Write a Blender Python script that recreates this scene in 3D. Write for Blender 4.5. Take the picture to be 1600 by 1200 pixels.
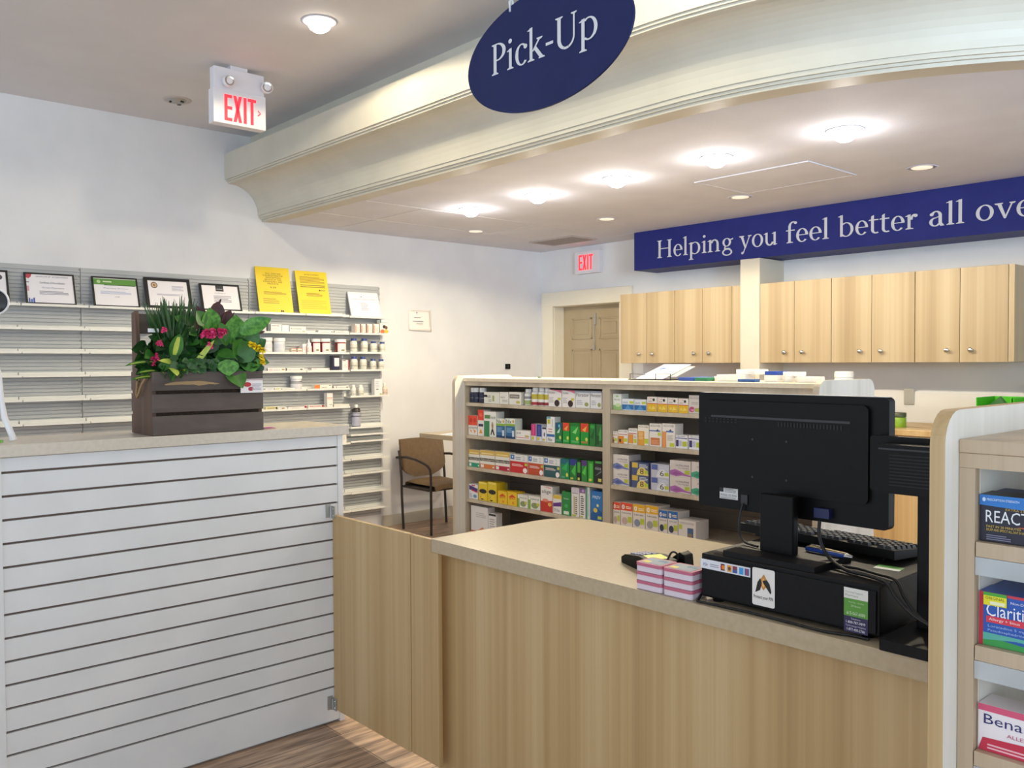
import bpy, bmesh, math, random
from math import sin, cos, pi, radians as R
from mathutils import Vector, Matrix

for o in list(bpy.data.objects):
    bpy.data.objects.remove(o)
S = bpy.context.scene
COL = S.collection

# ------------------------------------------------------------------ camera
cam_d = bpy.data.cameras.new('camera')
cam = bpy.data.objects.new('camera', cam_d)
COL.objects.link(cam)
cam_d.sensor_fit = 'HORIZONTAL'
cam_d.sensor_width = 36.0
cam_d.lens = 36.0 * 1363.8 / 1600.0
cam_d.clip_start = 0.05
YAW, PIT, ROL = R(41.94), R(1.438), R(-0.2577)
fwd = Vector((-cos(YAW) * cos(PIT), sin(YAW) * cos(PIT), -sin(PIT)))
r0 = fwd.cross(Vector((0, 0, 1))).normalized()
u0 = r0.cross(fwd)
rt = r0 * cos(ROL) + u0 * sin(ROL)
up = u0 * cos(ROL) - r0 * sin(ROL)
M = Matrix((rt, up, -fwd)).transposed().to_4x4()
M.translation = Vector((0, 0, 1.49))
cam.matrix_world = M
S.camera = cam

# ------------------------------------------------------------------ world, daylight, exposure
# light levels: sky, added lower-world fill, window areas, recessed lamps, added ceiling fill (watts)
SKY = (0.85, 0.92, 1.0, 1.2)
LOWER_FILL = (0.74, 0.87, 1.0, 2.6)  # lower half of the world, set brighter than the sky to lift the ceilings
WIN = (0.6, 0.8, 1.0, 62)
LAMP_DROP = (1.0, .86, .59, 67)
LAMP_MAIN = (1.0, .88, .62, 42)
CEIL_FILL = (1.0, .97, .95, 3.5)
w = bpy.data.worlds.new('world')
S.world = w
w.use_nodes = True
_n, _l = w.node_tree.nodes, w.node_tree.links
_tc = _n.new('ShaderNodeTexCoord')
_sp = _n.new('ShaderNodeSeparateXYZ')
_l.new(_tc.outputs['Generated'], _sp.inputs[0])
_mr = _n.new('ShaderNodeMapRange')
_mr.inputs['From Min'].default_value = -0.08
_mr.inputs['From Max'].default_value = 0.04
_l.new(_sp.outputs['Z'], _mr.inputs['Value'])
_mx = _n.new('ShaderNodeMix')
_mx.data_type = 'RGBA'
_l.new(_mr.outputs[0], _mx.inputs[0])
_mx.inputs[6].default_value = tuple(c * LOWER_FILL[3] for c in LOWER_FILL[:3]) + (1,)
_mx.inputs[7].default_value = tuple(c * SKY[3] for c in SKY[:3]) + (1,)
_l.new(_mx.outputs[2], _n['Background'].inputs[0])
_n['Background'].inputs[1].default_value = 1.0


def area(name, loc, target, sx, sy, c):
    l = bpy.data.lights.new(name, 'AREA')
    l.shape = 'RECTANGLE'
    l.size, l.size_y, l.energy, l.color = sx, sy, c[3], c[:3]
    o = bpy.data.objects.new(name, l)
    COL.objects.link(o)
    o.location = loc
    d = Vector(target) - Vector(loc)
    o.rotation_euler = d.to_track_quat('-Z', 'Y').to_euler()
    return o


SOFFIT_FILL = (0.62, 0.80, 1.0, 12)
area('soffit_fill_light', (3.9, 0.2, 2.2), (-1.2, 3.7, 2.9), 1.4, 1.0, SOFFIT_FILL).data.spread = R(34)  # narrow area light added to brighten the curved soffit front
area('window_daylight', (3.8, -1.6, 2.0), (-2.5, 2.2, 2.2), 4.0, 2.0, WIN)

S.view_settings.view_transform = 'Standard'
S.view_settings.look = 'None'
S.view_settings.exposure = 0.0
S.view_settings.gamma = 1.0
S.view_settings.use_curve_mapping = False


# ------------------------------------------------------------------ materials
def lin(c):
    if isinstance(c, str):
        c = c.lstrip('#')
        if len(c) == 3:
            c = c[0] * 2 + c[1] * 2 + c[2] * 2
        c = tuple(int(c[i:i + 2], 16) / 255 for i in (0, 2, 4))
    return tuple((v / 12.92 if v <= 0.04045 else ((v + 0.055) / 1.055) ** 2.4) for v in c) + (1.0,)


_m = {}


def mat(c, rough=0.5, metal=0.0, spec=0.5):
    """plain colour with a faint procedural mottling"""
    k = (c, rough, metal, spec)
    if k in _m:
        return _m[k]
    m = bpy.data.materials.new('paint_' + (c if isinstance(c, str) else 'x').strip('#'))
    m.use_nodes = True
    b = m.node_tree.nodes['Principled BSDF']
    b.inputs['Base Color'].default_value = lin(c)
    b.inputs['Roughness'].default_value = rough
    b.inputs['Metallic'].default_value = metal
    b.inputs['Specular IOR Level'].default_value = spec
    _m[k] = m
    return m


def nodes(name):
    m = bpy.data.materials.new(name)
    m.use_nodes = True
    return m, m.node_tree.nodes, m.node_tree.links, m.node_tree.nodes['Principled BSDF']


def ramp(N, stops):
    r = N.new('ShaderNodeValToRGB')
    e = r.color_ramp.elements
    while len(e) < len(stops):
        e.new(0.5)
    for i, (p, c) in enumerate(stops):
        e[i].position = p
        e[i].color = lin(c)
    return r


def laminate(name, tones, scale=(9, 9, 0.22), rough=0.45, detail=2):
    """woodgrain laminate, grain running along local Z: broad bands plus fine lines"""
    m, N, L, b = nodes(name)
    tc = N.new('ShaderNodeTexCoord')

    def layer(k, zk, det):
        mp = N.new('ShaderNodeMapping')
        mp.inputs['Scale'].default_value = (scale[0] * k, scale[1] * k, scale[2] * zk)
        L.new(tc.outputs['Object'], mp.inputs[0])
        n = N.new('ShaderNodeTexNoise')
        n.inputs['Scale'].default_value = 1.0
        n.inputs['Detail'].default_value = det
        L.new(mp.outputs[0], n.inputs['Vector'])
        return n
    n1, n2, n3 = layer(.8, .6, detail), layer(4.5, 1.2, 3), layer(20, 4, 2)
    a = N.new('ShaderNodeMath'); a.operation = 'MULTIPLY_ADD'
    L.new(n2.outputs[0], a.inputs[0]); a.inputs[1].default_value = 0.42; L.new(n1.outputs[0], a.inputs[2])
    c = N.new('ShaderNodeMath'); c.operation = 'MULTIPLY_ADD'
    L.new(n3.outputs[0], c.inputs[0]); c.inputs[1].default_value = 0.16; L.new(a.outputs[0], c.inputs[2])
    d = N.new('ShaderNodeMath'); d.operation = 'SUBTRACT'
    L.new(c.outputs[0], d.inputs[0]); d.inputs[1].default_value = 0.24
    r = ramp(N, tones)
    L.new(d.outputs[0], r.inputs[0])
    L.new(r.outputs[0], b.inputs['Base Color'])
    b.inputs['Roughness'].default_value = rough
    return m


def noisy(name, c1, c2, scale, rough, bump=0.0, bscale=200, detail=4):
    m, N, L, b = nodes(name)
    tc = N.new('ShaderNodeTexCoord')
    n = N.new('ShaderNodeTexNoise')
    n.inputs['Scale'].default_value = scale
    n.inputs['Detail'].default_value = detail
    L.new(tc.outputs['Object'], n.inputs['Vector'])
    r = ramp(N, [(0.35, c1), (0.65, c2)])
    L.new(n.outputs[0], r.inputs[0])
    L.new(r.outputs[0], b.inputs['Base Color'])
    b.inputs['Roughness'].default_value = rough
    if bump:
        n2 = N.new('ShaderNodeTexNoise')
        n2.inputs['Scale'].default_value = bscale
        n2.inputs['Detail'].default_value = 3
        L.new(tc.outputs['Object'], n2.inputs['Vector'])
        bp = N.new('ShaderNodeBump')
        bp.inputs['Strength'].default_value = bump
        bp.inputs['Distance'].default_value = 0.01
        L.new(n2.outputs[0], bp.inputs['Height'])
        L.new(bp.outputs[0], b.inputs['Normal'])
    return m


def emit(name, c, s):
    m, N, L, b = nodes(name)
    b.inputs['Base Color'].default_value = lin(c)
    b.inputs['Emission Color'].default_value = lin(c)
    b.inputs['Emission Strength'].default_value = s
    return m


def clear(name, c='ffffff', alpha=0.25, rough=0.1):
    m, N, L, b = nodes(name)
    b.inputs['Base Color'].default_value = lin(c)
    b.inputs['Roughness'].default_value = rough
    b.inputs['Alpha'].default_value = alpha
    return m


def floor_mat():
    m, N, L, b = nodes('wood_plank_floor')
    tc = N.new('ShaderNodeTexCoord')
    mp = N.new('ShaderNodeMapping')
    mp.inputs['Rotation'].default_value = (0, 0, R(90))
    L.new(tc.outputs['Object'], mp.inputs[0])
    br = N.new('ShaderNodeTexBrick')
    br.inputs['Scale'].default_value = 1.0
    br.inputs['Brick Width'].default_value = 1.2
    br.inputs['Row Height'].default_value = 0.16
    br.inputs['Mortar Size'].default_value = 0.002
    br.inputs['Color1'].default_value = lin('e6c6a8')
    br.inputs['Color2'].default_value = lin('cfae92')
    br.inputs['Mortar'].default_value = lin('5d4a3c')
    L.new(mp.outputs[0], br.inputs['Vector'])
    mp2 = N.new('ShaderNodeMapping')
    mp2.inputs['Scale'].default_value = (22, 2.0, 1)
    L.new(tc.outputs['Object'], mp2.inputs[0])
    n = N.new('ShaderNodeTexNoise')
    n.inputs['Scale'].default_value = 2
    n.inputs['Detail'].default_value = 6
    L.new(mp2.outputs[0], n.inputs['Vector'])
    r = ramp(N, [(0.3, '8d8580'), (0.7, 'ffffff')])
    L.new(n.outputs[0], r.inputs[0])
    mx = N.new('ShaderNodeMix')
    mx.data_type = 'RGBA'
    mx.blend_type = 'MULTIPLY'
    mx.inputs[0].default_value = 1
    L.new(br.outputs[0], mx.inputs[6])
    L.new(r.outputs[0], mx.inputs[7])
    L.new(mx.outputs[2], b.inputs['Base Color'])
    b.inputs['Roughness'].default_value = 0.4
    return m


WALL = noisy('wall_paint', 'dedee0', 'e4e4e5', 3, 0.7, 0.04, 120)
CEIL = noisy('ceiling_paint', 'd4d2d4', 'd9d7d9', 3, 0.8, 0.06, 90)
DROP = noisy('stipple_ceiling', 'd4d5de', 'dadbe4', 3, 0.85, 0.25, 160)
TRIMW = noisy('cream_trim_paint', 'c4bfb0', 'cac5b6', 4, 0.5)
PILLAR = noisy('pillar_paint', 'cfc8b8', 'd5cebe', 4, 0.6)
CASING = noisy('door_casing_paint', 'e6dfcc', 'e9e3d2', 4, 0.45)
DOOR_SHADED = noisy('shaded_door_paint', 'a99a7e', 'b0a185', 4, 0.5)  # door colour darkened for the shade in its recess
FLOOR = floor_mat()
LAM = laminate('ash_laminate', [(0.3, 'a6885b'), (0.5, 'bc9d6e'), (0.72, 'ccb184'), (0.85, 'b69768')], rough=0.42)
LAMC = laminate('light_ash_laminate', [(0.3, 'a58e6c'), (0.5, 'b59f7d'), (0.72, 'c4b190'), (0.85, 'b09a78')], rough=0.45)
LAMG = laminate('grey_ash_laminate', [(0.3, 'b5a68f'), (0.55, 'c6b8a1'), (0.8, 'd2c5b0')], scale=(12, 12, 0.3))
LAMH = laminate('pale_panel_laminate', [(0.3, 'd8d3c6'), (0.5, 'e5e0d4'), (0.72, 'eeeae0')], scale=(10, 10, 0.25))
TOP = noisy('countertop_laminate', 'af9f84', 'b6a68b', 60, 0.3)
TOPH = noisy('half_wall_top', 'cbc0b0', 'd2c8b8', 60, 0.25)
TOP_LIT = noisy('lamplit_shelf_top', 'e2d3b8', 'e8dac0', 60, 0.4)  # countertop tone lightened for the lamplight on the gondola top
TOPEDGE = noisy('countertop_edge', 'b3a081', 'bba98b', 60, 0.4)
WHITE = noisy('white_melamine', 'dcdcdb', 'e2e2e1', 5, 0.35)
SLATD = mat('6b5a50', 0.7)
SLATW = noisy('slatwall_grey', 'b0b2b3', 'b6b8b9', 5, 0.5)
SHELFW = noisy('shelf_white', 'e2e2dd', 'e8e8e3', 5, 0.4)
BLUE = noisy('sign_blue', '1c2450', '1f2755', 6, 0.45)
BLUE2 = noisy('fascia_blue', '232a72', '272e78', 6, 0.5)
LETTER = mat('d5d5d6', 0.5)
BLACK = noisy('black_plastic', '050506', '080809', 30, 0.5)
BLACKM = noisy('black_powdercoat', '0a0a0c', '0f0f12', 90, 0.5, 0.08, 600)
DKGREY = mat('2c2c30', 0.5)
METAL = mat('c8c8c8', 0.28, 1.0)
STEEL = mat('b4b4b0', 0.5, 0.8)
CHROME = mat('d8d6d0', 0.18, 1.0)
GONDBACK = noisy('dark_back_panel', '82766a', '8b7f72', 8, 0.6)
CRATE = laminate('weathered_crate_wood', [(0.3, '463d38'), (0.5, '594f49'), (0.75, '6b615a')], scale=(3, 0.8, 14), rough=0.75)
CRATEP = laminate('brown_crate_post', [(0.3, '46342a'), (0.5, '5a4436'), (0.75, '6d5548')], scale=(14, 14, 0.8), rough=0.75)
ROPE = noisy('jute_rope', 'a5865c', '8c6f48', 200, 0.9)
CABLE = mat('101010', 0.5)
RED = emit('exit_red', 'ff2430', 2.2)
BULB = emit('lamp_glow', 'fff4e4', 11)
FAB = noisy('brown_vinyl', '6b5640', '745f48', 40, 0.55)
FABS = noisy('tan_seat', '7d6545', '866e4e', 40, 0.6)
CHFRAME = mat('2b211c', 0.4)


for _b in (BLACK, BLACKM, BLUE, BLUE2):
    _b.node_tree.nodes['Principled BSDF'].inputs['Specular IOR Level'].default_value = 0.22


# ------------------------------------------------------------------ mesh builder
class MB:
    def __init__(s):
        s.v, s.f, s.fm, s.sm, s.ms = [], [], [], [], []

    def mi(s, m):
        if m not in s.ms:
            s.ms.append(m)
        return s.ms.index(m)

    def add(s, vs, fs, m, smooth=False):
        o = len(s.v)
        s.v += [tuple(v) for v in vs]
        k = s.mi(m)
        for f in fs:
            s.f.append(tuple(i + o for i in f))
            s.fm.append(k)
            s.sm.append(smooth)
        return s

    def box(s, x0, x1, y0, y1, z0, z1, m):
        v = [(x, y, z) for x in (x0, x1) for y in (y0, y1) for z in (z0, z1)]
        return s.add(v, [(0, 1, 3, 2), (4, 6, 7, 5), (0, 4, 5, 1), (2, 3, 7, 6), (0, 2, 6, 4), (1, 5, 7, 3)], m)

    def prism(s, poly, axis, a, b, m, smooth=False, mcap=None):
        """extrude a 2D polygon along axis; poly is (y,z) for x, (x,z) for y, (x,y) for z"""
        def p(q, t):
            return {'x': (t, q[0], q[1]), 'y': (q[0], t, q[1]), 'z': (q[0], q[1], t)}[axis]
        n = len(poly)
        vs = [p(q, a) for q in poly] + [p(q, b) for q in poly]
        s.add(vs, [(i, (i + 1) % n, n + (i + 1) % n, n + i) for i in range(n)], m, smooth)
        mc = mcap or m
        s.add([p(q, a) for q in poly], [tuple(range(n))[::-1]], mc)
        s.add([p(q, b) for q in poly], [tuple(range(n))], mc)
        return s

    def lathe(s, prof, m, c=(0, 0, 0), n=20, cap=True, axis='z', a0=0, a1=2 * pi):
        full = abs(a1 - a0 - 2 * pi) < 1e-6
        k = n if full else n + 1

        def p(r, h, a):
            x, y = r * cos(a), r * sin(a)
            q = {'z': (x, y, h), 'y': (x, -h, y), 'x': (h, x, y)}[axis]
            return (q[0] + c[0], q[1] + c[1], q[2] + c[2])
        vs = []
        for r, h in prof:
            vs += [p(r, h, a0 + (a1 - a0) * i / n) for i in range(k)]
        fs = []
        for j in range(len(prof) - 1):
            for i in range(n):
                i2 = (i + 1) % k
                fs.append((j * k + i, j * k + i2, (j + 1) * k + i2, (j + 1) * k + i))
        s.add(vs, fs, m, True)
        if cap:
            for j, rev in ((0, True), (len(prof) - 1, False)):
                if prof[j][0] > 1e-6:
                    ring = vs[j * k:(j + 1) * k]
                    f = tuple(range(k))
                    s.add(ring, [f[::-1] if rev else f], m)
        return s

    def tube(s, pts, r, m, n=8, closed=False):
        P = [Vector(p) for p in pts]
        rs = r if isinstance(r, (list, tuple)) else [r] * len(P)
        vs, prev = [], None
        for i, p in enumerate(P):
            a = P[i - 1] if (i > 0 or closed) else p
            b = P[(i + 1) % len(P)] if (i < len(P) - 1 or closed) else p
            t = (b - a).normalized()
            if prev is None:
                q = Vector((0, 0, 1)) if abs(t.z) < 0.9 else Vector((1, 0, 0))
                nx = t.cross(q).normalized()
            else:
                nx = (prev - t * prev.dot(t)).normalized()
            prev = nx
            ny = t.cross(nx)
            vs += [p + (nx * cos(2 * pi * k / n) + ny * sin(2 * pi * k / n)) * rs[i] for k in range(n)]
        fs = []
        L = len(P)
        for i in range(L if closed else L - 1):
            j = (i + 1) % L
            fs += [(i * n + k, i * n + (k + 1) % n, j * n + (k + 1) % n, j * n + k) for k in range(n)]
        s.add(vs, fs, m, True)
        if not closed:
            s.add(vs[:n], [tuple(range(n))[::-1]], m)
            s.add(vs[-n:], [tuple(range(n))], m)
        return s

    def grid(s, rows, m, smooth=True):
        k = len(rows[0])
        vs = [p for r in rows for p in r]
        fs = [(j * k + i, j * k + i + 1, (j + 1) * k + i + 1, (j + 1) * k + i) for j in range(len(rows) - 1) for i in range(k - 1)]
        return s.add(vs, fs, m, smooth)

    def xf(s, mtx, start=0):
        s.v = s.v[:start] + [tuple(mtx @ Vector(v)) for v in s.v[start:]]
        return s

    def build(s, name, parent=None, bevel=0, **kw):
        me = bpy.data.meshes.new(name)
        me.from_pydata(s.v, [], s.f)
        for m in s.ms:
            me.materials.append(m)
        me.polygons.foreach_set('material_index', s.fm)
        me.polygons.foreach_set('use_smooth', s.sm)
        me.update()
        o = bpy.data.objects.new(name, me)
        COL.objects.link(o)
        if parent:
            o.parent = parent
        if bevel:
            b = o.modifiers.new('bevel', 'BEVEL')
            b.width = bevel
            b.segments = 2
            b.limit_method = 'ANGLE'
        for k, v in kw.items():
            o[k] = v
        return o


def tag(o, label, cat, group=None):
    o['label'] = label
    o['category'] = cat
    if group:
        o['group'] = group
    return o


def thing(name, label, cat, loc=(0, 0, 0), rz=0, group=None):
    o = bpy.data.objects.new(name, None)
    o.empty_display_size = 0.05
    COL.objects.link(o)
    o.location = loc
    o.rotation_euler = (0, 0, rz)
    return tag(o, label, cat, group)


def dup(root, loc, label, rz=None, group=None):
    r = root.copy()
    COL.objects.link(r)
    r.location = loc
    if rz is not None:
        r.rotation_euler = (0, 0, rz)
    r['label'] = label
    if group:
        r['group'] = group
    for ch in list(root.children):
        c = ch.copy()
        COL.objects.link(c)
        c.parent = r
        for g in list(ch.children):
            d = g.copy()
            COL.objects.link(d)
            d.parent = c
    return r


def struct(o):
    o['kind'] = 'structure'
    return o


# ------------------------------------------------------------------ lettering
_tg = {}


def text_geo(t):
    if t in _tg:
        return _tg[t]
    cu = bpy.data.curves.new('t', 'FONT')
    cu.body = t
    cu.resolution_u = 2
    ob = bpy.data.objects.new('t', cu)
    COL.objects.link(ob)
    dg = bpy.context.evaluated_depsgraph_get()
    me = ob.evaluated_get(dg).to_mesh()
    vs = [(v.co.x, v.co.y) for v in me.vertices]
    fs = [tuple(p.vertices) for p in me.polygons]
    ob.evaluated_get(dg).to_mesh_clear()
    bpy.data.objects.remove(ob)
    bpy.data.curves.remove(cu)
    x0, x1 = min(v[0] for v in vs), max(v[0] for v in vs)
    y0, y1 = min(v[1] for v in vs), max(v[1] for v in vs)
    _tg[t] = ([((v[0] - x0) / (x1 - x0), (v[1] - y0) / (y1 - y0)) for v in vs], fs)
    return _tg[t]


def art_on(mb, art, W, H, eps=0.0004, y=0.0):
    """print flat artwork on a front face lying in y=0, x in -W/2..W/2, z in 0..H (facing -Y)"""
    for k, a in enumerate(art):
        yy = y - eps * (1 + 0.35 * k)
        t = a[0]
        X = lambda u: (u - 0.5) * W
        if t == 'r':
            _, u0, v0, u1, v1, c = a
            mb.add([(X(u0), yy, v0 * H), (X(u1), yy, v0 * H), (X(u1), yy, v1 * H), (X(u0), yy, v1 * H)], [(0, 1, 2, 3)], mat(c))
        elif t == 't':
            _, s, u0, v0, u1, v1, c = a
            vs, fs = text_geo(s)
            mb.add([(X(u0 + (u1 - u0) * p), yy, (v0 + (v1 - v0) * q) * H) for p, q in vs], fs, mat(c))
        elif t == 'c':
            _, u, v, rx, rz, c = a
            n = 18
            mb.add([(X(u + rx * cos(2 * pi * i / n)), yy, (v + rz * sin(2 * pi * i / n)) * H) for i in range(n)], [tuple(range(n))], mat(c))
        elif t == 'p':
            _, pts, c = a
            mb.add([(X(u), yy, v * H) for u, v in pts], [tuple(range(len(pts)))], mat(c))
        elif t == 'l':          # greeked lines of small print
            _, u0, v0, u1, v1, n, c = a
            h = (v1 - v0) / n
            for i in range(n):
                e = u1 - (0.18 * (u1 - u0) if i % 3 == 2 else 0)
                q = v0 + h * i
                mb.add([(X(u0), yy, q * H), (X(e), yy, q * H), (X(e), yy, (q + h * .5) * H), (X(u0), yy, (q + h * .5) * H)], [(0, 1, 2, 3)], mat(c))


# broad-pen serif alphabet: strokes as flat polygons in units of the cap height
class Glyph:
    def __init__(s):
        s.q = []
        s.w = 0

    def poly(s, *p):
        s.q.append(list(p))
        return s

    def stem(s, x, y0, y1, t=0.115):
        return s.poly((x, y0), (x + t, y0), (x + t, y1), (x, y1))

    def foot(s, x, y, t=0.115, l=0.075, r=0.075, h=0.03):
        return s.poly((x - l, y), (x + t + r, y), (x + t + r, y + h), (x + t, y + h * 2.2), (x, y + h * 2.2), (x - l, y + h))

    def head(s, x, y, t=0.115, l=0.075, r=0.075, h=0.03):
        return s.poly((x - l, y), (x + t + r, y), (x + t + r, y - h), (x + t, y - h * 2.2), (x, y - h * 2.2), (x - l, y - h))

    def flag(s, x, y, t=0.115):
        return s.poly((x - 0.085, y - 0.055), (x + t, y + 0.015), (x + t, y - 0.1), (x, y - 0.085), (x - 0.085, y - 0.08))

    def ring(s, cx, cy, a, b, t=0.12, th=0.04, a0=0, a1=360, n=22, skew=0.0):
        for i in range(n):
            p = R(a0 + (a1 - a0) * i / n)
            q = R(a0 + (a1 - a0) * (i + 1) / n)
            f = lambda an, A, B: (cx + A * cos(an) + skew * B * sin(an), cy + B * sin(an))
            s.poly(f(p, a - t, b - th), f(p, a, b), f(q, a, b), f(q, a - t, b - th))
        return s

    def dot(s, x, y, r):
        return s.poly(*[(x + r * cos(2 * pi * i / 14), y + r * sin(2 * pi * i / 14)) for i in range(14)])


def glyphs():
    T = 0.115
    X = 0.66          # x-height
    A = 1.04          # ascender
    D = -0.30         # descender
    G = {}

    def new(c, w):
        g = Glyph()
        g.w = w
        G[c] = g
        return g
    new('l', .32).stem(.1, 0, A).foot(.1, 0).flag(.1, A)
    new('i', .32).stem(.1, 0, X).foot(.1, 0).flag(.1, X).dot(.155, .9, .075)
    g = new('H', .95)
    for x in (.11, .69):
        g.stem(x, 0, 1, .13).foot(x, 0, .13).head(x, 1, .13)
    g.poly((.2, .5), (.75, .5), (.75, .55), (.2, .55))
    new('P', .68).stem(.11, 0, 1, .13).foot(.11, 0, .13).head(.11, 1, .13, .075, 0).ring(.27, .715, .37, .285, .14, .045, -90, 90).poly((.2, .43), (.28, .43), (.28, .475), (.2, .475)).poly((.2, 1), (.28, 1), (.28, .955), (.2, .955))
    new('U', .9).stem(.12, .3, 1, .13).head(.12, 1, .13).stem(.7, .3, 1, .06).head(.7, 1, .06).ring(.44, .32, .32, .34, .13, .07, 180, 290).ring(.44, .32, .32, .34, .06, .07, 290, 360)
    new('-', .36).poly((.04, .3), (.32, .3), (.32, .39), (.04, .39))
    new('e', .57).ring(.3, .33, .26, .345, .12, .045, 0, 318).poly((.1, .33), (.56, .33), (.56, .37), (.1, .37)).poly((.44, .33), (.56, .33), (.55, .45), (.44, .45))
    new('o', .66).ring(.33, .33, .3, .345, .125, .045)
    new('c', .53).ring(.31, .33, .27, .345, .125, .045, 48, 318).dot(.46, .55, .075)
    new('p', .72).stem(.1, D, X).foot(.1, D).flag(.1, X).ring(.36, .335, .3, .34, .12, .045, -128, 128)
    new('b', .69).stem(.09, 0.02, A).flag(.09, A).ring(.35, .335, .3, .345, .12, .045, -132, 128)
    g = new('n', .76)
    g.stem(.1, 0, X).foot(.1, 0).flag(.1, X).ring(.385, .42, .225, .255, .115, .07, 0, 165).stem(.495, 0, .43).foot(.495, 0)
    g = new('u', .75)
    g.stem(.09, .22, X).flag(.09, X).ring(.315, .25, .225, .265, .115, .07, 180, 340).stem(.51, 0, X).flag(.51, X).poly((.51, 0), (.7, .03), (.7, .055), (.6, .07))
    g = new('r', .5)
    g.stem(.1, 0, X).foot(.1, 0, T, .075, .11).flag(.1, X).ring(.36, .4, .17, .27, .1, .08, 75, 175).dot(.405, .59, .075)
    g = new('f', .42)
    g.stem(.11, 0, .82).foot(.11, 0, T, .075, .1).ring(.33, .8, .22, .27, .115, .06, 62, 180).dot(.43, .985, .068).poly((.01, .6), (.4, .6), (.4, .655), (.01, .655))
    g = new('t', .43)
    g.stem(.11, .14, .8).poly((.11, .8), (.225, .86), (.225, .6), (.11, .6)).ring(.31, .17, .2, .185, .115, .06, 180, 305).poly((.0, .6), (.4, .6), (.4, .655), (.03, .655))
    g = new('a', .6)
    g.stem(.36, .1, .47).ring(.275, .46, .2, .215, .115, .05, 0, 150).dot(.13, .53, .07).ring(.25, .19, .205, .2, .11, .045, 75, 330).poly((.36, .14), (.475, .14), (.56, .0), (.44, -.01), (.38, .05)).poly((.28, .36), (.4, .4), (.4, .44), (.28, .4))
    g = new('g', .64)
    g.ring(.27, .43, .225, .23, .11, .045).ring(.29, -.1, .265, .19, .085, .06).poly((.16, .24), (.22, .22), (.2, .12), (.13, .12)).poly((.13, .14), (.13, .07), (.4, .05), (.48, .08), (.38, .115), (.2, .12)).poly((.42, .57), (.6, .63), (.6, .56), (.46, .52))
    for c, d in (('v', 0), ('y', D)):
        g = new(c, .66)
        g.poly((.06, X), (.2, X), (.38, .04), (.3, 0))
        g.poly((.3, 0), (.36, .0), (.6, X), (.545, X))
        g.head(.04, X, .17, .05, .06).head(.52, X, .1, .05, .05)
        if d:
            g.poly((.36, .05), (.3, .05), (.19, D + .05), (.24, D + .03)).dot(.17, D + .06, .065)
    g = new('k', .7)
    g.stem(.1, 0, A).foot(.1, 0).flag(.1, A)
    g.poly((.2, .3), (.25, .28), (.56, X), (.48, X)).head(.43, X, .12, .05, .06)
    g.poly((.26, .36), (.35, .43), (.67, .0), (.52, 0)).foot(.5, 0, .12, .04, .08)
    new(' ', .36)
    return G


GL = glyphs()


def write(mb, s, x, z, cap, y, m, track=0.0, wid=None):
    """serif lettering flat in a plane of constant y, facing -Y; wid squeezes it to a total width"""
    tot = sum(GL[c].w + track for c in s) - track
    sx = cap if wid is None else wid / tot
    px = 0.0
    for c in s:
        g = GL[c]
        for q in g.q:
            ar = sum(q[i][0] * q[(i + 1) % len(q)][1] - q[(i + 1) % len(q)][0] * q[i][1] for i in range(len(q)))
            qq = q if ar > 0 else q[::-1]
            mb.add([(x + (px + a) * sx, y - (len(mb.f) % 40) * 2e-5, z + b * cap) for a, b in qq], [tuple(range(len(qq)))], m)
        px += g.w + track
    return x + px * sx


def rrect(x0, x1, z0, z1, r, n=6, corners=(1, 1, 1, 1)):
    """rounded rectangle outline, corners bl br tr tl"""
    out = []
    for k, (cx, cz, a0) in enumerate(((x0 + r, z0 + r, 180), (x1 - r, z0 + r, 270), (x1 - r, z1 - r, 0), (x0 + r, z1 - r, 90))):
        if corners[k]:
            out += [(cx + r * cos(R(a0 + 90 * i / n)), cz + r * sin(R(a0 + 90 * i / n))) for i in range(n + 1)]
        else:
            out.append(((x0, z0), (x1, z0), (x1, z1), (x0, z1))[k])
    return out

# ================================================================== THE SETTING
XL, YB, ZC, ZD = -6.668, 6.404, 3.31, 2.645
m = MB(); m.box(XL - .1, 4.2, -3.7, YB + .4, -.05, 0, FLOOR); struct(m.build('floor'))
m = MB(); m.box(XL - .1, 4.2, -3.7, YB + .1, ZC, ZC + .06, CEIL); struct(m.build('ceiling'))
m = MB(); m.box(XL - .1, XL, -3.7, YB + .1, 0, ZC, WALL); struct(m.build('wall_left'))
m = MB()
m.box(XL, -6.48, YB, YB + .1, 0, ZC, WALL)
m.box(-6.48, -5.54, YB, YB + .1, 2.075, ZC, WALL)
m.box(-5.54, 0.6, YB, YB + .1, 0, ZC, WALL)
struct(m.build('wall_back'))
m = MB(); m.box(XL + .0005, XL + .014, 4.39, YB - .001, 0.0005, .1, TRIMW); struct(m.build('baseboard_left'))
# square pillar between the wall cabinets
m = MB(); m.box(-3.988, -3.813, 6.047, YB - .001, 0.0005, 2.3, PILLAR); struct(m.build('wall_pillar'))
m = MB(); m.box(-2.9 + .1, 0.5, YB - .02, YB - .0005, 1.0405, 1.262, WALL); struct(m.build('trim_backsplash'))

# dropped ceiling with a curved front corner and its moulded front
CX, CY, RR = -2.55, 5.46, 2.2


def path(d, n=28):
    """soffit edge pushed d metres towards the shop"""
    pts = [(XL + .0005, CY - RR - d), (-5.0, CY - RR - d), (-3.6, CY - RR - d)]
    for i in range(n + 1):
        a = R(90) * i / n
        pts.append((CX + (RR + d) * sin(a), CY - (RR + d) * cos(a)))
    pts.append((CX + RR + d, YB - .001))
    return pts


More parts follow.
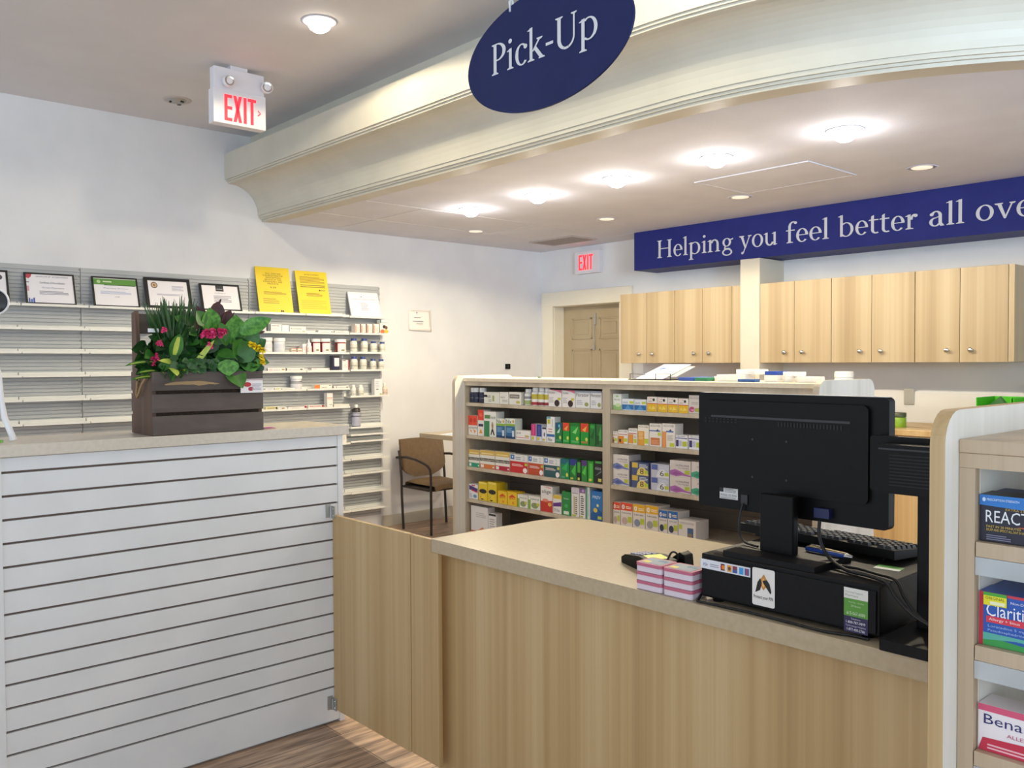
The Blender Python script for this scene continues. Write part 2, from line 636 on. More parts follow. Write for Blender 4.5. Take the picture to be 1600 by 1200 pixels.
pl = path(-0.002)
m = MB(); m.prism([(XL + .0005, YB - .001)] + pl, 'z', ZD, ZD + .05, DROP); struct(m.build('ceiling_dropped'))
prof = [(-.13, 2.644), (0, 2.640), (0, 2.656), (.013, 2.656), (.013, 2.668), (.026, 2.668), (.026, 2.688), (.034, 2.688)]
for i in range(1, 13):
    a = R(90) * i / 12
    prof.append((.034 + .236 * (1 - cos(a)), 2.690 + .222 * sin(a)))
prof += [(.285, 2.914), (.285, 2.926), (.298, 2.926), (.298, 2.938), (.310, 2.938), (.310, 3.14), (.09, 3.14), (.09, ZC - .0005), (0.02, ZC - .0005)]
m = MB()
for k in range(len(prof) - 1):
    (d0, z0), (d1, z1) = prof[k], prof[k + 1]
    A = [(x, y, z0) for x, y in path(d0)]
    B = [(x, y, z1) for x, y in path(d1)]
    m.grid([A, B], TRIMW, smooth=(7 <= k < 19))
struct(m.build('trim_cove'))
# seams of the ceiling panels
m = MB()
for x0, x1, y0, y1 in ((-5.345, -5.333, 3.40, 6.07), (XL + .1, -5.35, 3.905, 3.912), (-6.0, -5.99, 3.40, 6.3), (-5.33, -5.1, 6.08, 6.086), (XL + .1, -5.35, 5.1, 5.107)):
    m.box(x0, x1, y0, y1, ZD - .003, ZD - .0005, CEIL)
struct(m.build('trim_ceiling_seams'))

# back door
m = MB()
m.box(-6.617, -6.465, YB - .028, YB - .0005, .0005, 2.2, CASING)
m.box(-6.617, -5.40, YB - .03, YB - .0006, 2.062, 2.21, CASING)
m.box(-5.556, -5.40, YB - .028, YB - .0005, .0005, 2.06, CASING)
m.box(-6.479, -6.461, YB - .0005, YB + .139, .0005, 2.06, CASING)
m.box(-5.56, -5.541, YB - .0005, YB + .139, .0005, 2.06, CASING)
m.box(-6.479, -5.541, YB - .0005, YB + .139, 2.06, 2.0745, CASING)
fr = m.build('door_1', bevel=.004); struct(fr)
m = MB()
y = YB + .14
m.box(-6.478, -5.542, y, y + .04, .0015, 2.074, DOOR_SHADED)
for x0, x1 in ((-6.34, -6.06), (-5.96, -5.68)):
    for z0, z1 in ((.2, .75), (.9, 1.62), (1.72, 1.94)):
        for a, b, c, d in ((x0, x1, z0, z0 + .02), (x0, x1, z1 - .02, z1), (x0, x0 + .02, z0, z1), (x1 - .02, x1, z0, z1)):
            m.box(a, b, y - .008, y + .001, c, d, DOOR_SHADED)
        m.box(x0 + .05, x1 - .05, y - .006, y + .001, z0 + .05, z1 - .05, DOOR_SHADED)
m.build('door_leaf', fr, bevel=.003)
m = MB()
m.box(-6.03, -6.0, y - .012, y - .0005, 1.86, 1.98, STEEL)
m.tube([(-6.015, y - .02, 1.87), (-6.02, y - .022, 1.78), (-6.01, y - .02, 1.69), (-6.02, y - .02, 1.66)], .006, STEEL)
m.box(-6.035, -6.005, y - .024, y - .012, 1.61, 1.66, STEEL)
m.build('door_chain', fr, label='steel door chain hanging down')

# ================================================================== CEILING FITTINGS
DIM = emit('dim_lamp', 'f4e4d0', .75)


def downlight(x, y, z, on, label, group):
    t = thing('recessed_light', label, 'ceiling light', (x, y, z), 0, group)
    MB().lathe([(.076, 0), (.086, -.004), (.094, -.001), (.094, 0)], DROP, n=28, cap=False).build('trim_ring', t)
    MB().lathe([(.076, -.0005), (.066, .0), (.062, .004)], METAL if not on else CASING, n=28, cap=False).build('reflector', t)
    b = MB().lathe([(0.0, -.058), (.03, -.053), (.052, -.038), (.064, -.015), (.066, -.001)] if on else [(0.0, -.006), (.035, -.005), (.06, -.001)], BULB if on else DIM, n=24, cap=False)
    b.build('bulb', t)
    return t


def ceiling_fill(x, y, z):
    # extra point light added below each lit bulb to brighten the ceiling
    l = bpy.data.lights.new('ceiling_fill_light', 'POINT')
    l.energy = CEIL_FILL[3]
    l.color = CEIL_FILL[:3]
    l.shadow_soft_size = .03
    o = bpy.data.objects.new('ceiling_fill_light', l)
    COL.objects.link(o)
    o.location = (x, y, z - .12)


def lamp(x, y, z, c, size=166, blend=.12):
    l = bpy.data.lights.new('downlight_beam', 'SPOT')
    l.energy = c[3]
    l.color = c[:3]
    l.spot_size = R(size)
    l.spot_blend = blend
    l.shadow_soft_size = .045
    o = bpy.data.objects.new('downlight_beam', l)
    COL.objects.link(o)
    o.location = (x, y, z)
    return o


ordn = ['first', 'second', 'third', 'fourth', 'fifth', 'sixth', 'seventh', 'eighth', 'ninth', 'tenth']
for i, x in enumerate((-5.117, -4.387, -3.666, -2.922, -2.158)):
    downlight(x, 4.19, ZD - .002, True, ('leftmost' if i == 0 else 'rightmost' if i == 4 else ordn[i] + ' from left') + ' of the five lit round downlights in the dropped ceiling', 'lit downlights in the dropped ceiling')
    lamp(x, 4.19, ZD - .075, LAMP_DROP[:3] + (LAMP_DROP[3] * (1.05, .8, .85, .95, .95)[i],))
    ceiling_fill(x, 4.19, ZD)
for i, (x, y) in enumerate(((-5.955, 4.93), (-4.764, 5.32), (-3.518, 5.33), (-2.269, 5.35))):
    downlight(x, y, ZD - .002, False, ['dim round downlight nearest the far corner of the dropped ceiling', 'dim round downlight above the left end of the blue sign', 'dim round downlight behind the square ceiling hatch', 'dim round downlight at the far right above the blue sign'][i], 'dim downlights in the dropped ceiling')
downlight(-4.173, 2.382, ZC - .002, True, 'lit round downlight in the upper ceiling right of the exit sign', 'downlights in the upper ceiling')
lamp(-4.173, 2.382, ZC - .075, LAMP_MAIN)
for x, y in ((-2.29, 2.38),):
    lamp(x, y, ZC - .075, LAMP_MAIN[:3] + (28,))
t = thing('eyeball_light', 'unlit black-ringed gimbal downlight in the upper ceiling left of the exit sign', 'ceiling light', (-6.055, 2.346, ZC - .0005), 0, 'downlights in the upper ceiling')
MB().lathe([(.06, -.002), (.088, -.006), (.096, 0)], mat('bdb5b0', .4), n=28, cap=False).build('trim_ring', t)
MB().lathe([(0, -.006), (.03, -.022), (.05, -.016), (.062, -.002)], STEEL, n=24, cap=False).build('lamp_head', t)
for k in range(3):
    a = 2 * pi * k / 3 + .4
    g = MB(); g.box(-.012, .012, -.006, .006, -.024, -.012, DKGREY)
    g.xf(Matrix.Translation((.045 * cos(a), .045 * sin(a), 0)) @ Matrix.Rotation(a + 1.57, 4, 'Z'))
    g.build('vent_slot', t, label='black vent slot')

# attic hatch and return air grille
t = thing('ceiling_hatch', 'square white access hatch in the dropped ceiling above the blue sign', 'hatch', (-3.0, 4.95, ZD - .0005))
g = MB(); g.box(-.40, .36, -.27, .27, -.004, 0, DROP); g.build('panel', t)
g = MB()
for a, b, c, d in ((-.42, .38, -.29, -.27), (-.42, .38, .27, .29), (-.42, -.40, -.27, .27), (.36, .38, -.27, .27)):
    g.box(a, b, c, d, -.0055, 0, DROP)
g.build('frame', t)
t = thing('air_vent', 'grey slatted return air grille in the dropped ceiling above the far exit sign', 'vent', (-5.87, 5.93, ZD - .0005))
g = MB()
for a, b, c, d in ((-.29, .29, -.17, -.15), (-.29, .29, .15, .17), (-.29, -.27, -.15, .15), (.27, .29, -.15, .15)):
    g.box(a, b, c, d, -.01, 0, mat('b3aaa5', .5))
g.build('frame', t)
g = MB()
for k in range(15):
    y = -.14 + .02 * k
    g.add([(-.27, y - .007, -.001), (.27, y - .007, -.001), (.27, y + .004, -.008), (-.27, y + .004, -.008)], [(0, 1, 2, 3)], mat('958c88', .5))
g.build('slats', t)


# exit signs
def exit_letters(mb, x, y0, z0, wd, ht, mt, chev=True):
    """EXIT in the plane x, reading along +Y"""
    def q(*p):
        mb.add([(x, y0 + a * wd, z0 + b * ht) for a, b in p], [tuple(range(len(p)))], mt)
    b = .085
    q((0, 0), (b, 0), (b, 1), (0, 1))
    for v in (0, .44, .88):
        q((b, v), (.215, v), (.215, v + .12), (b, v + .12))
    q((.25, 0), (.34, 0), (.495, 1), (.405, 1))
    q((.405, 0), (.495, 0), (.34, 1), (.25, 1))
    q((.545, 0), (.63, 0), (.63, 1), (.545, 1))
    q((.665, .88), (.91, .88), (.91, 1), (.665, 1))
    q((.745, 0), (.83, 0), (.83, .88), (.745, .88))
    if chev:
        q((.95, .42), (.97, .38), (1.05, .5), (1.02, .5))
        q((1.02, .5), (1.05, .5), (.97, .62), (.95, .58))


HOUS = mat('e4e1e6', .45)
t = thing('exit_sign', 'white exit sign with two emergency lamps hanging from the upper ceiling', 'exit sign', (-5.125, 2.372, 0))
g = MB(); g.box(-.075, -.012, -.158, .166, 3.155, 3.287, HOUS); g.build('battery_housing', t, bevel=.004)
g = MB(); g.box(-.075, 0, -.168, .170, 2.946, 3.1545, HOUS); g.build('sign_face', t, bevel=.004)
g = MB(); g.box(-.07, -.02, -.05, .06, 3.2875, ZC - .0005, HOUS); g.build('ceiling_mount', t)
g = MB(); exit_letters(g, .0012, -.10, 2.965, .225, .158, RED); g.build('lettering', t, label='glowing red EXIT letters and chevron')
for dy, dz, tilt in ((-.085, 3.195, 0), (.172, 3.205, .25)):
    h = MB().lathe([(.018, -.012), (.033, .012), (.036, .042), (.033, .044)], HOUS, n=20, axis='x')
    h.xf(Matrix.Translation((0, dy, dz)) @ Matrix.Rotation(-tilt, 4, 'Z'))
    hd = h.build('emergency_lamp', t)
    l = MB().lathe([(.0, .036), (.012, .038), (.02, .043), (.03, .0445)], CHROME, n=18, axis='x', cap=False)
    l.xf(Matrix.Translation((.001, dy, dz)) @ Matrix.Rotation(-tilt, 4, 'Z'))
    l.build('lens', hd)
t = thing('exit_sign', 'small exit sign on the far wall above the back door', 'exit sign', (-5.95, YB, 0))
g = MB(); g.box(-.165, .165, -.06, -.0005, 2.365, 2.585, HOUS); g.build('sign_box', t, bevel=.004)
g = MB(); exit_letters(g, 0, -.105, 2.4, .21, .15, RED, False)
g.xf(Matrix.Translation((0, -.0615, 0)) @ Matrix.Rotation(R(-90), 4, 'Z'))
g.build('lettering', t, label='glowing red EXIT letters')

# oval hanging sign
t = thing('hanging_sign', 'dark blue oval sign lettered Pick-Up hanging over the counter', 'sign', (-1.652, 1.6, 2.31), R(0))
n = 72
g = MB(); g.prism([(.308 * cos(2 * pi * i / n), .157 * sin(2 * pi * i / n)) for i in range(n)], 'y', -.003, .003, BLUE); g.build('board', t)
g = MB(); write(g, 'Pick-Up', -.205, -.026, .084, -.0042, LETTER, wid=.405); g.build('lettering', t)
for sx in (-.125, .125):
    g = MB()
    g.tube([(sx, -.004, .128), (sx, -.006, .155), (sx, 0, .165), (sx, .006, .155), (sx, .004, .128)], .0035, clear('clear_plastic', 'e8eef2', .6), n=6)
    g.tube([(sx, 0, .165), (sx, 0, ZC - 2.31 - .001)], .0022, clear('clear_plastic', 'e8eef2', .6), n=6)
    g.build('hanger', t)

# blue lettered fascia over the cabinets
t = thing('fascia_sign', 'long blue fascia sign lettered Helping you feel better all over above the cabinets', 'sign', (0, 6.08, 0))
g = MB(); g.box(-5.116, -.6, 0, YB - 6.08 - .001, 2.306, ZD - .0008, BLUE2); g.build('fascia', t)
for wd, x0, x1 in (('Helping', -4.86, -4.07), ('you', -4.02, -3.67), ('feel', -3.605, -3.245), ('better', -3.18, -2.60), ('all', -2.535, -2.295), ('over', -2.235, -1.80)):
    g = MB(); write(g, wd, x0, 2.393, .152, -.0015, LETTER, wid=x1 - x0); g.build('lettering', t)

# ================================================================== BACK WALL CABINETS
def cabinet(x0, x1, splits, label, z0=1.478, z1=2.095, filler=None):
    t = thing('wall_cabinet', label, 'cabinet', (0, 6.05, 0), 0, 'upper cabinets on the back wall')
    g = MB(); g.box(x0 + .001, x1 - .001, .021, YB - 6.05 - .001, z0, z1, LAMC); g.build('carcass', t)
    xs = [x0, (x0 + (filler[0] if filler else x1)) / 2, filler[0] if filler else x1]
    for i in range(2):
        g = MB(); g.box(xs[i] + .0015, xs[i + 1] - .0015, 0, .02, z0 - .002, z1 + .002, LAMC)
        off = random.Random(int(x0 * 100) + i).uniform(-3, 3)
        d = g.build('door', t, bevel=.0015)
        for v in d.data.vertices:
            v.co.x -= off
        d.location.x = off
        kx = xs[1] + (-.075 if i == 0 else .075)
        k = MB().lathe([(.006, -.006), (.006, -.016), (.014, -.02), (.016, -.027), (.010, -.031), (0, -.032)], METAL, (kx - off, 0, 1.556), 16, axis='y')
        k.v = [(a, -(b) if False else b, c) for a, b, c in k.v]
        # lathe axis y stores -h, so mirror to stand proud of the door
        k.v = [(a, -b, c) for a, b, c in k.v]
        k.build('knob', d)
    if filler:
        g = MB(); g.box(filler[0] + .001, filler[1] - .001, .004, .02, z0, z1, LAMC); g.build('filler_strip', t)
    return t


cabinet(-5.255, -4.645, None, 'left wall cabinet of the pair beside the back door')
cabinet(-4.643, -3.990, None, 'right wall cabinet of the pair, between its neighbour and the pillar', filler=(-4.07, -3.990))
cabinet(-3.811, -3.215, None, 'first two-door wall cabinet right of the pillar')
cabinet(-3.213, -2.607, None, 'middle one of the three wall cabinets right of the pillar')
cabinet(-2.605, -1.985, None, 'rightmost wall cabinet, by the slatwall at the picture edge', filler=(-2.02, -1.985))

# rear worktop
t = thing('rear_counter', 'ash laminate work counter along the back wall under the cabinets', 'counter', (0, 5.68, 0))
g = MB(); g.box(-3.81, -.9, 0, YB - 5.68 - .021, 1.0, 1.04, LAM); g.build('worktop', t, bevel=.004)
g = MB(); g.box(-3.80, -.9, .05, YB - 5.68 - .03, .001, .9995, LAM); g.build('cabinet_base', t)
t = thing('switch_plate', 'grey metal switch plate on the back wall above the rear counter', 'switch', (-2.785, YB - .0203, 1.225))
g = MB(); g.box(-.037, .037, -.006, -.0005, -.058, .058, STEEL); g.build('plate', t, bevel=.002)
t = thing('thermostat', 'small black wall sensor on the left wall near the far corner', 'sensor', (XL, 5.926, 1.446))
g = MB(); g.box(.0005, .018, -.03, .03, -.026, .026, BLACK); g.build('case', t, bevel=.003)
g = MB(); g.box(.018, .0195, -.014, .014, -.012, .012, DKGREY); g.build('button', t)

# slatwall strip at the right edge of the back wall
t = thing('back_slatwall', 'grey slatwall strip on the back wall right of the cabinets', 'slatwall', (0, YB, 0))
g = MB(); g.box(-1.975, -1.0, -.012, -.0005, 1.30, 2.1, SLATW)
for k in range(31):
    g.box(-1.975, -1.0, -.018, -.012, 1.305 + .0255 * k, 1.305 + .0255 * k + .019, SLATW)
g.build('panel', t)
for i, z in enumerate((1.49, 1.63, 1.80, 1.98, 2.11)):
    o = MB().box(-1.955, -1.3, YB - .16, YB - .0185, z, z + .016, SHELFW).build('slatwall_shelf', bevel=.002)
    tag(o, ['lowest', 'second lowest', 'middle', 'second highest', 'highest'][i] + ' short white shelf on the slatwall at the right picture edge', 'shelf', 'shelves on the right slatwall')
t = thing('pump_bottle', 'white and teal bottle at the right picture edge below the small shelves', 'bottle', (-1.885, 6.25, 1.2625))
MB().lathe([(.03, 0), (.032, .004), (.032, .06), (.028, .075)], mat('3f9aa0', .4), n=16).build('body', t)
MB().lathe([(.0285, .0755), (.026, .12), (.012, .13), (.012, .15)], mat('eef0ee', .4), n=16).build('cap', t)
o = tag(MB().box(-1.98, -1.4, 6.14, YB - .0205, 1.242, 1.262, SHELFW).build('slatwall_shelf', bevel=.002), 'small white ledge under the teal bottle at the right picture edge', 'shelf')

# green bins on the rear counter
for i, (x0, x1, lab) in enumerate(((-2.117, -1.915, 'left one of two lime green storage bins on the rear counter'), (-1.905, -1.68, 'right one of two lime green storage bins, cut by the picture edge'))):
    t = thing('storage_bin', lab, 'bin', (0, 0, 1.0405), 0, 'green bins on the rear counter')
    GR = mat('4fc41e', .45)
    g = MB()
    y0, y1, h = 5.80, 6.10, .216
    g.box(x0, x1, y0, y1, 0, .006, GR)
    g.box(x0, x0 + .006, y0, y1, .006, h, GR)
    g.box(x1 - .006, x1, y0, y1, .006, h, GR)
    g.box(x0 + .006, x1 - .006, y1 - .006, y1, .006, h, GR)
    g.box(x0 + .006, x1 - .006, y0, y0 + .006, .006, h * .62, GR)
    g.build('bin_body', t, bevel=.002)
    g = MB(); g.box(x0 + .05, x1 - .05, y0 - .004, y0 - .0005, .03, .075, mat('e8efe2')); g.build('label_holder', t)
o = MB(); o.box(-.07, .07, -.012, .012, -.06, .06, mat('4a7a4a', .5)); o = o.build('green_folder'); o.location = (-2.015, 5.92, 1.17); o.rotation_euler = (.2, .9, 0)
tag(o, 'dark green packet leaning in the left lime bin', 'packet')
def jar(x, y, z, r, h, label, capc='f3f3f0', body='f0f0ec', group=None, capr=1.02, caph=.3):
    t = thing('jar', label, 'jar', (x, y, z), 0, group)
    MB().lathe([(r * .95, 0), (r, .004), (r, h * (1 - caph) - .006), (r * .86, h * (1 - caph))], mat(body, .4), n=20).build('body', t)
    MB().lathe([(r * capr, h * (1 - caph) + .0005), (r * capr, h * .97), (r * capr * .93, h)], mat(capc, .4), n=20).build('lid', t)
    return t
jar(-2.047, 5.73, 1.0405, .045, .155, 'white lidded tub in front of the left lime green bin')
jar(-2.62, 5.5 + .35, 1.0405, .045, .10, 'lime green tub with dark lid on the rear counter behind the monitor', capc='4a4f36', body='86ad2e')
for i, (x, w_, h_) in enumerate(((-3.02, .16, .012),)):
    o = MB().box(x, x + w_, 5.72, 5.84, 1.0405, 1.0405 + h_, mat('efeeea')).build('notepad', bevel=.001)
    tag(o, 'white notepad lying on the rear counter right of the monitor', 'notepad')
jar(-3.061, 5.95, 1.0405, .066, .373, 'tall white canister standing above the right end panel of the gondola', caph=.12)

# ================================================================== LEFT WALL: SLATWALL, SHELVES, FRAMES
for i, (y0, y1) in enumerate(((.61, 1.869), (1.873, 3.129), (3.133, 4.378))):
    g = MB(); g.box(XL + .0005, XL + .010, y0, y1, .12, 2.172, SLATW)
    z = .125
    while z < 2.16:
        g.box(XL + .010, XL + .018, y0, y1, z, min(z + .0195, 2.172), SLATW)
        z += .0255
    for k in range(40):
        g.box(XL + .0181, XL + .019, y1 - .010, y1 - .002, .2 + .05 * k, .213 + .05 * k, mat('8f8f8a', .6))
    tag(g.build('slatwall'), ['left section of the left wall slatwall, behind the flower planter crate', 'middle section of the left wall slatwall, behind the flowers', 'right section of the left wall slatwall, stocked with tubs and bottles'][i], 'slatwall', 'slatwall sections on the left wall')

YS = [.65, 1.06, 1.467, 1.892, 2.383, 2.72, 3.13, 3.579, 3.995, 4.403]
WALLX = XL + .0185


def wshelf(y0, y1, z, label):
    g = MB()
    x0, x1 = WALLX, XL + .134
    g.prism([(x0, z), (x1, z - .003), (x1, z + .013), (x1 - .003, z + .013), (x1 - .003, z + .001), (x0, z + .004)], 'y', y0 + .004, y1 - .004, SHELFW)
    g.box(x0, x0 + .003, y0 + .004, y1 - .004, z + .0041, z + .03, SHELFW)
    o = g.build('slatwall_shelf')
    tag(o, label, 'shelf', 'white shelves on the left slatwall')


LZ = [1.887, 1.727, 1.566, 1.405, 1.240, 1.077]
MZ = [1.889, 1.735, 1.568, 1.415, 1.263, 1.104]
colname = {1: "in the column cut by the left photo edge", 2: 'under the frame with red and blue corners', 3: 'under the green-banded certificate',
           4: 'holding the wide black frame behind the grass', 5: 'holding the frame with the dark square emblem', 6: 'under the left yellow notice', 7: 'under the right yellow notice',
           8: 'under the small white certificate'}
lo = ['top', 'second', 'third', 'fourth', 'fifth', 'sixth', 'seventh', 'eighth', 'ninth', 'tenth', 'eleventh', 'twelfth']
for c in (1, 2, 3, 4, 5, 6, 7):
    zs = LZ if c < 6 else MZ
    if c in (4, 5):
        zs = zs[:1]
    for i, z in enumerate(zs):
        wshelf(YS[c], YS[c + 1], z, 'white shelf ' + ('' if c in (4, 5) else ('topmost ' if i == 0 else lo[i] + ' from the top ')) + colname[c])
for i, z in enumerate((.79, .645, .515, .355, .20)):
    wshelf(YS[7], YS[8], z, lo[i].replace('top', 'first') + ' short white shelf end below countertop level right of the half wall')
RZ = [1.883, 1.738, 1.572, 1.42, 1.192, .922, .858, .80, .647, .519, .352, .20]
for i, z in enumerate(RZ):
    wshelf(YS[8], YS[9], z, 'white shelf ' + ('topmost ' if i == 0 else lo[i] + ' from the top ') + colname[8])
XF = XL + .124          # front of things standing on the shelves


def leaning(name, label, cat, y0, y1, z0, h, art, frame=None, col='eeeaee', group=None, dz=.0):
    """a picture leaning on the slatwall: bottom at the shelf lip, top against the wall"""
    wd = y1 - y0
    lean = math.asin(min(.3, .085 / h))
    t = thing(name, label, cat, (XL + .112, (y0 + y1) / 2, z0 + .006), 0, group)
    mt = Matrix.Rotation(R(90), 4, 'Z') @ Matrix.Rotation(-lean, 4, 'X')

    def fin(g, nm, **k):
        g.xf(mt)
        return g.build(nm, t, **k)
    if frame:
        fc, ft = frame
        g = MB()
        for a in ((-wd / 2, wd / 2, 0, ft), (-wd / 2, wd / 2, h - ft, h), (-wd / 2, -wd / 2 + ft, ft, h - ft), (wd / 2 - ft, wd / 2, ft, h - ft)):
            g.box(a[0], a[1], 0, .015, a[2], a[3], mat(fc, .35))
        fin(g, 'frame')
        g = MB(); g.box(-wd / 2 + ft, wd / 2 - ft, .003, .012, ft, h - ft, mat(col, .5))
        s = len(g.v)
        art_on(g, art, wd - 2 * ft, h - 2 * ft, y=.003)
        g.v = g.v[:s] + [(a, b, c + ft) for a, b, c in g.v[s:]]
        fin(g, 'certificate')
    else:
        g = MB(); g.box(-wd / 2, wd / 2, 0, .008, 0, h, mat(col, .5))
        art_on(g, art, wd, h)
        fin(g, 'sheet')
    return t


GY = '9a98a6'
ZT = 1.8925
G1 = 'framed certificates on the top wall shelf'
leaning('framed_certificate', "black framed certificate cut by the photo's left edge, dark seal in its corner", 'frame', 1.10, 1.408, ZT, .232, [('c', .86, .82, .07, .09, '56525a'), ('l', .15, .2, .75, .6, 4, GY)], ('17171a', .013), group=G1)
leaning('framed_certificate', 'thin black framed certificate with red maple corner and blue skyline corner', 'frame', 1.505, 1.82, ZT, .228,
        [('p', [(0, 1), (.13, 1), (.10, .90), (.05, .84), (0, .88)], 'c04a58'), ('r', 0, .7, .06, .73, '6a6a72'), ('r', 0, .40, .05, .58, 'd8a4b4'), ('r', .02, 0, .05, .16, '4a62a8'), ('r', .06, 0, .11, .12, '6a82bc'), ('r', .115, 0, .15, .17, '4a62a8'),
         ('t', 'CERTIFICATE OF', .2, .9, .52, .95, '7d7a86'), ('t', 'ACCREDITATION', .56, .9, .9, .95, '7d7a86'), ('t', 'Certificate of Accreditation', .28, .68, .82, .75, '56545f'), ('t', 'Green Pharmacy', .32, .5, .8, .56, '8b88a0'), ('l', .26, .3, .88, .44, 3, GY)], ('141416', .011), group=G1)
leaning('framed_certificate', 'thin black framed certificate with a green band across its top', 'frame', 1.935, 2.25, ZT, .228,
        [('r', 0, .76, 1, .98, '5f9440'), ('c', .12, .87, .045, .06, 'b8d0a0'), ('r', .22, .85, .42, .90, 'cfdfba'), ('r', .24, .74, .98, .765, '2f4a2a'), ('t', 'Rexall Pharmacy Division'.replace('Rexall ', ''), .22, .6, .8, .66, '7b83a4'), ('l', .14, .42, .86, .54, 3, 'b4bad8'), ('t', 'AWARD', .46, .3, .58, .34, '7a7a8a')], ('141416', .011), group=G1)
leaning('framed_certificate', 'wide black framed document with a round gold seal, behind the spiky grass', 'frame', 2.30, 2.64, ZT, .245,
        [('c', .16, .82, .085, .125, '5a4636'), ('c', .16, .82, .065, .095, 'cfb08a'), ('c', .16, .82, .03, .045, '8a6a4a'), ('l', .6, .62, .9, .84, 5, 'b9b7c6'), ('l', .2, .42, .8, .5, 2, 'a9a7b8')], ('1c1c20', .024), group=G1)
leaning('framed_certificate', 'black framed certificate with a dark square emblem at its top centre', 'frame', 2.715, 3.035, ZT, .222,
        [('r', .38, .76, .6, 1, '3a3a3e'), ('r', .41, .84, .57, .87, 'a8a8ac'), ('t', 'Certificate of', .34, .66, .64, .71, '8a879a'), ('l', .3, .3, .78, .6, 5, GY)], ('17171a', .014), group=G1)
YL = 'f0cf2a'
leaning('yellow_notice', 'left one of two tall yellow notices on the top wall shelf', 'notice', 3.18, 3.478, ZT, .385,
        [('t', 'ONLY SIGNS AND', .28, .84, .74, .875, '4a3f10'), ('t', 'CONVERSATIONS FOR', .2, .795, .8, .83, '4a3f10'), ('t', 'PRESCRIPTION', .28, .75, .72, .785, '4a3f10'), ('t', 'SERVICES AT THIS', .24, .705, .74, .74, '4a3f10'), ('t', 'DISPENSARY ARE', .2, .66, .76, .695, '4a3f10'), ('t', 'PRIVATE', .32, .615, .64, .65, '4a3f10'), ('t', '9.99', .38, .53, .56, .57, '4a3f10'),
         ('l', .18, .40, .84, .47, 3, '9a8420'), ('l', .14, .2, .6, .33, 3, 'c0a428'), ('r', .62, .02, .66, .06, '2a2a20'), ('c', .69, .04, .025, .02, '2a2a20')], None, YL, 'yellow notices on the top wall shelf')
leaning('yellow_notice', 'right one of two tall yellow notices, with finer print', 'notice', 3.535, 3.83, ZT, .375,
        [('t', 'NOTICE TO PATIENTS', .28, .9, .74, .935, '4a3f10'), ('l', .12, .72, .9, .88, 6, '9a8420'), ('l', .12, .62, .9, .7, 2, '8a7620'), ('c', .72, .56, .025, .02, '2a2a20'), ('r', .76, .55, .9, .57, '8a7620'), ('l', .28, .42, .78, .5, 3, '8a7620'), ('l', .1, .12, .88, .34, 5, 'd9bb28')], None, YL, 'yellow notices on the top wall shelf')
leaning('framed_certificate', 'small white framed certificate at the right end of the top wall shelf', 'frame', 4.03, 4.335, ZT, .222,
        [('c', .42, .86, .018, .025, '3a3a4a'), ('t', 'Certificate of Completion and Award', .08, .7, .92, .77, '8a8696'), ('l', .35, .2, .62, .6, 6, 'b8b4c4')], ('efeef0', .014), 'eeeaf0', group=G1)

t = thing('wall_notice', 'white paper notice with curled corner taped to the left wall', 'notice', (XL + .004, 4.83, 1.78))
rows = []
for j in range(7):
    v = j / 6
    rows.append([(.001 + .03 * max(0, .25 - v) * 4 * max(0, .5 - abs(u - .25)) + .012 * (1 - v) * u, (u - .5) * .255, v * .205 + .012 * (1 - u) * (1 - v)) for u in [i / 8 for i in range(9)]])
g = MB(); g.grid(rows, mat('efe9e2', .7)); p = g.build('paper', t)
sd = p.modifiers.new('thick', 'SOLIDIFY'); sd.thickness = .0008
g = MB()
for (a, b, c, d) in ((.30, .82, .36, .88), (.2, .62, .5, .64), (.15, .45, .62, .475), (.3, .35, .6, .365), (.05, .93, .9, .94), (.88, .2, .89, .94)):
    g.add([(.0165 * (1 - b) * a + .002 + .0125, (a - .5) * .255, b * .205), (.0165 * (1 - b) * c + .0145, (c - .5) * .255, b * .205), (.0145, (c - .5) * .255, d * .205), (.0145, (a - .5) * .255, d * .205)], [(0, 1, 2, 3)], mat('9a94a4'))
g.build('print', t)

# ================================================================== SLATTED HALF WALL
t = thing('half_wall', 'white slatted half wall with beige laminate top under the flower planter', 'half wall', (-3.145, 1.27, 0))
ox, oy = -3.145, 1.27
g = MB()
g.box(-3.475 - ox, -3.178 - ox, .61 - oy, 1.886 - oy, .0005, 1.1915, WHITE)
g.build('core', t)
g = MB(); g.box(-3.1775 - ox, -3.171 - ox, .643 - oy, 1.866 - oy, .012, 1.190, SLATD); g.build('groove_backing', t, label='brown groove backing')
g = MB()
z = .012
zc = .151
while z < 1.18:
    z1 = min(zc - .004, 1.190)
    g.box(-3.171 - ox, -3.159 - ox, .643 - oy, 1.866 - oy, z, z1, WHITE)
    z = zc + .004
    zc += .0763
sl = g.build('slat_panel', t)
g = MB()
g.box(-3.178 - ox, -3.155 - ox, 1.8665 - oy, 1.890 - oy, .001, 1.191, WHITE)
g.build('corner_trim', t)
g = MB(); g.box(-3.178 - ox, -3.153 - ox, .60 - oy, .6425 - oy, .001, 1.191, WHITE); g.build('corner_trim', t)
g = MB(); g.box(-3.50 - ox, 0, .57 - oy, 1.915 - oy, 1.192, 1.232, TOPH); g.build('countertop', t, bevel=.003)

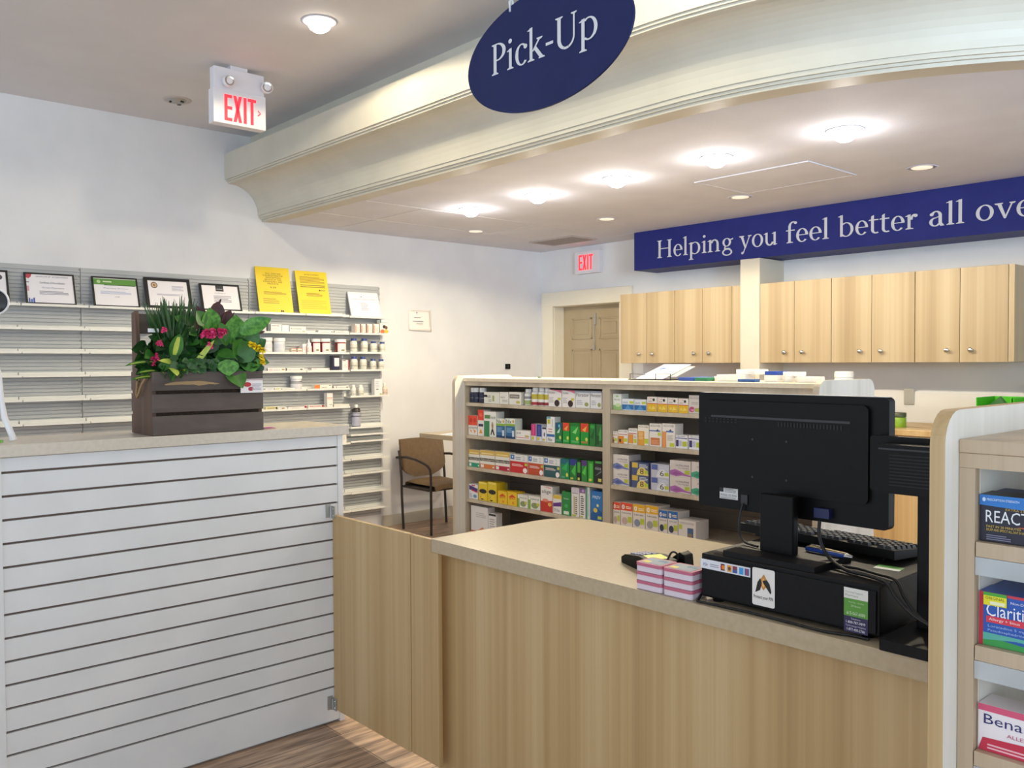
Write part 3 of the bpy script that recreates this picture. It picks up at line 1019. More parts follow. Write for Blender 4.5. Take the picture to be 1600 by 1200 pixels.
# ================================================================== SWING GATE AND PICK-UP COUNTER
t = thing('swing_gate', 'low ash laminate swing gate between the half wall and the counter', 'gate', (-3.148, 1.835, 0))
g = MB(); g.box(0, .545, 0, .018, .062, .866, LAM); g.build('gate_panel', t, bevel=.0015)
for z, lab in ((.880, 'upper'), (.085, 'lower')):
    h = MB()
    h.box(-.004, .022, -.004, -.0005, z - .026, z + .024, STEEL)
    h.tube([(-.003, -.006, z - .024), (-.003, -.006, z + .022)], .005, STEEL)
    h.box(-.0105, -.007, -.026, -.004, z - .024, z + .032, STEEL)
    hb = h.build('hinge', t, label=lab + ' steel hinge')
    k = MB()
    for dz in (-.015, .012):
        k.lathe([(.004, .0), (.004, .003), (0, .0045)], CHROME, (.012, -.004, z + dz), 8, axis='y')
    k.build('screws', hb)

t = thing('pickup_counter', 'ash laminate pick-up counter with beige top holding the cash drawer', 'counter', (-2.475, 1.835, 0))
ox, oy = -2.475, 1.835
cz = .868
X1 = -.671
pts = [(-2.475, 1.835)]
pts += [(X1, 1.835), (X1, 2.515)]
rr = .17
for i in range(9):
    a = R(90 + 90 * i / 8)
    pts.append((-2.475 + rr + rr * cos(a), 2.515 - rr + rr * sin(a)))
g = MB(); g.prism([(x - ox, y - oy) for x, y in pts], 'z', cz - .046, cz, TOPEDGE, mcap=TOP); g.build('countertop', t, bevel=.003)
g = MB(); g.box(-2.505 - ox, X1 - ox, 1.885 - oy, 1.905 - oy, .001, cz - .0465, LAM); g.build('front_panel', t)
g = MB(); g.box(-2.47 - ox, -2.45 - ox, 1.9055 - oy, 2.46 - oy, .001, cz - .0465, LAM); g.build('side_panel', t)
g = MB(); g.box(-2.598 - ox, -2.4765 - ox, 0, .018, .064, cz - .003, LAM)
g.box(-2.4765 - ox, -2.435 - ox, 0, .018, .064, cz - .047, LAM); g.build('filler_panel', t, bevel=.0015)

# ================================================================== GONDOLA WITH TWO BAYS
def endpanel(t, x0, x1, y0, y1, z1, name='end_panel', m=LAMG):
    g = MB(); g.prism(rrect(y0, y1, .0005, z1, .055, corners=(0, 0, 1, 1)), 'x', x0, x1, m, mcap=LAMH)
    return g.build(name, t, bevel=.0015)


GYF = 3.63
t = thing('gondola_shelf_unit', 'two-bay ash laminate gondola of medicine shelves behind the counter', 'shelf unit', (-3.25, GYF, 0))
ox, oy = -3.25, GYF
endpanel(t, -4.541 - ox, -4.511 - ox, -.08, .44, 1.403)
endpanel(t, -1.971 - ox, -1.941 - ox, -.08, .44, 1.403)
g = MB(); g.box(-4.5105 - ox, -1.9715 - ox, -.012, .44, 1.364, 1.387, TOP_LIT); g.build('top_slab', t, bevel=.002)
g = MB(); g.box(-4.5105 - ox, -1.9715 - ox, 0, .02, 1.337, 1.3635, LAMG); g.build('top_rail', t)
for x0, x1 in ((-4.5105, -4.503), (-3.285, -3.231), (-1.99, -1.9715)):
    g = MB(); g.box(x0 - ox, x1 - ox, 0, .40, .001, 1.3365, LAMG); g.build('upright', t)
g = MB()
for a, b in ((-4.5025, -3.2855), (-3.2305, -1.9905)):
    g.box(a - ox, b - ox, .40, .414, .001, 1.363, GONDBACK)
    zz = .06
    while zz < 1.3:
        g.box(a - ox, b - ox, .394, .3995, zz, zz + .07, GONDBACK)
        zz += .076
g.build('back_panel', t)
GS = {1: [1.2235, 1.009, .800, .587, .365, .12], 2: [1.2235, 1.039, .807, .572, .12]}
for b, (a, c) in ((1, (-4.5025, -3.2855)), (2, (-3.2305, -1.9905))):
    for z in GS[b]:
        g = MB(); g.box(a - ox, c - ox, .006, .385, z - .022, z, LAMG); g.build('shelf', t, bevel=.001)
gond = t

LAMU = laminate('warm_grey_laminate', [(0.3, 'ac967a'), (0.5, 'bfa98d'), (0.8, 'cdb99e')], scale=(12, 12, 0.3))
# ================================================================== RIGHT SHELF UNIT (allergy boxes)
t = thing('front_shelf_unit', 'ash laminate shelf unit at the right edge holding allergy medicine boxes', 'shelf unit', (-.620, 1.624, 0))
ox, oy = -.620, 1.624
g = MB(); g.prism(rrect(1.565 - oy, 2.30 - oy, .0005, 1.402, .06, corners=(0, 0, 1, 1)), 'x', -.6465 - ox, -.6205 - ox, LAM, mcap=LAMH); g.build('end_panel', t, bevel=.0015)
g = MB(); g.box(0, 1.0, -.002, .62, 1.326, 1.350, LAMU); g.build('top_slab', t, bevel=.002)
g = MB(); g.box(0.0005, 1.0, 0, .022, 1.300, 1.3255, LAMU); g.build('top_rail', t)
g = MB(); g.box(0.0005, .027, 0, .42, .001, 1.2995, LAMU); g.build('upright', t)
g = MB(); g.box(.0272, .0285, .02, .42, .002, 1.299, LAMH); g.build('inner_liner', t, label='white inner side lining')
g = MB(); g.box(.0287, 1.0, .4201, .432, .001, 1.32, LAMH); g.build('back_panel', t)
for z in (1.171, .988, .800, .60, .40, .1):
    s = MB(); s.box(.0287, 1.0, .0, .40, z - .026, z, LAMU); s = s.build('shelf', t, bevel=.001)
    c = MB(); c.box(.029, 1.0, -.002, .001, z - .058, z - .0265, clear('price_channel', 'dfe6ea', .35)); c.build('price_channel', s, label='clear plastic price channel')

# ================================================================== CONSULTATION TABLE AND CHAIR
t = thing('consultation_table', 'beige table end showing between the left wall and the gondola', 'table', (-5.95, 4.30, 0))
g = MB(); g.box(0, 1.30, 0, .60, .862, .90, TOP); g.build('tabletop', t, bevel=.003)
g = MB(); g.box(.60, 1.28, .04, .07, .001, .8615, LAM); g.build('leg_panel', t)
o = MB().box(-.15, .15, -.1, .1, 0, .004, mat('e8eef6')).box(-.10, .02, -.06, -.02, .004, .0046, mat('4a6ab8')).build('leaflet'); o.location = (-5.55, 4.44, .9005); o.rotation_euler = (0, 0, .3)
tag(o, 'white and blue leaflet lying on the table beside the gondola', 'leaflet')

t = thing('visitor_chair', 'brown stacking chair with dark metal arms against the left wall', 'chair', (-6.24, 4.715, 0))
w2 = .242
for s in (-1, 1):
    y = s * w2
    g = MB(); g.tube([(-.20, y, .0), (-.222, y, .3), (-.225, y, .45), (-.245, y, .62), (-.262, y, .70)], .0115, CHFRAME, 10)
    g.build('rear_leg', t)
    g = MB()
    arc = [(.215, y, 0), (.215, y, .40), (.213, y, .52), (.203, y, .565), (.175, y, .592), (.12, y, .612), (0.0, y, .638), (-.14, y, .648), (-.26, y, .640), (-.30, y, .634)]
    g.tube(arc, .0115, CHFRAME, 10); g.build('front_leg_and_arm', t)
for x in (.2, -.2):
    g = MB(); g.tube([(x, -w2, .385), (x, w2, .385)], .0105, CHFRAME, 8); g.build('stretcher', t)
for y in (-w2, w2):
    g = MB(); g.tube([(-.222, y, .385), (.214, y, .385)], .0105, CHFRAME, 8); g.build('side_rail', t)
g = MB()
nx = 10
rows = []
for j, (v, zz) in enumerate(((0, .397), (0, .42), (.012, .436), (.04, .444), (.5, .438), (.96, .444), (.988, .436), (1, .42), (1, .397))):
    row = []
    for i in range(nx + 1):
        u = i / nx
        e = min(1, 3.5 * min(u, 1 - u) + .0)
        row.append((-.20 + .45 * v, -.222 + .444 * u, zz - .018 * (1 - min(1, e * 1.6)) - (.03 * max(0, v - .8) if zz > .4 else 0)))
    rows.append(row)
g.grid(rows, FABS)
g.box(-.195, .235, -.215, .215, .390, .402, CHFRAME)
g.build('seat', t)
# curved backrest: rounded lower edge, bowed in plan
outer = []
nv, nu = 10, 14
F, Bk = [], []
for j in range(nv + 1):
    v = j / nv
    zz = .455 + .345 * v
    hw = .245 * (1 - .62 * max(0, 1 - v / .36) ** 2.4) * (1 - .03 * v)
    rf, rb = [], []
    for i in range(nu + 1):
        u = -1 + 2 * i / nu
        bow = .035 * (u * hw / .245) ** 2
        sag = .02 * (1 - u * u) if v > .99 else 0
        x = -.245 - .05 * v + bow
        rf.append((x + .016, u * hw, zz + .012 * (u * u - 1) * (v > .9) * 0))
        rb.append((x - .012, u * hw, zz))
    F.append(rf); Bk.append(rb)
g = MB(); g.grid(F, FAB); g.grid([r[::-1] for r in Bk], FAB)
rim = [F[j][0] for j in range(nv + 1)] + F[nv][1:] + [F[j][nu] for j in range(nv - 1, -1, -1)] + F[0][nu - 1:0:-1]
rim2 = [Bk[j][0] for j in range(nv + 1)] + Bk[nv][1:] + [Bk[j][nu] for j in range(nv - 1, -1, -1)] + Bk[0][nu - 1:0:-1]
L = len(rim)
g.add(rim + rim2, [(i, (i + 1) % L, L + (i + 1) % L, L + i) for i in range(L)], FAB, True)
g.build('backrest', t)

# ================================================================== FLOWER PLANTER
rng = random.Random(5)
t = thing('flower_planter', 'dark wooden crate planter of green foliage and pink and yellow flowers', 'planter', (-3.15, 1.12, 1.2325), 0)
# local: x 0 = front (towards camera +X), negative = back; y along the length
LN, DP = .418, .225
cr = MB()
cr.box(-.004, .0, 0, LN, 0, .001, CRATE)
for z0, z1 in ((0.001, .070), (.082, .148), (.160, .228)):
    s = MB(); s.box(-.012, 0, .0, LN, z0, z1, CRATE); s.build('front_slat', t, bevel=.002)
    s = MB(); s.box(-DP, -DP + .012, .0, LN, z0, z1, CRATE); s.build('rear_slat', t, bevel=.002)
for y0, y1, hh in ((.0005, .014, .452), (LN - .014, LN - .0005, .228)):
    s = MB()
    s.prism([(-.0125, .001), (-.0125, .225), (-.15, .225), (-.172, hh - .01) if hh > .3 else (-.172, .225), (-.176, hh) if hh > .3 else (-.176, .226), (-DP + .0125, hh - .006) if hh > .3 else (-DP + .0125, .226), (-DP + .0125, .001)][::-1], 'y', y0, y1, CRATEP)
    s.build('end_board', t, bevel=.0015)
s = MB(); s.box(-DP + .001, -DP + .011, .015, LN - .015, .37, .445, CRATE); s.box(-DP + .001, -DP + .011, .015, LN - .015, .245, .31, CRATE); s.build('raised_back_slats', t, bevel=.002)
s = MB(); s.tube([(-.04, -.001, .205), (-.045, -.008, .208), (-.07, -.014, .185), (-.10, -.016, .150), (-.115, -.016, .135), (-.128, -.014, .150), (-.134, -.008, .19), (-.135, -.001, .2)], .0045, ROPE, 8); s.build('rope_handle', t, label='tan rope handle')
s = MB(); s.box(-DP + .013, -.013, .015, LN - .015, .002, .19, noisy('potting_soil', '241a12', '3a2a1e', 90, .95)); s.build('soil', t)
s = MB()
pts = [(i / 11 * 2 * pi) for i in range(12)]
s.add([(.0006, .045 + .2 * k / 10 + .0, .176 + .006 * rng.random()) for k in range(11)] + [(.0006, .24 - .2 * k / 10, .183 + .010 * sin(pi * k / 10) + .003 * rng.random()) for k in range(11)], [tuple(range(22))], mat('a08560', .8)); s.build('bare_wood_mark', t, label='pale bare wood scuff on the top slat')
c = MB(); c.box(.002, .0035, .325, .415, .145, .198, mat('eee9e8', .4))
cc = MB()
art_on(c, [('c', .3, .6, .17, .17, 'c02a38'), ('c', .12, .84, .1, .1, 'd8566a'), ('c', .45, .28, .12, .15, 'b03048'), ('r', 0, .9, 1, .94, '8a3a44'), ('l', .5, .2, .92, .7, 5, 'b8b4bc')], .09, .053)
n0 = 8
c.v = c.v[:n0] + [(.0036 - b, .37 + a, .145 + z) for a, b, z in c.v[n0:]]
c.xf(Matrix.Rotation(0, 4, 'X'))
o = c.build('gift_card', t, label='white card with red berries picture')


def leafmat(name, a, b, rough=.45):
    return noisy(name, a, b, 40, rough)


def leafmat2(name, a, b):
    return noisy(name, a, b, 75, .45, detail=2)


LG = leafmat('leaf_green', '3f7a2a', '2f6420')
LB = leafmat2('leaf_bright', '62a040', '387428')
LD = leafmat('leaf_dark', '1f421f', '2c5626')
LS = leafmat('leaf_sage', '3d6338', '31552f')
LR = leafmat('leaf_burgundy', '4a1a1c', '35161a')
LY = leafmat('leaf_lime', 'c3cc52', '9fb848')
GRASSM = leafmat('grass_blade', '28491f', '36602a')
PINK = mat('e0447c', .6)
PINK2 = mat('c93068', .6)
YEL = mat('efd31a', .6)


def leaf(mb, base, direc, length, width, m, droop=.3, fold=.25, n=6, tip=.9, m2=None, ref=(0, 0, 1)):
    """ref is roughly the way the leaf's upper face looks"""
    b = Vector(base)
    d = Vector(direc).normalized()
    side = d.cross(Vector(ref))
    if side.length < .05:
        side = Vector((.2, 1, 0))
    side.normalize()
    nrm = side.cross(d).normalized()
    rows = []
    for i in range(n + 1):
        s = i / n
        wv = width * .5 * (sin(pi * min(1, s ** .85 * tip + .04)) ** .8 if i < n else .02) + .0006
        p = b + d * length * s + Vector((0, 0, -droop * length * s * s))
        rows.append([p + side * wv * e + nrm * (fold * wv * abs(e)) for e in (-1, -.5, 0, .5, 1)])
    mb.grid(rows, m)
    if m2:
        rows2 = [[r[2] + (r[1] - r[2]) * .75 + nrm * .0012, r[2] + nrm * .0012, r[2] + (r[3] - r[2]) * .75 + nrm * .0012] for r in rows[1:-1]]
        mb.grid(rows2, m2)


def facing():
    """a leaf face turned mostly outwards, over the crate's front"""
    return (1, rng.uniform(-.45, .45), rng.uniform(-.05, .8))


# spiky grass
g = MB()
for k in range(300):
    a = rng.uniform(0, 2 * pi); sp = rng.uniform(.0, .42)
    ln = rng.uniform(.17, .335)
    leaf(g, (-.10 + rng.uniform(-.02, .02), .118 + rng.uniform(-.028, .03), .19), (sp * cos(a) * .6, sp * sin(a) * .85, 1), ln, .0095, GRASSM, droop=rng.uniform(0, .12), n=5, ref=facing())
g.build('spiky_grass', t)
# variegated plant at the left
g = MB()
for k in range(13):
    a = rng.uniform(0, 2 * pi)
    leaf(g, (-.065, .08, .195), (cos(a) * .7 + .3, sin(a) * .75, rng.uniform(.35, .9)), rng.uniform(.10, .15), .036, LG, droop=.35, m2=LY, ref=facing())
leaf(g, (-.03, .085, .275), (.3, .12, 1), .105, .046, LG, droop=.1, m2=LY, ref=(1, -.2, .3), n=8)
leaf(g, (-.02, .072, .235), (.4, .0, .3), .07, .036, LY, droop=.9, ref=(1, -.1, .4))
leaf(g, (-.04, .12, .24), (.3, -.9, .6), .12, .024, LY, droop=.3, ref=(1, 0, .6))
leaf(g, (-.02, .14, .225), (.2, .55, .9), .16, .020, LY, droop=.1, ref=(1, -.3, .1))
g.build('variegated_plant', t, label='lime and green variegated plant')
g = MB()
for k in range(22):
    leaf(g, (-.05 - .12 * rng.random(), .03 + .05 * rng.random(), .24), (rng.uniform(-.1, .6), rng.uniform(-1.1, -.2), rng.uniform(.05, .9)), rng.uniform(.06, .10), .030, LD, droop=.25, m2=LG if k % 3 == 0 else None, ref=facing())
for y, z, ln in ((-.02, .21, .10), (-.01, .262, .12), (.0, .23, .08)):
    leaf(g, (-.03, .03, z), (.1, -1, .1), ln, .020, LG, droop=.2, m2=LY, ref=(.6, 0, 1))
g.build('trailing_leaves', t)
# ivy and ground foliage along the front rim
g = MB()
for k in range(150):
    y = rng.uniform(.02, LN - .02)
    leaf(g, (-.022 - .12 * rng.random(), y, .215 + rng.uniform(0, .06)), (rng.uniform(.1, .6), rng.uniform(-.8, .8), rng.uniform(.05, .9)), rng.uniform(.035, .065), rng.uniform(.026, .042), rng.choice((LD, LD, LG, LS)), droop=.3, n=4, ref=facing())
for k in range(40):
    y = rng.uniform(.07, .28)
    leaf(g, (-.006, y, .235 + rng.uniform(-.008, .03)), (.2, rng.uniform(-.8, .8), rng.uniform(-.35, .7)), rng.uniform(.026, .04), .03, LS, droop=.25, n=4, ref=facing())
g.build('ivy', t)
# dark mass of foliage filling the middle
g = MB()
for k in range(360):
    y = rng.uniform(.02, LN - .02)
    top = .33 if y < .12 else (.40 if y < .36 else .34)
    leaf(g, (-.10 + rng.uniform(-.06, .05), y, rng.uniform(.2, top)), (rng.uniform(-.2, .6), rng.uniform(-.8, .8), rng.uniform(-.1, .9)), rng.uniform(.05, .085), rng.uniform(.035, .055), rng.choice((LD, LD, LG)), droop=.3, n=4, ref=facing())
g.build('inner_foliage', t)
# broad rounded leaves
g = MB()
for (y, z, dy, dz, ln, wd, m) in ((.225, .375, -.1, 1, .105, .085, LB), (.195, .40, -.5, .8, .07, .06, LG), (.315, .33, .0, 1, .13, .095, LB), (.285, .325, -.35, .9, .11, .055, LG), (.345, .31, .45, .8, .12, .08, LG), (.335, .37, .8, .55, .14, .065, LB),
                                      (.31, .275, .5, .55, .10, .095, LG), (.25, .30, .15, -.05, .075, .05, LG), (.30, .265, -.5, .1, .085, .075, LG), (.295, .235, .1, -.25, .085, .085, LG), (.335, .255, .8, .15, .085, .075, LB), (.325, .30, -.2, .2, .08, .08, LG),
                                      (.265, .245, -.6, .1, .08, .055, LG), (.24, .33, .3, .6, .08, .06, LG), (.375, .30, .5, .5, .09, .06, LG)):
    leaf(g, (-.02 + rng.uniform(-.02, .012), y, z), (.22, dy, dz), ln, wd, m, droop=.12, fold=.22, n=8, tip=.97, ref=(1, rng.uniform(-.25, .25), rng.uniform(.15, .55)))
leaf(g, (.006, .272, .272), (.08, .05, -1), .062, .085, LB, droop=0, fold=.12, n=8, tip=.97, ref=(1, 0, .1))
g.build('broad_leaves', t)
g = MB()
for (y, z, dy, dz, ln, wd) in ((.205, .385, -.1, 1, .10, .075), (.265, .40, .12, 1, .105, .065), (.28, .375, .4, .8, .11, .05), (.385, .285, .9, .12, .07, .035), (.375, .36, 1, .35, .10, .020), (.27, .46, .45, 1, .055, .010), (.30, .385, .5, .9, .09, .014)):
    leaf(g, (-.09, y, z), (.05, dy, dz), ln, wd, LR, droop=.1, fold=.3, n=7, ref=(1, .1, .2))
g.build('burgundy_leaves', t, label='dark burgundy leaves')


def blossom(mb, c, r, m, centre=None):
    c = Vector(c)
    for k in range(5):
        a = 2 * pi * k / 5 + c.y * 40
        leaf(mb, c, (.45, cos(a), sin(a) + .15), r, r * .95, m, droop=.1, n=3)
    if centre:
        mb.lathe([(0, r * .4), (r * .25, r * .2), (r * .25, 0)], centre, tuple(c), 6, axis='x', cap=False)


def cluster(nm, lab, n, cy, cz, ry, rz_, cx, r, cols, centre=None, slope=0):
    g = MB()
    for k in range(n):
        u = rng.uniform(-1, 1)
        blossom(g, (cx + rng.uniform(-.02, .008), cy + ry * u, cz + slope * u + rz_ * rng.uniform(-1, 1)), r, rng.choice(cols), centre)
    g.build(nm, t, label=lab)


cluster('pink_flower', 'wide bright pink flower cluster', 40, .222, .368, .048, .012, .02, .0115, (PINK, PINK, PINK2))
cluster('pink_flower', 'small pink flower below the wide cluster', 8, .208, .322, .009, .008, .008, .010, (PINK,))
cluster('pink_flower', 'small pink flower by the plant tag', 6, .05, .378, .008, .006, -.02, .008, (PINK,))
cluster('pink_flower', 'small magenta flower at the left rim', 6, .03, .33, .006, .008, -.01, .008, (PINK,))
cluster('pink_flower', 'dark magenta flower low at the left corner', 9, .012, .275, .010, .02, -.01, .009, (PINK2,))
cluster('yellow_flower', 'upper yellow flower cluster', 26, .382, .318, .027, .006, .03, .012, (YEL,), mat('8a5a10'), -.012)
cluster('yellow_flower', 'lower yellow flower cluster', 11, .405, .272, .010, .014, .03, .011, (YEL,), mat('8a5a10'))
g = MB()
for k in range(46):
    leaf(g, (-.03 + rng.uniform(-.03, .01), .375 + rng.uniform(-.025, .03), .20 + rng.uniform(0, .085)), (rng.uniform(.2, .8), rng.uniform(-.3, .8), rng.uniform(-.1, .8)), rng.uniform(.03, .05), .026, LD, droop=.3, n=4)
g.build('small_foliage', t)
s = MB(); s.box(-.10, -.0955, .02, .058, .372, .386, mat('efefef')); s.build('plant_tag', t, label='white plant tag')

g = MB(); leaf(g, (0, 0, 0), (.2, 1, .12), .05, .03, mat('c04aa0', .6), droop=.12, n=5); leaf(g, (.004, -.01, .002), (.5, .7, .1), .035, .02, mat('c04aa0', .6), droop=.15, n=5)
o = g.build('fallen_petal'); o.location = (-3.175, 1.548, 1.2345); sd = o.modifiers.new('thick', 'SOLIDIFY'); sd.thickness = .0008
tag(o, 'magenta petal fallen on the countertop right of the flower crate', 'petal')

# round dark lens gadget at the left edge of the half wall
t = thing('desk_magnifier', "round dark lens in a white rim on a curved stand at the photo's left edge", 'magnifier', (-3.30, .66, 1.2325))
g = MB()
W_ = mat('e9e8ea', .35)
g.lathe([(.040, -.012), (.046, -.006), (.046, .006), (.040, .012), (.040, -.012)], W_, (0, 0, .466), 32, axis='x', cap=False); g.build('rim', t)
g = MB(); g.lathe([(0, .007), (.02, .0065), (.0395, .004)], mat('1a1417', .12), (0, 0, .466), 32, axis='x', cap=False); g.lathe([(0, -.004), (.0395, -.004)], mat('1a1417', .2), (0, 0, .466), 32, axis='x', cap=False); g.build('dark_lens', t, label='dark glossy lens')
g = MB(); g.tube([(0, -.012, .421), (-.004, -.02, .36), (0, -.006, .30), (0, .012, .22), (0, .016, .14), (.003, .024, .08), (.005, .045, .02), (.005, .048, .004)], [.006, .006, .007, .008, .009, .01, .01, .012], W_, 10); g.build('stand_arm', t)
g = MB(); g.tube([(0, .016, .14), (.0, -.01, .07), (.0, -.04, .006)], .009, W_, 10); g.lathe([(.05, 0), (.05, .004), (.046, .006)], mat('6fb84a'), (0, -.03, 0), 20); g.build('foot', t)

# ================================================================== ON THE PICK-UP COUNTER
CZ = .8685
t = thing('cash_drawer', 'black steel cash drawer with stickers on the pick-up counter', 'cash drawer', (-1.118, 1.872, CZ))
W2 = .237
for fx in (-.2, .2):
    for fy in (.03, .38):
        g = MB(); g.lathe([(.014, 0), (.016, .0095)], BLACK, (fx, fy, 0), 12); g.build('rubber_foot', t)
g = MB(); g.box(-W2, W2, .006, .42, .010, .123, BLACKM); g.build('case', t, bevel=.004)
g = MB(); g.box(-W2 + .006, W2 - .006, 0, .0055, .016, .112, BLACKM); g.build('drawer_front', t, bevel=.0015)


def sticker(name, label, x, z, wd, h, col, art, corner=0):
    g = MB()
    if corner:
        g.prism([(a, b) for a, b in rrect(-wd / 2, wd / 2, 0, h, corner)], 'y', -.0012, -.0004, mat(col, .4))
    else:
        g.box(-wd / 2, wd / 2, -.0012, -.0004, 0, h, mat(col, .4))
    art_on(g, art, wd, h, eps=.0003, y=-.0012)
    g.v = [(a + x, b, c + z) for a, b, c in g.v]
    return g.build(name, t, label=label)


sticker('card_logo_sticker', 'white strip sticker of payment card logos', -W2 + .077, .086, .148, .024, 'dfe0e6',
        [('t', 'VISA', .05, .30, .15, .62, '2a3a8a'), ('l', .2, .3, .38, .7, 2, 'a0a0b0'), ('r', .42, .15, .50, .85, '3a2228'), ('c', .445, .5, .03, .24, 'c82a2a'), ('c', .475, .5, .03, .24, 'e08a2a'), ('r', .55, .15, .64, .85, 'e0a040'), ('c', .595, .5, .03, .2, '6a3a2a'), ('r', .66, .15, .75, .85, '8a3a50'), ('r', .66, .15, .75, .5, '3a5a9a'), ('r', .79, .15, .87, .85, '3a9ad8'), ('r', .9, .15, .98, .85, '3a5a9a'), ('r', .93, .15, .955, .85, 'c03a3a')])
sticker('pin_sticker', 'white sticker with hands over an orange diamond reading Protect your PIN', -.049, .022, .062, .092, 'e9e4de',
        [('p', [(.5, .42), (.74, .62), (.52, .86), (.3, .64)], 'c88a3c'), ('p', [(.5, .50), (.62, .62), (.5, .76), (.4, .62)], 'e6b266'), ('p', [(.14, .34), (.36, .42), (.44, .62), (.36, .74), (.24, .62)], '1c1410'), ('p', [(.46, .68), (.52, .60), (.82, .36), (.86, .42), (.78, .62), (.66, .72)], '1c1410'), ('t', 'Protect your PIN', .07, .16, .93, .28, '2a2420')], .005)
sticker('help_line_sticker', 'white, green and purple sticker with support phone numbers', .186, .010, .056, .100, '2b2350',
        [('r', 0, .36, 1, .76, '5c9a3a'), ('r', 0, .76, 1, 1, 'e4e4dc'), ('t', 'Terminal Support', .06, .87, .8, .93, '8a9a80'), ('t', 'Pharmacy', .06, .79, .6, .86, '8a9a80'), ('t', 'Monday - Sunday', .2, .66, .84, .70, 'c4dcb4'), ('t', '24 hours', .3, .58, .7, .63, 'c4dcb4'), ('t', '613-567-6000', .12, .40, .9, .47, 'dcebd0'), ('t', 'Telephone', .3, .28, .7, .33, 'c8c4dc'), ('t', '1-800-787-9899', .1, .20, .9, .26, 'f0eef6'), ('t', 'Technology Helpline', .08, .12, .92, .17, 'c8c4dc'), ('t', '1-877-400-2766', .14, .04, .88, .1, 'f0eef6')])
g = MB(); g.box(-.03, .03, -.02, .02, 0, .0008, mat('e9ebe4')); g.box(-.03, .03, -.001, .02, .0008, .0011, mat('5fa548'))
o = g.build('green_card'); o.location = (-.945, 2.06, CZ + .1235); o.rotation_euler = (0, 0, .1)
tag(o, 'small green and white card lying on the cash drawer', 'card')

# monitor seen from behind
t = thing('computer_monitor', 'black widescreen monitor on a stand, seen from behind, on the cash drawer', 'monitor', (-1.19, 1.97, CZ + .1235), R(0))
bz = 0.0
g = MB()
g.prism([(-.105, -.085), (.150, -.085), (.150, .095), (-.075, .095), (-.105, .07)], 'z', 0, .014, BLACKM); g.build('base', t, bevel=.004)
g = MB(); g.prism(rrect(-.045, .050, -.012, .020, .008), 'z', .0145, .158, BLACK); g.build('neck', t, bevel=.003)
# panel
mz0, mz1 = .094, .410
px0, px1 = -.286, .256
PY = .072
g = MB(); g.box(-.03, .035, .0205, .0515, .105, .15, BLACK); g.build('tilt_hinge', t)


def shift(g):
    g.v = [(a, b + PY, c) for a, b, c in g.v]
    return g


g = MB()
g.prism(rrect(px0, px1, mz0, mz1, .012), 'y', -.008, .022, BLACK); shift(g).build('panel', t, bevel=.002)
g = MB(); g.prism(rrect(px0 + .02, px1 - .045, mz0 + .058, mz1 - .02, .015), 'y', -.020, -.0085, BLACK); shift(g).build('rear_shell', t, bevel=.006)
g = MB(); g.box(px0 + .05, px1 - .09, -.0215, -.0203, mz1 - .066, mz1 - .060, DKGREY)
for k in range(20):
    g.box(-.03 + .009 * k, -.025 + .009 * k, -.0215, -.0203, mz1 - .082, mz1 - .071, mat('060606', .6))
for k in range(9):
    for q in range(2):
        g.box(px0 + .03 + .012 * k, px0 + .037 + .012 * k, -.0215, -.0203, mz1 - .08 + .008 * q, mz1 - .076 + .008 * q, mat('060606', .6))
shift(g).build('vent_ridge', t)
g = MB()
for x in (-.105, -.005):
    for z in (.19, .29):
        g.lathe([(.003, .0), (.003, .001)], DKGREY, (x, -.0203, z), 10, axis='y')
shift(g).build('mount_screws', t)
g = MB(); g.prism(rrect(px0 + .01, px1 - .01, mz0 + .012, mz1 - .012, .004), 'y', .0222, .0232, mat('1c2028', .15)); shift(g).build('screen', t, label='glossy dark screen facing the staff side')
g = MB(); g.box(px0 + .004, px1 - .004, -.004, .018, mz1 + .0003, mz1 + .0012, mat('b4b4b8', .3)); shift(g).build('top_edge', t)
g = MB(); g.box(-.215, -.157, -.010, -.0085, mz0 + .026, mz0 + .06, mat('d9d9d6'))
art_on(g, [('r', .0, .55, .22, 1, '1c1c1c'), ('l', .28, .55, .9, .9, 3, '9a9a98'), ('r', 0, .0, 1, .03, 'b0b0ae'), ('t', 'MODEL S22 E390', .06, .24, .94, .4, '5a5a58'), ('l', .06, .06, .9, .2, 2, '9a9a98')], .058, .034, y=-.010)
k0 = 8
g.v = g.v[:k0] + [(a - .186, b, c + mz0 + .026) for a, b, c in g.v[k0:]]
shift(g).build('rating_label', t, label='white rating label')
g = MB(); g.box(-.146, -.126, -.012, -.0085, mz0 + .018, mz0 + .044, DKGREY); shift(g).build('power_plug', t)
g = MB(); g.box(.075, .115, -.026, -.0085, mz0 + .012, mz0 + .036, mat('1c2454', .5)); shift(g).build('video_plug', t, label='dark blue video plug')

# cables
def cable(name, label, pts, r=.003, m=CABLE, n=40):
    P = [Vector(p) for p in pts]
    out = []
    for i in range(len(P) - 1):
        p0, p1, p2, p3 = P[max(0, i - 1)], P[i], P[i + 1], P[min(len(P) - 1, i + 2)]
        for k in range(6):
            s = k / 6
            out.append(.5 * ((2 * p1) + (p2 - p0) * s + (2 * p0 - 5 * p1 + 4 * p2 - p3) * s * s + (3 * p1 - p0 - 3 * p2 + p3) * s ** 3))
    out.append(P[-1])
    o = MB().tube(out, r, m, 8).build(name)
    return tag(o, label, 'cable')


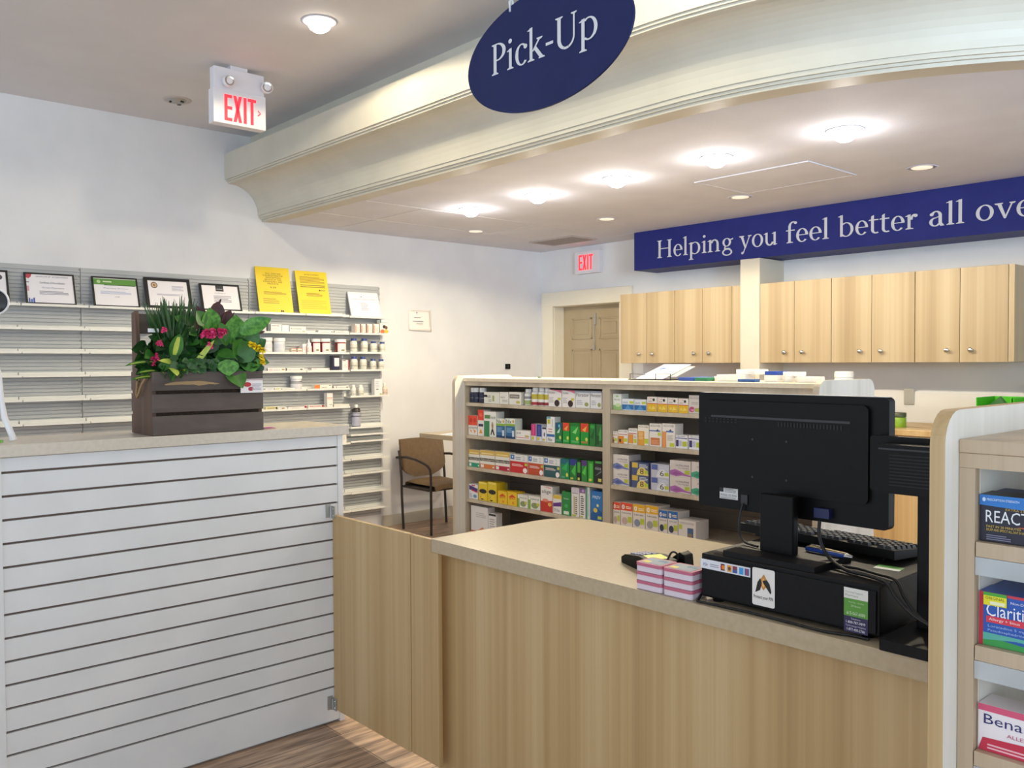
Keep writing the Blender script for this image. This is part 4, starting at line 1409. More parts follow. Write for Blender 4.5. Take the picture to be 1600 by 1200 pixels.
ZDR = CZ + .1235
cable('power_cable', 'thin black cable hanging from the monitor left of its neck', [(-1.327, 2.026, ZDR + .115), (-1.33, 2.015, ZDR + .08), (-1.325, 2.005, ZDR + .045), (-1.295, 1.985, ZDR + .022), (-1.245, 1.97, ZDR + .019)], .0032)
cable('video_cable', 'thick black cable running from the monitor down to the right over the drawer', [(-1.095, 2.008, ZDR + .10), (-1.088, 1.995, ZDR + .06), (-1.06, 1.985, ZDR + .022), (-1.0, 1.95, ZDR + .006), (-.93, 1.93, ZDR + .006), (-.878, 1.905, ZDR + .004), (-.85, 1.89, ZDR - .02), (-.80, 1.875, ZDR - .05), (-.73, 1.88, ZDR - .075), (-.68, 1.90, ZDR - .088)], .0045)
cable('network_cable', 'second black cable lying beside the thick one at the drawer right corner', [(-1.05, 1.975, ZDR + .005), (-.99, 1.985, ZDR + .005), (-.93, 1.965, ZDR + .005), (-.876, 1.945, ZDR + .003), (-.845, 1.925, ZDR - .03), (-.79, 1.91, ZDR - .07), (-.69, 1.92, ZDR - .092)], .0036)
cable('counter_cable', 'black cable looping along the counter edge in front of the cash drawer', [(-1.368, 1.96, CZ + .055), (-1.368, 1.915, CZ + .02), (-1.352, 1.862, CZ + .004), (-1.34, 1.848, CZ + .004), (-1.28, 1.852, CZ + .004), (-1.18, 1.856, CZ + .004), (-1.08, 1.853, CZ + .004), (-1.0, 1.850, CZ + .004), (-.94, 1.866, CZ + .004), (-.90, 1.868, CZ + .004)], .0032)

# pens
for x, y, a, c, lab in ((-1.09, 2.048, .22, 'b8a478', 'gold pen lying on the drawer behind the monitor neck'), (-1.085, 2.026, .12, '2a4a9a', 'blue pen lying on the drawer behind the monitor neck')):
    tt = thing('pen', lab, 'pen', (x, y, ZDR + .0055), -a, 'pens on the cash drawer')
    tt.location.z = ZDR + .0202
    g = MB(); g.lathe([(.0052, -.06), (.0054, .05)], mat(c, .3, .6 if c == 'b8a478' else 0), (0, 0, 0), 12, axis='x'); g.build('barrel', tt)
    g = MB(); g.lathe([(.0050, .0505), (.0012, .07)], METAL, (0, 0, 0), 12, axis='x'); g.box(-.058, -.02, -.001, .001, .0055, .0075, METAL); g.build('tip_and_clip', tt)

# keyboard behind the monitor
t = thing('keyboard', 'black computer keyboard tilted up behind the monitor', 'keyboard', (-1.178, 2.205, CZ + .1237), R(-6))
KB = MB(); KB.prism([(-.075, .006), (.085, .0), (.085, .016), (-.075, .030)], 'x', -.235, .235, BLACK)
ang = math.atan2(-.014, .16)
lift = .004
mt = Matrix.Translation((0, 0, lift))
g = KB; g.v = [(a, b, c + lift) for a, b, c in g.v]; g.build('tray', t, bevel=.002)
for x in (-.18, .18):
    g = MB(); g.box(x - .015, x + .015, -.06, -.05, 0, .0095, BLACK); g.build('foot', t)
    g = MB(); g.box(x - .015, x + .015, .068, .078, 0, .0045, BLACK); g.build('foot', t)
for r_ in range(6):
    for k in range(22):
        if r_ == 0 and k % 4 == 3:
            continue
        yv = -.058 + .0235 * r_ + (0 if r_ else -.004)
        zv = lift + .030 - .0875 * (yv + .075)
        if r_ == 5 and 4 <= k <= 9:
            if k > 4:
                continue
        q = MB()
        x0 = -.226 + .0206 * k
        q.add([(x0, yv - .009, zv + .0005), (x0 + .018, yv - .009, zv + .0005), (x0 + .018, yv + .0085, zv - .001), (x0, yv + .0085, zv - .001),
               (x0 + .003, yv - .006, zv + .0085), (x0 + .015, yv - .006, zv + .0085), (x0 + .015, yv + .006, zv + .0075), (x0 + .003, yv + .006, zv + .0075)],
              [(3, 2, 1, 0), (4, 5, 6, 7), (0, 1, 5, 4), (1, 2, 6, 5), (2, 3, 7, 6), (3, 0, 4, 7)], mat('1a1a1d', .35))
        KEYS = globals().setdefault('KEYS', [])
        KEYS.append(q)
for i, q in enumerate(KEYS):
    if i < 100:
        q.build('key', t)
    else:
        if i == 100:
            rest = MB()
        rest.add(q.v, q.f, q.ms[0])
if len(KEYS) > 100:
    ro = rest.build('remaining_keys', t); ro['kind'] = 'stuff'

# small pole-mounted display at the right
t = thing('pole_display', 'black pole-mounted customer display half hidden by the right shelf unit', 'display', (-.79, 1.98, CZ))
g = MB(); g.prism(rrect(-.072, .125, -.152, .09, .010), 'z', 0, .024, BLACKM); g.build('base', t, bevel=.004)
g = MB(); g.prism(rrect(-.050, -.012, -.012, .012, .004), 'z', .0245, .36, BLACK); g.build('pole', t)
g = MB(); g.prism(rrect(-.170, .130, .318, .446, .006), 'y', .0125, .034, BLACK); g.build('display_panel', t, bevel=.004)
g = MB(); g.prism(rrect(-.135, .130, .322, .432, .006), 'y', -.040, .012, BLACK); g.build('rear_housing', t, bevel=.004)
g = MB()
for k in range(10):
    g.box(-.10, .10, -.0412, -.0402, .340 + .0075 * k, .343 + .0075 * k, mat('060606', .6))
g.box(-.125, .12, -.0414, -.0402, .420, .424, DKGREY)
g.build('vent_slots', t)

# card terminal and pill organizers
t = thing('card_terminal', 'black card payment terminal with a yellow-green label beside the pink boxes', 'card terminal', (-1.672, 2.055, CZ), R(-22))
g = MB(); g.prism([(-.095, 0.0), (.095, 0.0), (.095, .038), (.02, .042), (-.07, .030), (-.095, .018)], 'y', -.045, .045, BLACK); g.build('body', t, bevel=.008)
g = MB(); g.prism([(-.102, .004), (-.0955, .004), (-.0955, .014), (-.102, .010)], 'y', -.032, .032, mat('c0342c', .4)); g.build('red_slot', t, label='red card slot')
g = MB()
g.add([(.015, -.03, .0428), (.07, -.03, .0405), (.07, .03, .0405), (.015, .03, .0428)], [(0, 1, 2, 3)], mat('dfe86a', .4)); g.build('screen_label', t, label='yellow-green label')
g = MB()
for a in range(3):
    for b in range(4):
        x = -.065 + .019 * b; y = -.028 + .02 * a
        z = .0305 + (x + .07) * .133 + .0008
        g.box(x, x + .013, y, y + .013, z, z + .003, mat('8a8aa8', .4))
g.build('keypad', t)
cable('terminal_cable', 'black cable loop standing up behind the card terminal', [(-1.60, 2.04, CZ + .02), (-1.585, 2.05, CZ + .06), (-1.57, 2.06, CZ + .055), (-1.572, 2.07, CZ + .02), (-1.53, 2.1, CZ + .004), (-1.47, 2.10, CZ + .004)], .003)
t = thing('display_stand', 'small black triangular stand behind the pink pill boxes', 'stand', (-1.59, 2.10, CZ))
g = MB(); g.prism([(-.035, 0), (.035, 0), (.03, .05), (.012, .058), (-.02, .035)], 'y', -.02, .02, BLACK); g.build('body', t, bevel=.005)

for s, (x, y, rz, lab) in enumerate(((-1.505, 1.882, R(2), 'left'), (-1.411, 1.884, R(3), 'right'))):
    for k in range(3):
        lvl = ['bottom', 'middle', 'top'][k]
        t = thing('pill_organizer', '%s pink-lidded pill box of the %s stack on the counter' % (lvl, lab), 'pill box', (x, y, CZ + .0245 * k), rz, 'pink pill boxes stacked on the counter')
        wd, dd = .0455 if s else .043, .037
        g = MB(); g.prism(rrect(-wd, wd, -dd, dd, .008), 'z', .0004, .0148, mat('dccdd6', .35)); g.build('tray', t, bevel=.002)
        g = MB(); g.prism(rrect(-wd - .001, wd + .001, -dd - .001, dd + .001, .009), 'z', .0152, .0240, mat('c0667f', .3)); g.build('lid', t, bevel=.0015)
        if k == 2:
            g = MB(); g.prism(rrect(-wd + .008, wd - .008, -dd + .008, dd - .008, .004), 'z', .0241, .0246, mat('c9d2da', .12))
            g.box(-wd + .012, -wd + .034, -dd + .012, -dd + .03, .0247, .0251, mat('e6d24a')); g.box(.002, wd - .016, dd - .034, dd - .016, .0247, .0251, mat('9ab4c4', .2)); g.build('lid_window', t, label='clear lid window with yellow sticker')

# ================================================================== ON TOP OF THE GONDOLA
GT = 1.3875
t = thing('brochure_tray', 'wire tray holding white paper on top of the gondola', 'tray', (-3.06, 3.83, GT))
g = MB(); g.box(-.14, .16, -.08, .10, 0, .006, DKGREY)
for x in (-.13, .05, .15):
    g.tube([(x, -.075, .006), (x, -.075, .035)], .0025, DKGREY, 6)
g.tube([(-.13, -.075, .035), (-.02, -.075, .03)], .002, DKGREY, 6)
g.tube([(.05, -.075, .035), (.15, -.075, .035)], .002, DKGREY, 6)
g.build('wire_base', t)
g = MB(); g.grid([[(-.10, -.06, .0075), (.085, -.06, .0075)], [(-.03, .10, .085), (.155, .10, .085)]], mat('f4f5f8', .5), False)
g.add([(-.025, .045, .0605), (-.005, .045, .0605), (.01, .06, .068), (-.01, .06, .068)], [(0, 1, 2, 3)], mat('2a5ab0'))
g.add([(.003, .045, .0605), (.013, .045, .0605), (.025, .06, .068), (.015, .06, .068)], [(0, 1, 2, 3)], mat('3a6ac0'))
p = g.build('paper', t, label='white paper with a small blue mark'); sd = p.modifiers.new('thick', 'SOLIDIFY'); sd.thickness = .002; sd.offset = -1
g = MB(); g.grid([[(.09, -.02, .02), (.145, -.02, .02)], [(.14, .09, .075), (.19, .09, .075)]], clear('acrylic', 'e6e8e2', .45), False); p = g.build('clear_holder', t); sd = p.modifiers.new('thick', 'SOLIDIFY'); sd.thickness = .003


def flat(name, label, x0, x1, y, d, h, col, z=GT, cat='binder', group=None):
    o = MB().box(x0, x1, y, y + d, z, z + h, mat(col, .5)).build(name, bevel=.002)
    return tag(o, label, cat, group)


flat('blue_binder', 'blue slim binder lying on the gondola top right of the wire tray', -2.862, -2.76, 3.76, .2, .018, '2a4ea8')
flat('green_binder', 'green slim binder lying on the gondola top beside the blue one', -2.757, -2.675, 3.76, .2, .017, '2a7a5a')
jar(-2.645, 3.82, GT, .024, .024, 'tiny white cap-like tub beside the green binder on the gondola', caph=.5)
flat('white_carton', 'long low white carton lying on the gondola top in front of the pillar', -2.62, -2.47, 3.76, .12, .034, 'f1efea', cat='carton')
flat('white_carton', 'white carton stacked on the long low carton before the pillar', -2.53, -2.42, 3.80, .12, .026, 'f3f1ec', z=GT + .0345, cat='carton')
flat('teal_pen_case', 'teal and blue pen case lying before the white cartons', -2.455, -2.36, 3.70, .05, .014, '24569a', cat='pen case')
flat('white_carton', 'white carton under the flat blue box on the gondola', -2.345, -2.275, 3.76, .1, .034, 'f1efea', cat='carton')
flat('blue_box', 'flat blue box lying on a white carton on the gondola', -2.345, -2.275, 3.765, .09, .018, '2a50b0', z=GT + .0345, cat='box')
for i, x in enumerate((-2.235, -2.175)):
    jar(x, 3.80, GT, .026, .05, ['left', 'right'][i] + ' one of two small white tubs on the gondola near its right end', group='two white tubs on the gondola', caph=.45)
flat('white_carton', 'low white carton on the gondola beside its right end panel', -2.14, -2.06, 3.72, .1, .028, 'efede8', cat='carton')
jar(-3.6, 3.9, GT, .012, .012, 'tiny grey-green bottle stopper on the left part of the gondola top', capc='8fa090', body='8fa090', caph=.5).location = (-4.02, 3.85, GT)

# ================================================================== MEDICINE BOXES AND BOTTLES
def pbox(name, label, group, x, y, z, wd, d, h, col, art=(), rz=0, cat='medicine box', parent=None):
    g = MB(); g.box(-wd / 2, wd / 2, 0, d, 0.0003, h, mat(col, .38))
    art_on(g, art, wd, h)
    o = g.build(name)
    o.location = (x, y, z)
    o.rotation_euler = (0, 0, rz)
    return tag(o, label, cat, group)


def bottle(name, label, group, x, y, z, r, h, body, capc, bands=(), caph=.2, neck=.72, capr=None, cat='bottle', spout=None):
    t = thing(name, label, cat, (x, y, z), 0, group)
    hb = h * (1 - caph)
    g = MB(); g.lathe([(r * .93, .0003), (r, .004), (r, hb - r * .5), (r * .9, hb - r * .22), (r * neck, hb)], mat(body, .35), n=18); g.build('body', t)
    cr = capr or r * neck * 1.08
    g = MB()
    if spout:
        g.lathe([(cr, hb + .0005), (cr, hb + (h - hb) * .35), (cr * .45, hb + (h - hb) * .5), (cr * .3, h)], mat(capc, .4), n=16)
    else:
        g.lathe([(cr, hb + .0005), (cr, h - .002), (cr * .94, h)], mat(capc, .4), n=16)
    g.build('cap', t)
    if bands:
        g = MB()
        for z0, z1, c in bands:
            g.lathe([(r + .0005, z0 * h), (r + .0005, z1 * h)], mat(c, .45), n=18, cap=False)
        g.build('label', t)
    return t


WR = R(90)
bottle('pill_bottle', 'leftmost of three navy-labelled white-capped bottles on the gondola top shelf', 'items on the left bay top shelf of the gondola', -4.4734, 3.6786, 1.2240, 0.0256, 0.0973, '2a2f48', 'f2f2ee', [(0.08, 0.62, '1e2440'), (0.3, 0.34, 'c8ccd8')], caph=0.3)
bottle('pill_bottle', 'middle of three navy-labelled white-capped bottles on the gondola top shelf', 'items on the left bay top shelf of the gondola', -4.4383, 3.6775, 1.2240, 0.0245, 0.0983, '2a2f48', 'f2f2ee', [(0.08, 0.62, '1e2440'), (0.3, 0.34, 'c8ccd8')], caph=0.3)
bottle('pill_bottle', 'rightmost of three navy-labelled white-capped bottles on the gondola top shelf', 'items on the left bay top shelf of the gondola', -4.3809, 3.6825, 1.2240, 0.0295, 0.0984, '2a2f48', 'f2f2ee', [(0.08, 0.62, '1e2440'), (0.3, 0.34, 'c8ccd8')], caph=0.3)
pbox('medicine_box', 'cream box with a black band and leaf print right of the navy bottles', 'items on the left bay top shelf of the gondola', -4.2611, 3.652, 1.2240, 0.1519, 0.08, 0.0738, 'e6e3d6', [('r', 0, 0.55, 0.2, 0.75, '24242a'), ('p', [(0.2, 0.55), (0.2, 0.75), (0.26, 0.55)], '24242a'), ('t', 'SIX', 0.28, 0.5, 0.44, 0.72, '34342e'), ('r', 0.55, 0.2, 0.68, 0.7, 'a9b070'), ('l', 0.3, 0.15, 0.5, 0.4, 2, 'b0ae9a')])
pbox('medicine_box', 'cream box with fine grey print, third group on the gondola top shelf', 'items on the left bay top shelf of the gondola', -4.1400, 3.652, 1.2240, 0.0813, 0.08, 0.0765, 'e9e6da', [('t', 'MULTI', 0.1, 0.5, 0.6, 0.62, '4a4a44'), ('l', 0.3, 0.2, 0.9, 0.4, 2, 'a8a698')])
pbox('medicine_box', 'white and black box lying on the cream boxes of the top shelf', 'items on the left bay top shelf of the gondola', -4.2127, 3.69, 1.3410, 0.1046, 0.06, -0.0067, 'e4e4e4', [('r', 0, 0, 1, 0.35, '2a2a30'), ('l', 0.1, 0.5, 0.5, 0.8, 2, '9a9aa2')])
pbox('medicine_box', 'cream box with a dark-framed brown label on the gondola top shelf', 'items on the left bay top shelf of the gondola', -4.0367, 3.652, 1.2240, 0.1109, 0.08, 0.0789, 'ece8dc', [('r', 0.05, 0.5, 0.86, 0.8, '3a332e'), ('r', 0.08, 0.54, 0.83, 0.76, '8f867a'), ('t', 'VITAMINS', 0.12, 0.58, 0.8, 0.72, 'e4ddd0'), ('r', 0.6, 0.1, 0.9, 0.3, 'c4b860')])
bottle('pill_bottle', 'short white bottle with a green and grey label on the gondola top shelf', 'items on the left bay top shelf of the gondola', -3.9403, 3.6804, 1.2240, 0.0274, 0.0994, 'e2e4de', 'f4f4f0', [(0.06, 0.3, '9fb070'), (0.4, 0.55, '8a8a92')], caph=0.22)
bottle('pill_bottle', 'left one of three white bottles with yellow bands and red bases', 'items on the left bay top shelf of the gondola', -3.8753, 3.6819, 1.2240, 0.0289, 0.1099, 'f2f0ea', 'f4f4f0', [(0.04, 0.2, 'b02a34'), (0.36, 0.64, 'c2b23a')], caph=0.2)
bottle('pill_bottle', 'middle one of three white bottles with yellow bands and red bases', 'items on the left bay top shelf of the gondola', -3.8173, 3.6801, 1.2240, 0.0271, 0.1101, 'f2f0ea', 'f4f4f0', [(0.04, 0.2, '8a2a30'), (0.36, 0.64, 'c2b23a')], caph=0.2)
bottle('pill_bottle', 'right one of three white bottles with yellow bands and red bases', 'items on the left bay top shelf of the gondola', -3.7660, 3.6739, 1.2240, 0.0209, 0.1092, 'f2f0ea', 'f4f4f0', [(0.04, 0.2, '9a2a34'), (0.36, 0.64, 'c2b23a')], caph=0.2)
pbox('medicine_box', 'left white box with pink corner and dark fruit photo on the top shelf', 'items on the left bay top shelf of the gondola', -3.6837, 3.652, 1.2240, 0.1077, 0.07, 0.0993, 'efe9e4', [('p', [(0.1, 1), (1, 1), (1, 0.82), (0.7, 0.92)], 'e67a94'), ('c', 0.66, 0.22, 0.2, 0.2, '3a2420'), ('r', 0.72, 0.4, 0.95, 0.55, 'c8c23a'), ('t', 'FLORA', 0.08, 0.78, 0.5, 0.88, '6a5a60'), ('l', 0.06, 0.25, 0.4, 0.6, 4, 'c4bcb8')])
pbox('medicine_box', 'right white box with pink corner and dark fruit photo on the top shelf', 'items on the left bay top shelf of the gondola', -3.5716, 3.652, 1.2240, 0.1030, 0.07, 0.0990, 'efe9e4', [('p', [(0.1, 1), (1, 1), (1, 0.82), (0.7, 0.92)], 'e67a94'), ('c', 0.66, 0.22, 0.2, 0.2, '3a2420'), ('r', 0.72, 0.4, 0.95, 0.55, 'c8c23a'), ('t', 'FLORA', 0.08, 0.78, 0.5, 0.88, '6a5a60'), ('l', 0.06, 0.25, 0.4, 0.6, 4, 'c4bcb8')])
pbox('medicine_box', 'left grey and white box at the right end of the left top shelf', 'items on the left bay top shelf of the gondola', -3.4579, 3.652, 1.2240, 0.1113, 0.07, 0.0988, 'e8e6e4', [('r', 0, 0.9, 1, 1, '9aa2b0'), ('t', 'Florastor', 0.06, 0.66, 0.94, 0.86, '22242e'), ('c', 0.78, 0.22, 0.14, 0.12, '9aa062'), ('l', 0.08, 0.2, 0.5, 0.5, 3, 'b8b8bc')])
pbox('medicine_box', 'right grey and white box at the right end of the left top shelf', 'items on the left bay top shelf of the gondola', -3.3533, 3.652, 1.2240, 0.0849, 0.07, 0.0994, 'e8e6e4', [('r', 0, 0.9, 1, 1, '9aa2b0'), ('t', 'Florastor', 0.05, 0.66, 0.95, 0.84, '22242e'), ('c', 0.78, 0.22, 0.14, 0.12, '9aa062'), ('l', 0.08, 0.2, 0.5, 0.5, 3, 'b8b8bc')])
pbox('medicine_box', 'low red-orange and white box at the left end of the second shelf', 'items on the left bay second shelf of the gondola', -4.4526, 3.652, 1.0095, 0.0918, 0.07, 0.1296, 'eee9e2', [('r', 0, 0.5, 1, 1, 'e8523a'), ('c', 0.3, 0.76, 0.14, 0.12, 'd03a28'), ('c', 0.7, 0.76, 0.14, 0.12, 'd03a28'), ('t', 'ATHLETE', 0.05, 0.32, 0.95, 0.42, '3a2a28'), ('p', [(0.15, 0.3), (0.3, 0.12), (0.4, 0.2)], 'e8963a'), ('p', [(0.55, 0.3), (0.7, 0.1), (0.85, 0.22)], 'e8963a')])
pbox('medicine_box', 'tall red-topped white box at the left of the second shelf', 'items on the left bay second shelf of the gondola', -4.3707, 3.652, 1.0095, 0.0593, 0.06, 0.1697, 'eee9e2', [('r', 0, 0.6, 1, 1, 'e4482e'), ('c', 0.5, 0.8, 0.25, 0.08, 'f0705a'), ('r', 0.1, 0.36, 0.9, 0.46, '3a3a56'), ('p', [(0.2, 0.1), (0.8, 0.1), (0.5, 0.28)], 'e8a03a')])
pbox('medicine_box', 'white box with green stripe and a running figure on the second shelf', 'items on the left bay second shelf of the gondola', -4.2780, 3.652, 1.0095, 0.1171, 0.07, 0.1616, 'efeee6', [('r', 0, 0, 0.45, 0.62, '3f8a58'), ('r', 0.05, 0.72, 0.5, 0.86, '5a8a4a'), ('t', 'Tinactin', 0.45, 0.72, 0.96, 0.84, '3a5a30'), ('c', 0.7, 0.54, 0.06, 0.05, 'b08a5a'), ('p', [(0.62, 0.5), (0.8, 0.5), (0.76, 0.3), (0.66, 0.3)], 'b08a5a'), ('p', [(0.64, 0.3), (0.76, 0.3), (0.9, 0.08), (0.82, 0.06), (0.7, 0.22), (0.6, 0.06), (0.54, 0.08)], '2a2420')])
pbox('medicine_box', 'left one of two blue and lime boxes lettered Nix on the second shelf', 'items on the left bay second shelf of the gondola', -4.1743, 3.652, 1.0095, 0.0821, 0.06, 0.1210, 'e9efe2', [('r', 0, 0, 1, 0.66, '2f6a9a'), ('r', 0.0, 0.62, 1, 0.74, '8fb23a'), ('t', 'Nix', 0.06, 0.76, 0.62, 0.95, '10120e'), ('c', 0.82, 0.86, 0.09, 0.08, 'd8a02a'), ('r', 0, 0.0, 1, 0.12, '1f3f6a'), ('l', 0.1, 0.3, 0.7, 0.56, 4, '8ab4d0'), ('r', 0.7, 0.1, 0.92, 0.4, 'd8e0ea')])
pbox('medicine_box', 'right one of two blue and lime boxes lettered Nix on the second shelf', 'items on the left bay second shelf of the gondola', -4.0817, 3.652, 1.0095, 0.0857, 0.06, 0.1252, 'e9efe2', [('r', 0, 0, 1, 0.66, '2f6a9a'), ('r', 0.0, 0.62, 1, 0.74, '8fb23a'), ('t', 'Nix', 0.06, 0.76, 0.62, 0.95, '10120e'), ('c', 0.82, 0.86, 0.09, 0.08, 'd8a02a'), ('r', 0, 0.0, 1, 0.12, '1f3f6a'), ('l', 0.1, 0.3, 0.7, 0.56, 4, '8ab4d0'), ('r', 0.7, 0.1, 0.92, 0.4, 'd8e0ea')])
pbox('medicine_box', 'thin pale blue box standing behind the long low white box', 'items on the left bay second shelf of the gondola', -4.0872, 3.72, 1.0095, 0.0448, 0.02, 0.1180, 'bfc8da', [('l', 0.2, 0.2, 0.8, 0.8, 5, '9aa8c4')])
pbox('medicine_box', 'long low white box with a red line on the second shelf', 'items on the left bay second shelf of the gondola', -3.9634, 3.652, 1.0095, 0.1292, 0.06, 0.0557, 'f0ede6', [('t', 'EUR', 0.06, 0.62, 0.34, 0.82, '3a2a2a'), ('r', 0, 0.2, 0.9, 0.26, 'd0485a'), ('r', 0.62, 0.34, 0.9, 0.5, 'b8b04a')])
pbox('medicine_box', 'slim pink and white box in the middle of the second shelf', 'items on the left bay second shelf of the gondola', -3.8692, 3.652, 1.0095, 0.0421, 0.06, 0.1020, 'e9dfe4', [('r', 0, 0.3, 1, 1, 'c8347a'), ('r', 0.3, 0.35, 0.6, 0.95, 'e05a98'), ('r', 0.1, 0.06, 0.6, 0.26, 'd0c44a')])
pbox('medicine_box', 'slim blue box right of the pink one on the second shelf', 'items on the left bay second shelf of the gondola', -3.8204, 3.652, 1.0095, 0.0441, 0.06, 0.1017, 'dfe2ee', [('r', 0, 0.28, 1, 1, '34468e'), ('r', 0.4, 0.35, 0.6, 0.9, '5a6ab0'), ('r', 0.1, 0.06, 0.6, 0.24, 'd0c44a')])
pbox('medicine_box', 'small white and dark box beside the slim blue one on the second shelf', 'items on the left bay second shelf of the gondola', -3.7762, 3.652, 1.0095, 0.0332, 0.06, 0.0859, 'ecebf0', [('r', 0, 0.88, 1, 1, '2a2a3a'), ('c', 0.55, 0.5, 0.2, 0.15, '7a7a8a'), ('r', 0.1, 0.06, 0.7, 0.22, 'c8c04a')])
pbox('medicine_box', 'tall white box with yellow square left of the green boxes', 'items on the left bay second shelf of the gondola', -3.7202, 3.652, 1.0095, 0.0670, 0.05, 0.1523, 'f0f0ec', [('r', 0.1, 0.72, 0.45, 0.9, 'c4c03a'), ('r', 0, 0.92, 0.5, 1, '7ab0b8'), ('r', 0, 0.22, 1, 0.32, '3a6aa8'), ('t', 'Nix', 0.15, 0.05, 0.7, 0.18, '2a2a3a'), ('r', 0.2, 0.5, 0.7, 0.53, 'd06a6a'), ('r', 0.2, 0.4, 0.7, 0.43, 'd06a6a'), ('r', 0.7, 0.6, 0.75, 0.9, '8a9aa0')])
pbox('medicine_box', 'teal-green box left of the red-topped green boxes on the second shelf', 'items on the left bay second shelf of the gondola', -3.6535, 3.652, 1.0095, 0.0532, 0.06, 0.1198, '1f7a46', [('r', 0, 0.7, 1, 1, '1d5a7a'), ('p', [(0.2, 0.5), (0.8, 0.8), (0.6, 0.5)], 'bfe0c8'), ('c', 0.6, 0.85, 0.14, 0.08, '7ac0d8'), ('c', 0.75, 0.28, 0.16, 0.09, 'd8e060'), ('l', 0.1, 0.1, 0.9, 0.2, 2, '6ab080')])
pbox('medicine_box', 'left red-topped green box on the second shelf', 'items on the left bay second shelf of the gondola', -3.5917, 3.652, 1.0095, 0.0546, 0.06, 0.1229, '239a34', [('r', 0, 0.62, 1, 1, 'e0442e'), ('p', [(0.2, 0.7), (0.8, 0.9), (0.6, 0.62)], 'f0b04a'), ('c', 0.75, 0.28, 0.16, 0.09, 'd8e060'), ('l', 0.1, 0.1, 0.9, 0.2, 2, '7ad080')])
pbox('medicine_box', 'bright green box between the two red-topped green boxes', 'items on the left bay second shelf of the gondola', -3.5196, 3.652, 1.0095, 0.0739, 0.06, 0.1246, '249a36', [('p', [(0.2, 0.55), (0.85, 0.85), (0.6, 0.5)], '8ae07a'), ('r', 0, 0.85, 1, 1, '1f7a2c'), ('c', 0.75, 0.28, 0.14, 0.09, 'd8e060'), ('l', 0.1, 0.1, 0.9, 0.2, 2, '7ad080')])
pbox('medicine_box', 'right red-topped green box on the second shelf', 'items on the left bay second shelf of the gondola', -3.4435, 3.652, 1.0095, 0.0628, 0.06, 0.1258, '239a34', [('r', 0, 0.62, 1, 1, 'e0442e'), ('p', [(0.2, 0.7), (0.8, 0.9), (0.6, 0.62)], 'f0b04a'), ('c', 0.75, 0.28, 0.16, 0.09, 'd8e060'), ('l', 0.1, 0.1, 0.9, 0.2, 2, 'e07a4a')])
pbox('medicine_box', 'dark green box second from the right end of the second shelf', 'items on the left bay second shelf of the gondola', -3.3818, 3.652, 1.0095, 0.0454, 0.06, 0.1263, '2a7a30', [('p', [(0.1, 0.4), (0.9, 0.8), (0.6, 0.3)], '1a5a2a'), ('r', 0.2, 0.8, 0.8, 0.94, '3aa84a')])
pbox('medicine_box', 'darkest green box at the right end of the second shelf', 'items on the left bay second shelf of the gondola', -3.3309, 3.652, 1.0095, 0.0435, 0.06, 0.1272, '2f6a34', [('p', [(0.1, 0.2), (0.8, 0.9), (0.9, 0.3)], '4aa84a'), ('r', 0.1, 0.1, 0.5, 0.5, '1f4a2a')])
pbox('medicine_box', 'gold and white box with a green base stripe on the third shelf', 'items on the left bay third shelf of the gondola', -4.4421, 3.652, 0.8005, 0.1128, 0.05, 0.1117, 'ece7da', [('r', 0, 0.74, 1, 1, 'd8b458'), ('r', 0.1, 0.8, 0.9, 0.86, 'f0dca0'), ('r', 0, 0.4, 1, 0.56, '2a2624'), ('t', 'Nicoderm', 0.05, 0.42, 0.95, 0.55, 'e8e0cc'), ('r', 0, 0, 1, 0.24, '2f9a78'), ('r', 0.06, 0.04, 0.26, 0.2, 'f0ede6'), ('c', 0.9, 0.1, 0.05, 0.05, 'f4f0e8')])
pbox('medicine_box', 'gold and white box with an orange base stripe on the third shelf', 'items on the left bay third shelf of the gondola', -4.3064, 3.652, 0.8005, 0.1466, 0.05, 0.1166, 'ece7da', [('r', 0, 0.74, 1, 1, 'd8b458'), ('r', 0.1, 0.8, 0.9, 0.86, 'f0dca0'), ('r', 0, 0.4, 1, 0.56, '2a2624'), ('t', 'Nicoderm', 0.05, 0.42, 0.95, 0.55, 'e8e0cc'), ('r', 0, 0, 1, 0.24, 'd87a3c'), ('r', 0.06, 0.04, 0.26, 0.2, 'f0ede6'), ('c', 0.9, 0.1, 0.05, 0.05, 'f4f0e8')])
pbox('medicine_box', 'gold and white box with a red base stripe on the third shelf', 'items on the left bay third shelf of the gondola', -4.1583, 3.652, 0.8005, 0.1379, 0.05, 0.1179, 'ece7da', [('r', 0, 0.74, 1, 1, 'd8b458'), ('r', 0.1, 0.8, 0.9, 0.86, 'f0dca0'), ('r', 0, 0.4, 1, 0.56, '2a2624'), ('t', 'Nicoderm', 0.05, 0.42, 0.95, 0.55, 'e8e0cc'), ('r', 0, 0, 1, 0.24, 'b8283c'), ('r', 0.06, 0.04, 0.26, 0.2, 'f0ede6'), ('c', 0.9, 0.1, 0.05, 0.05, 'f4f0e8')])
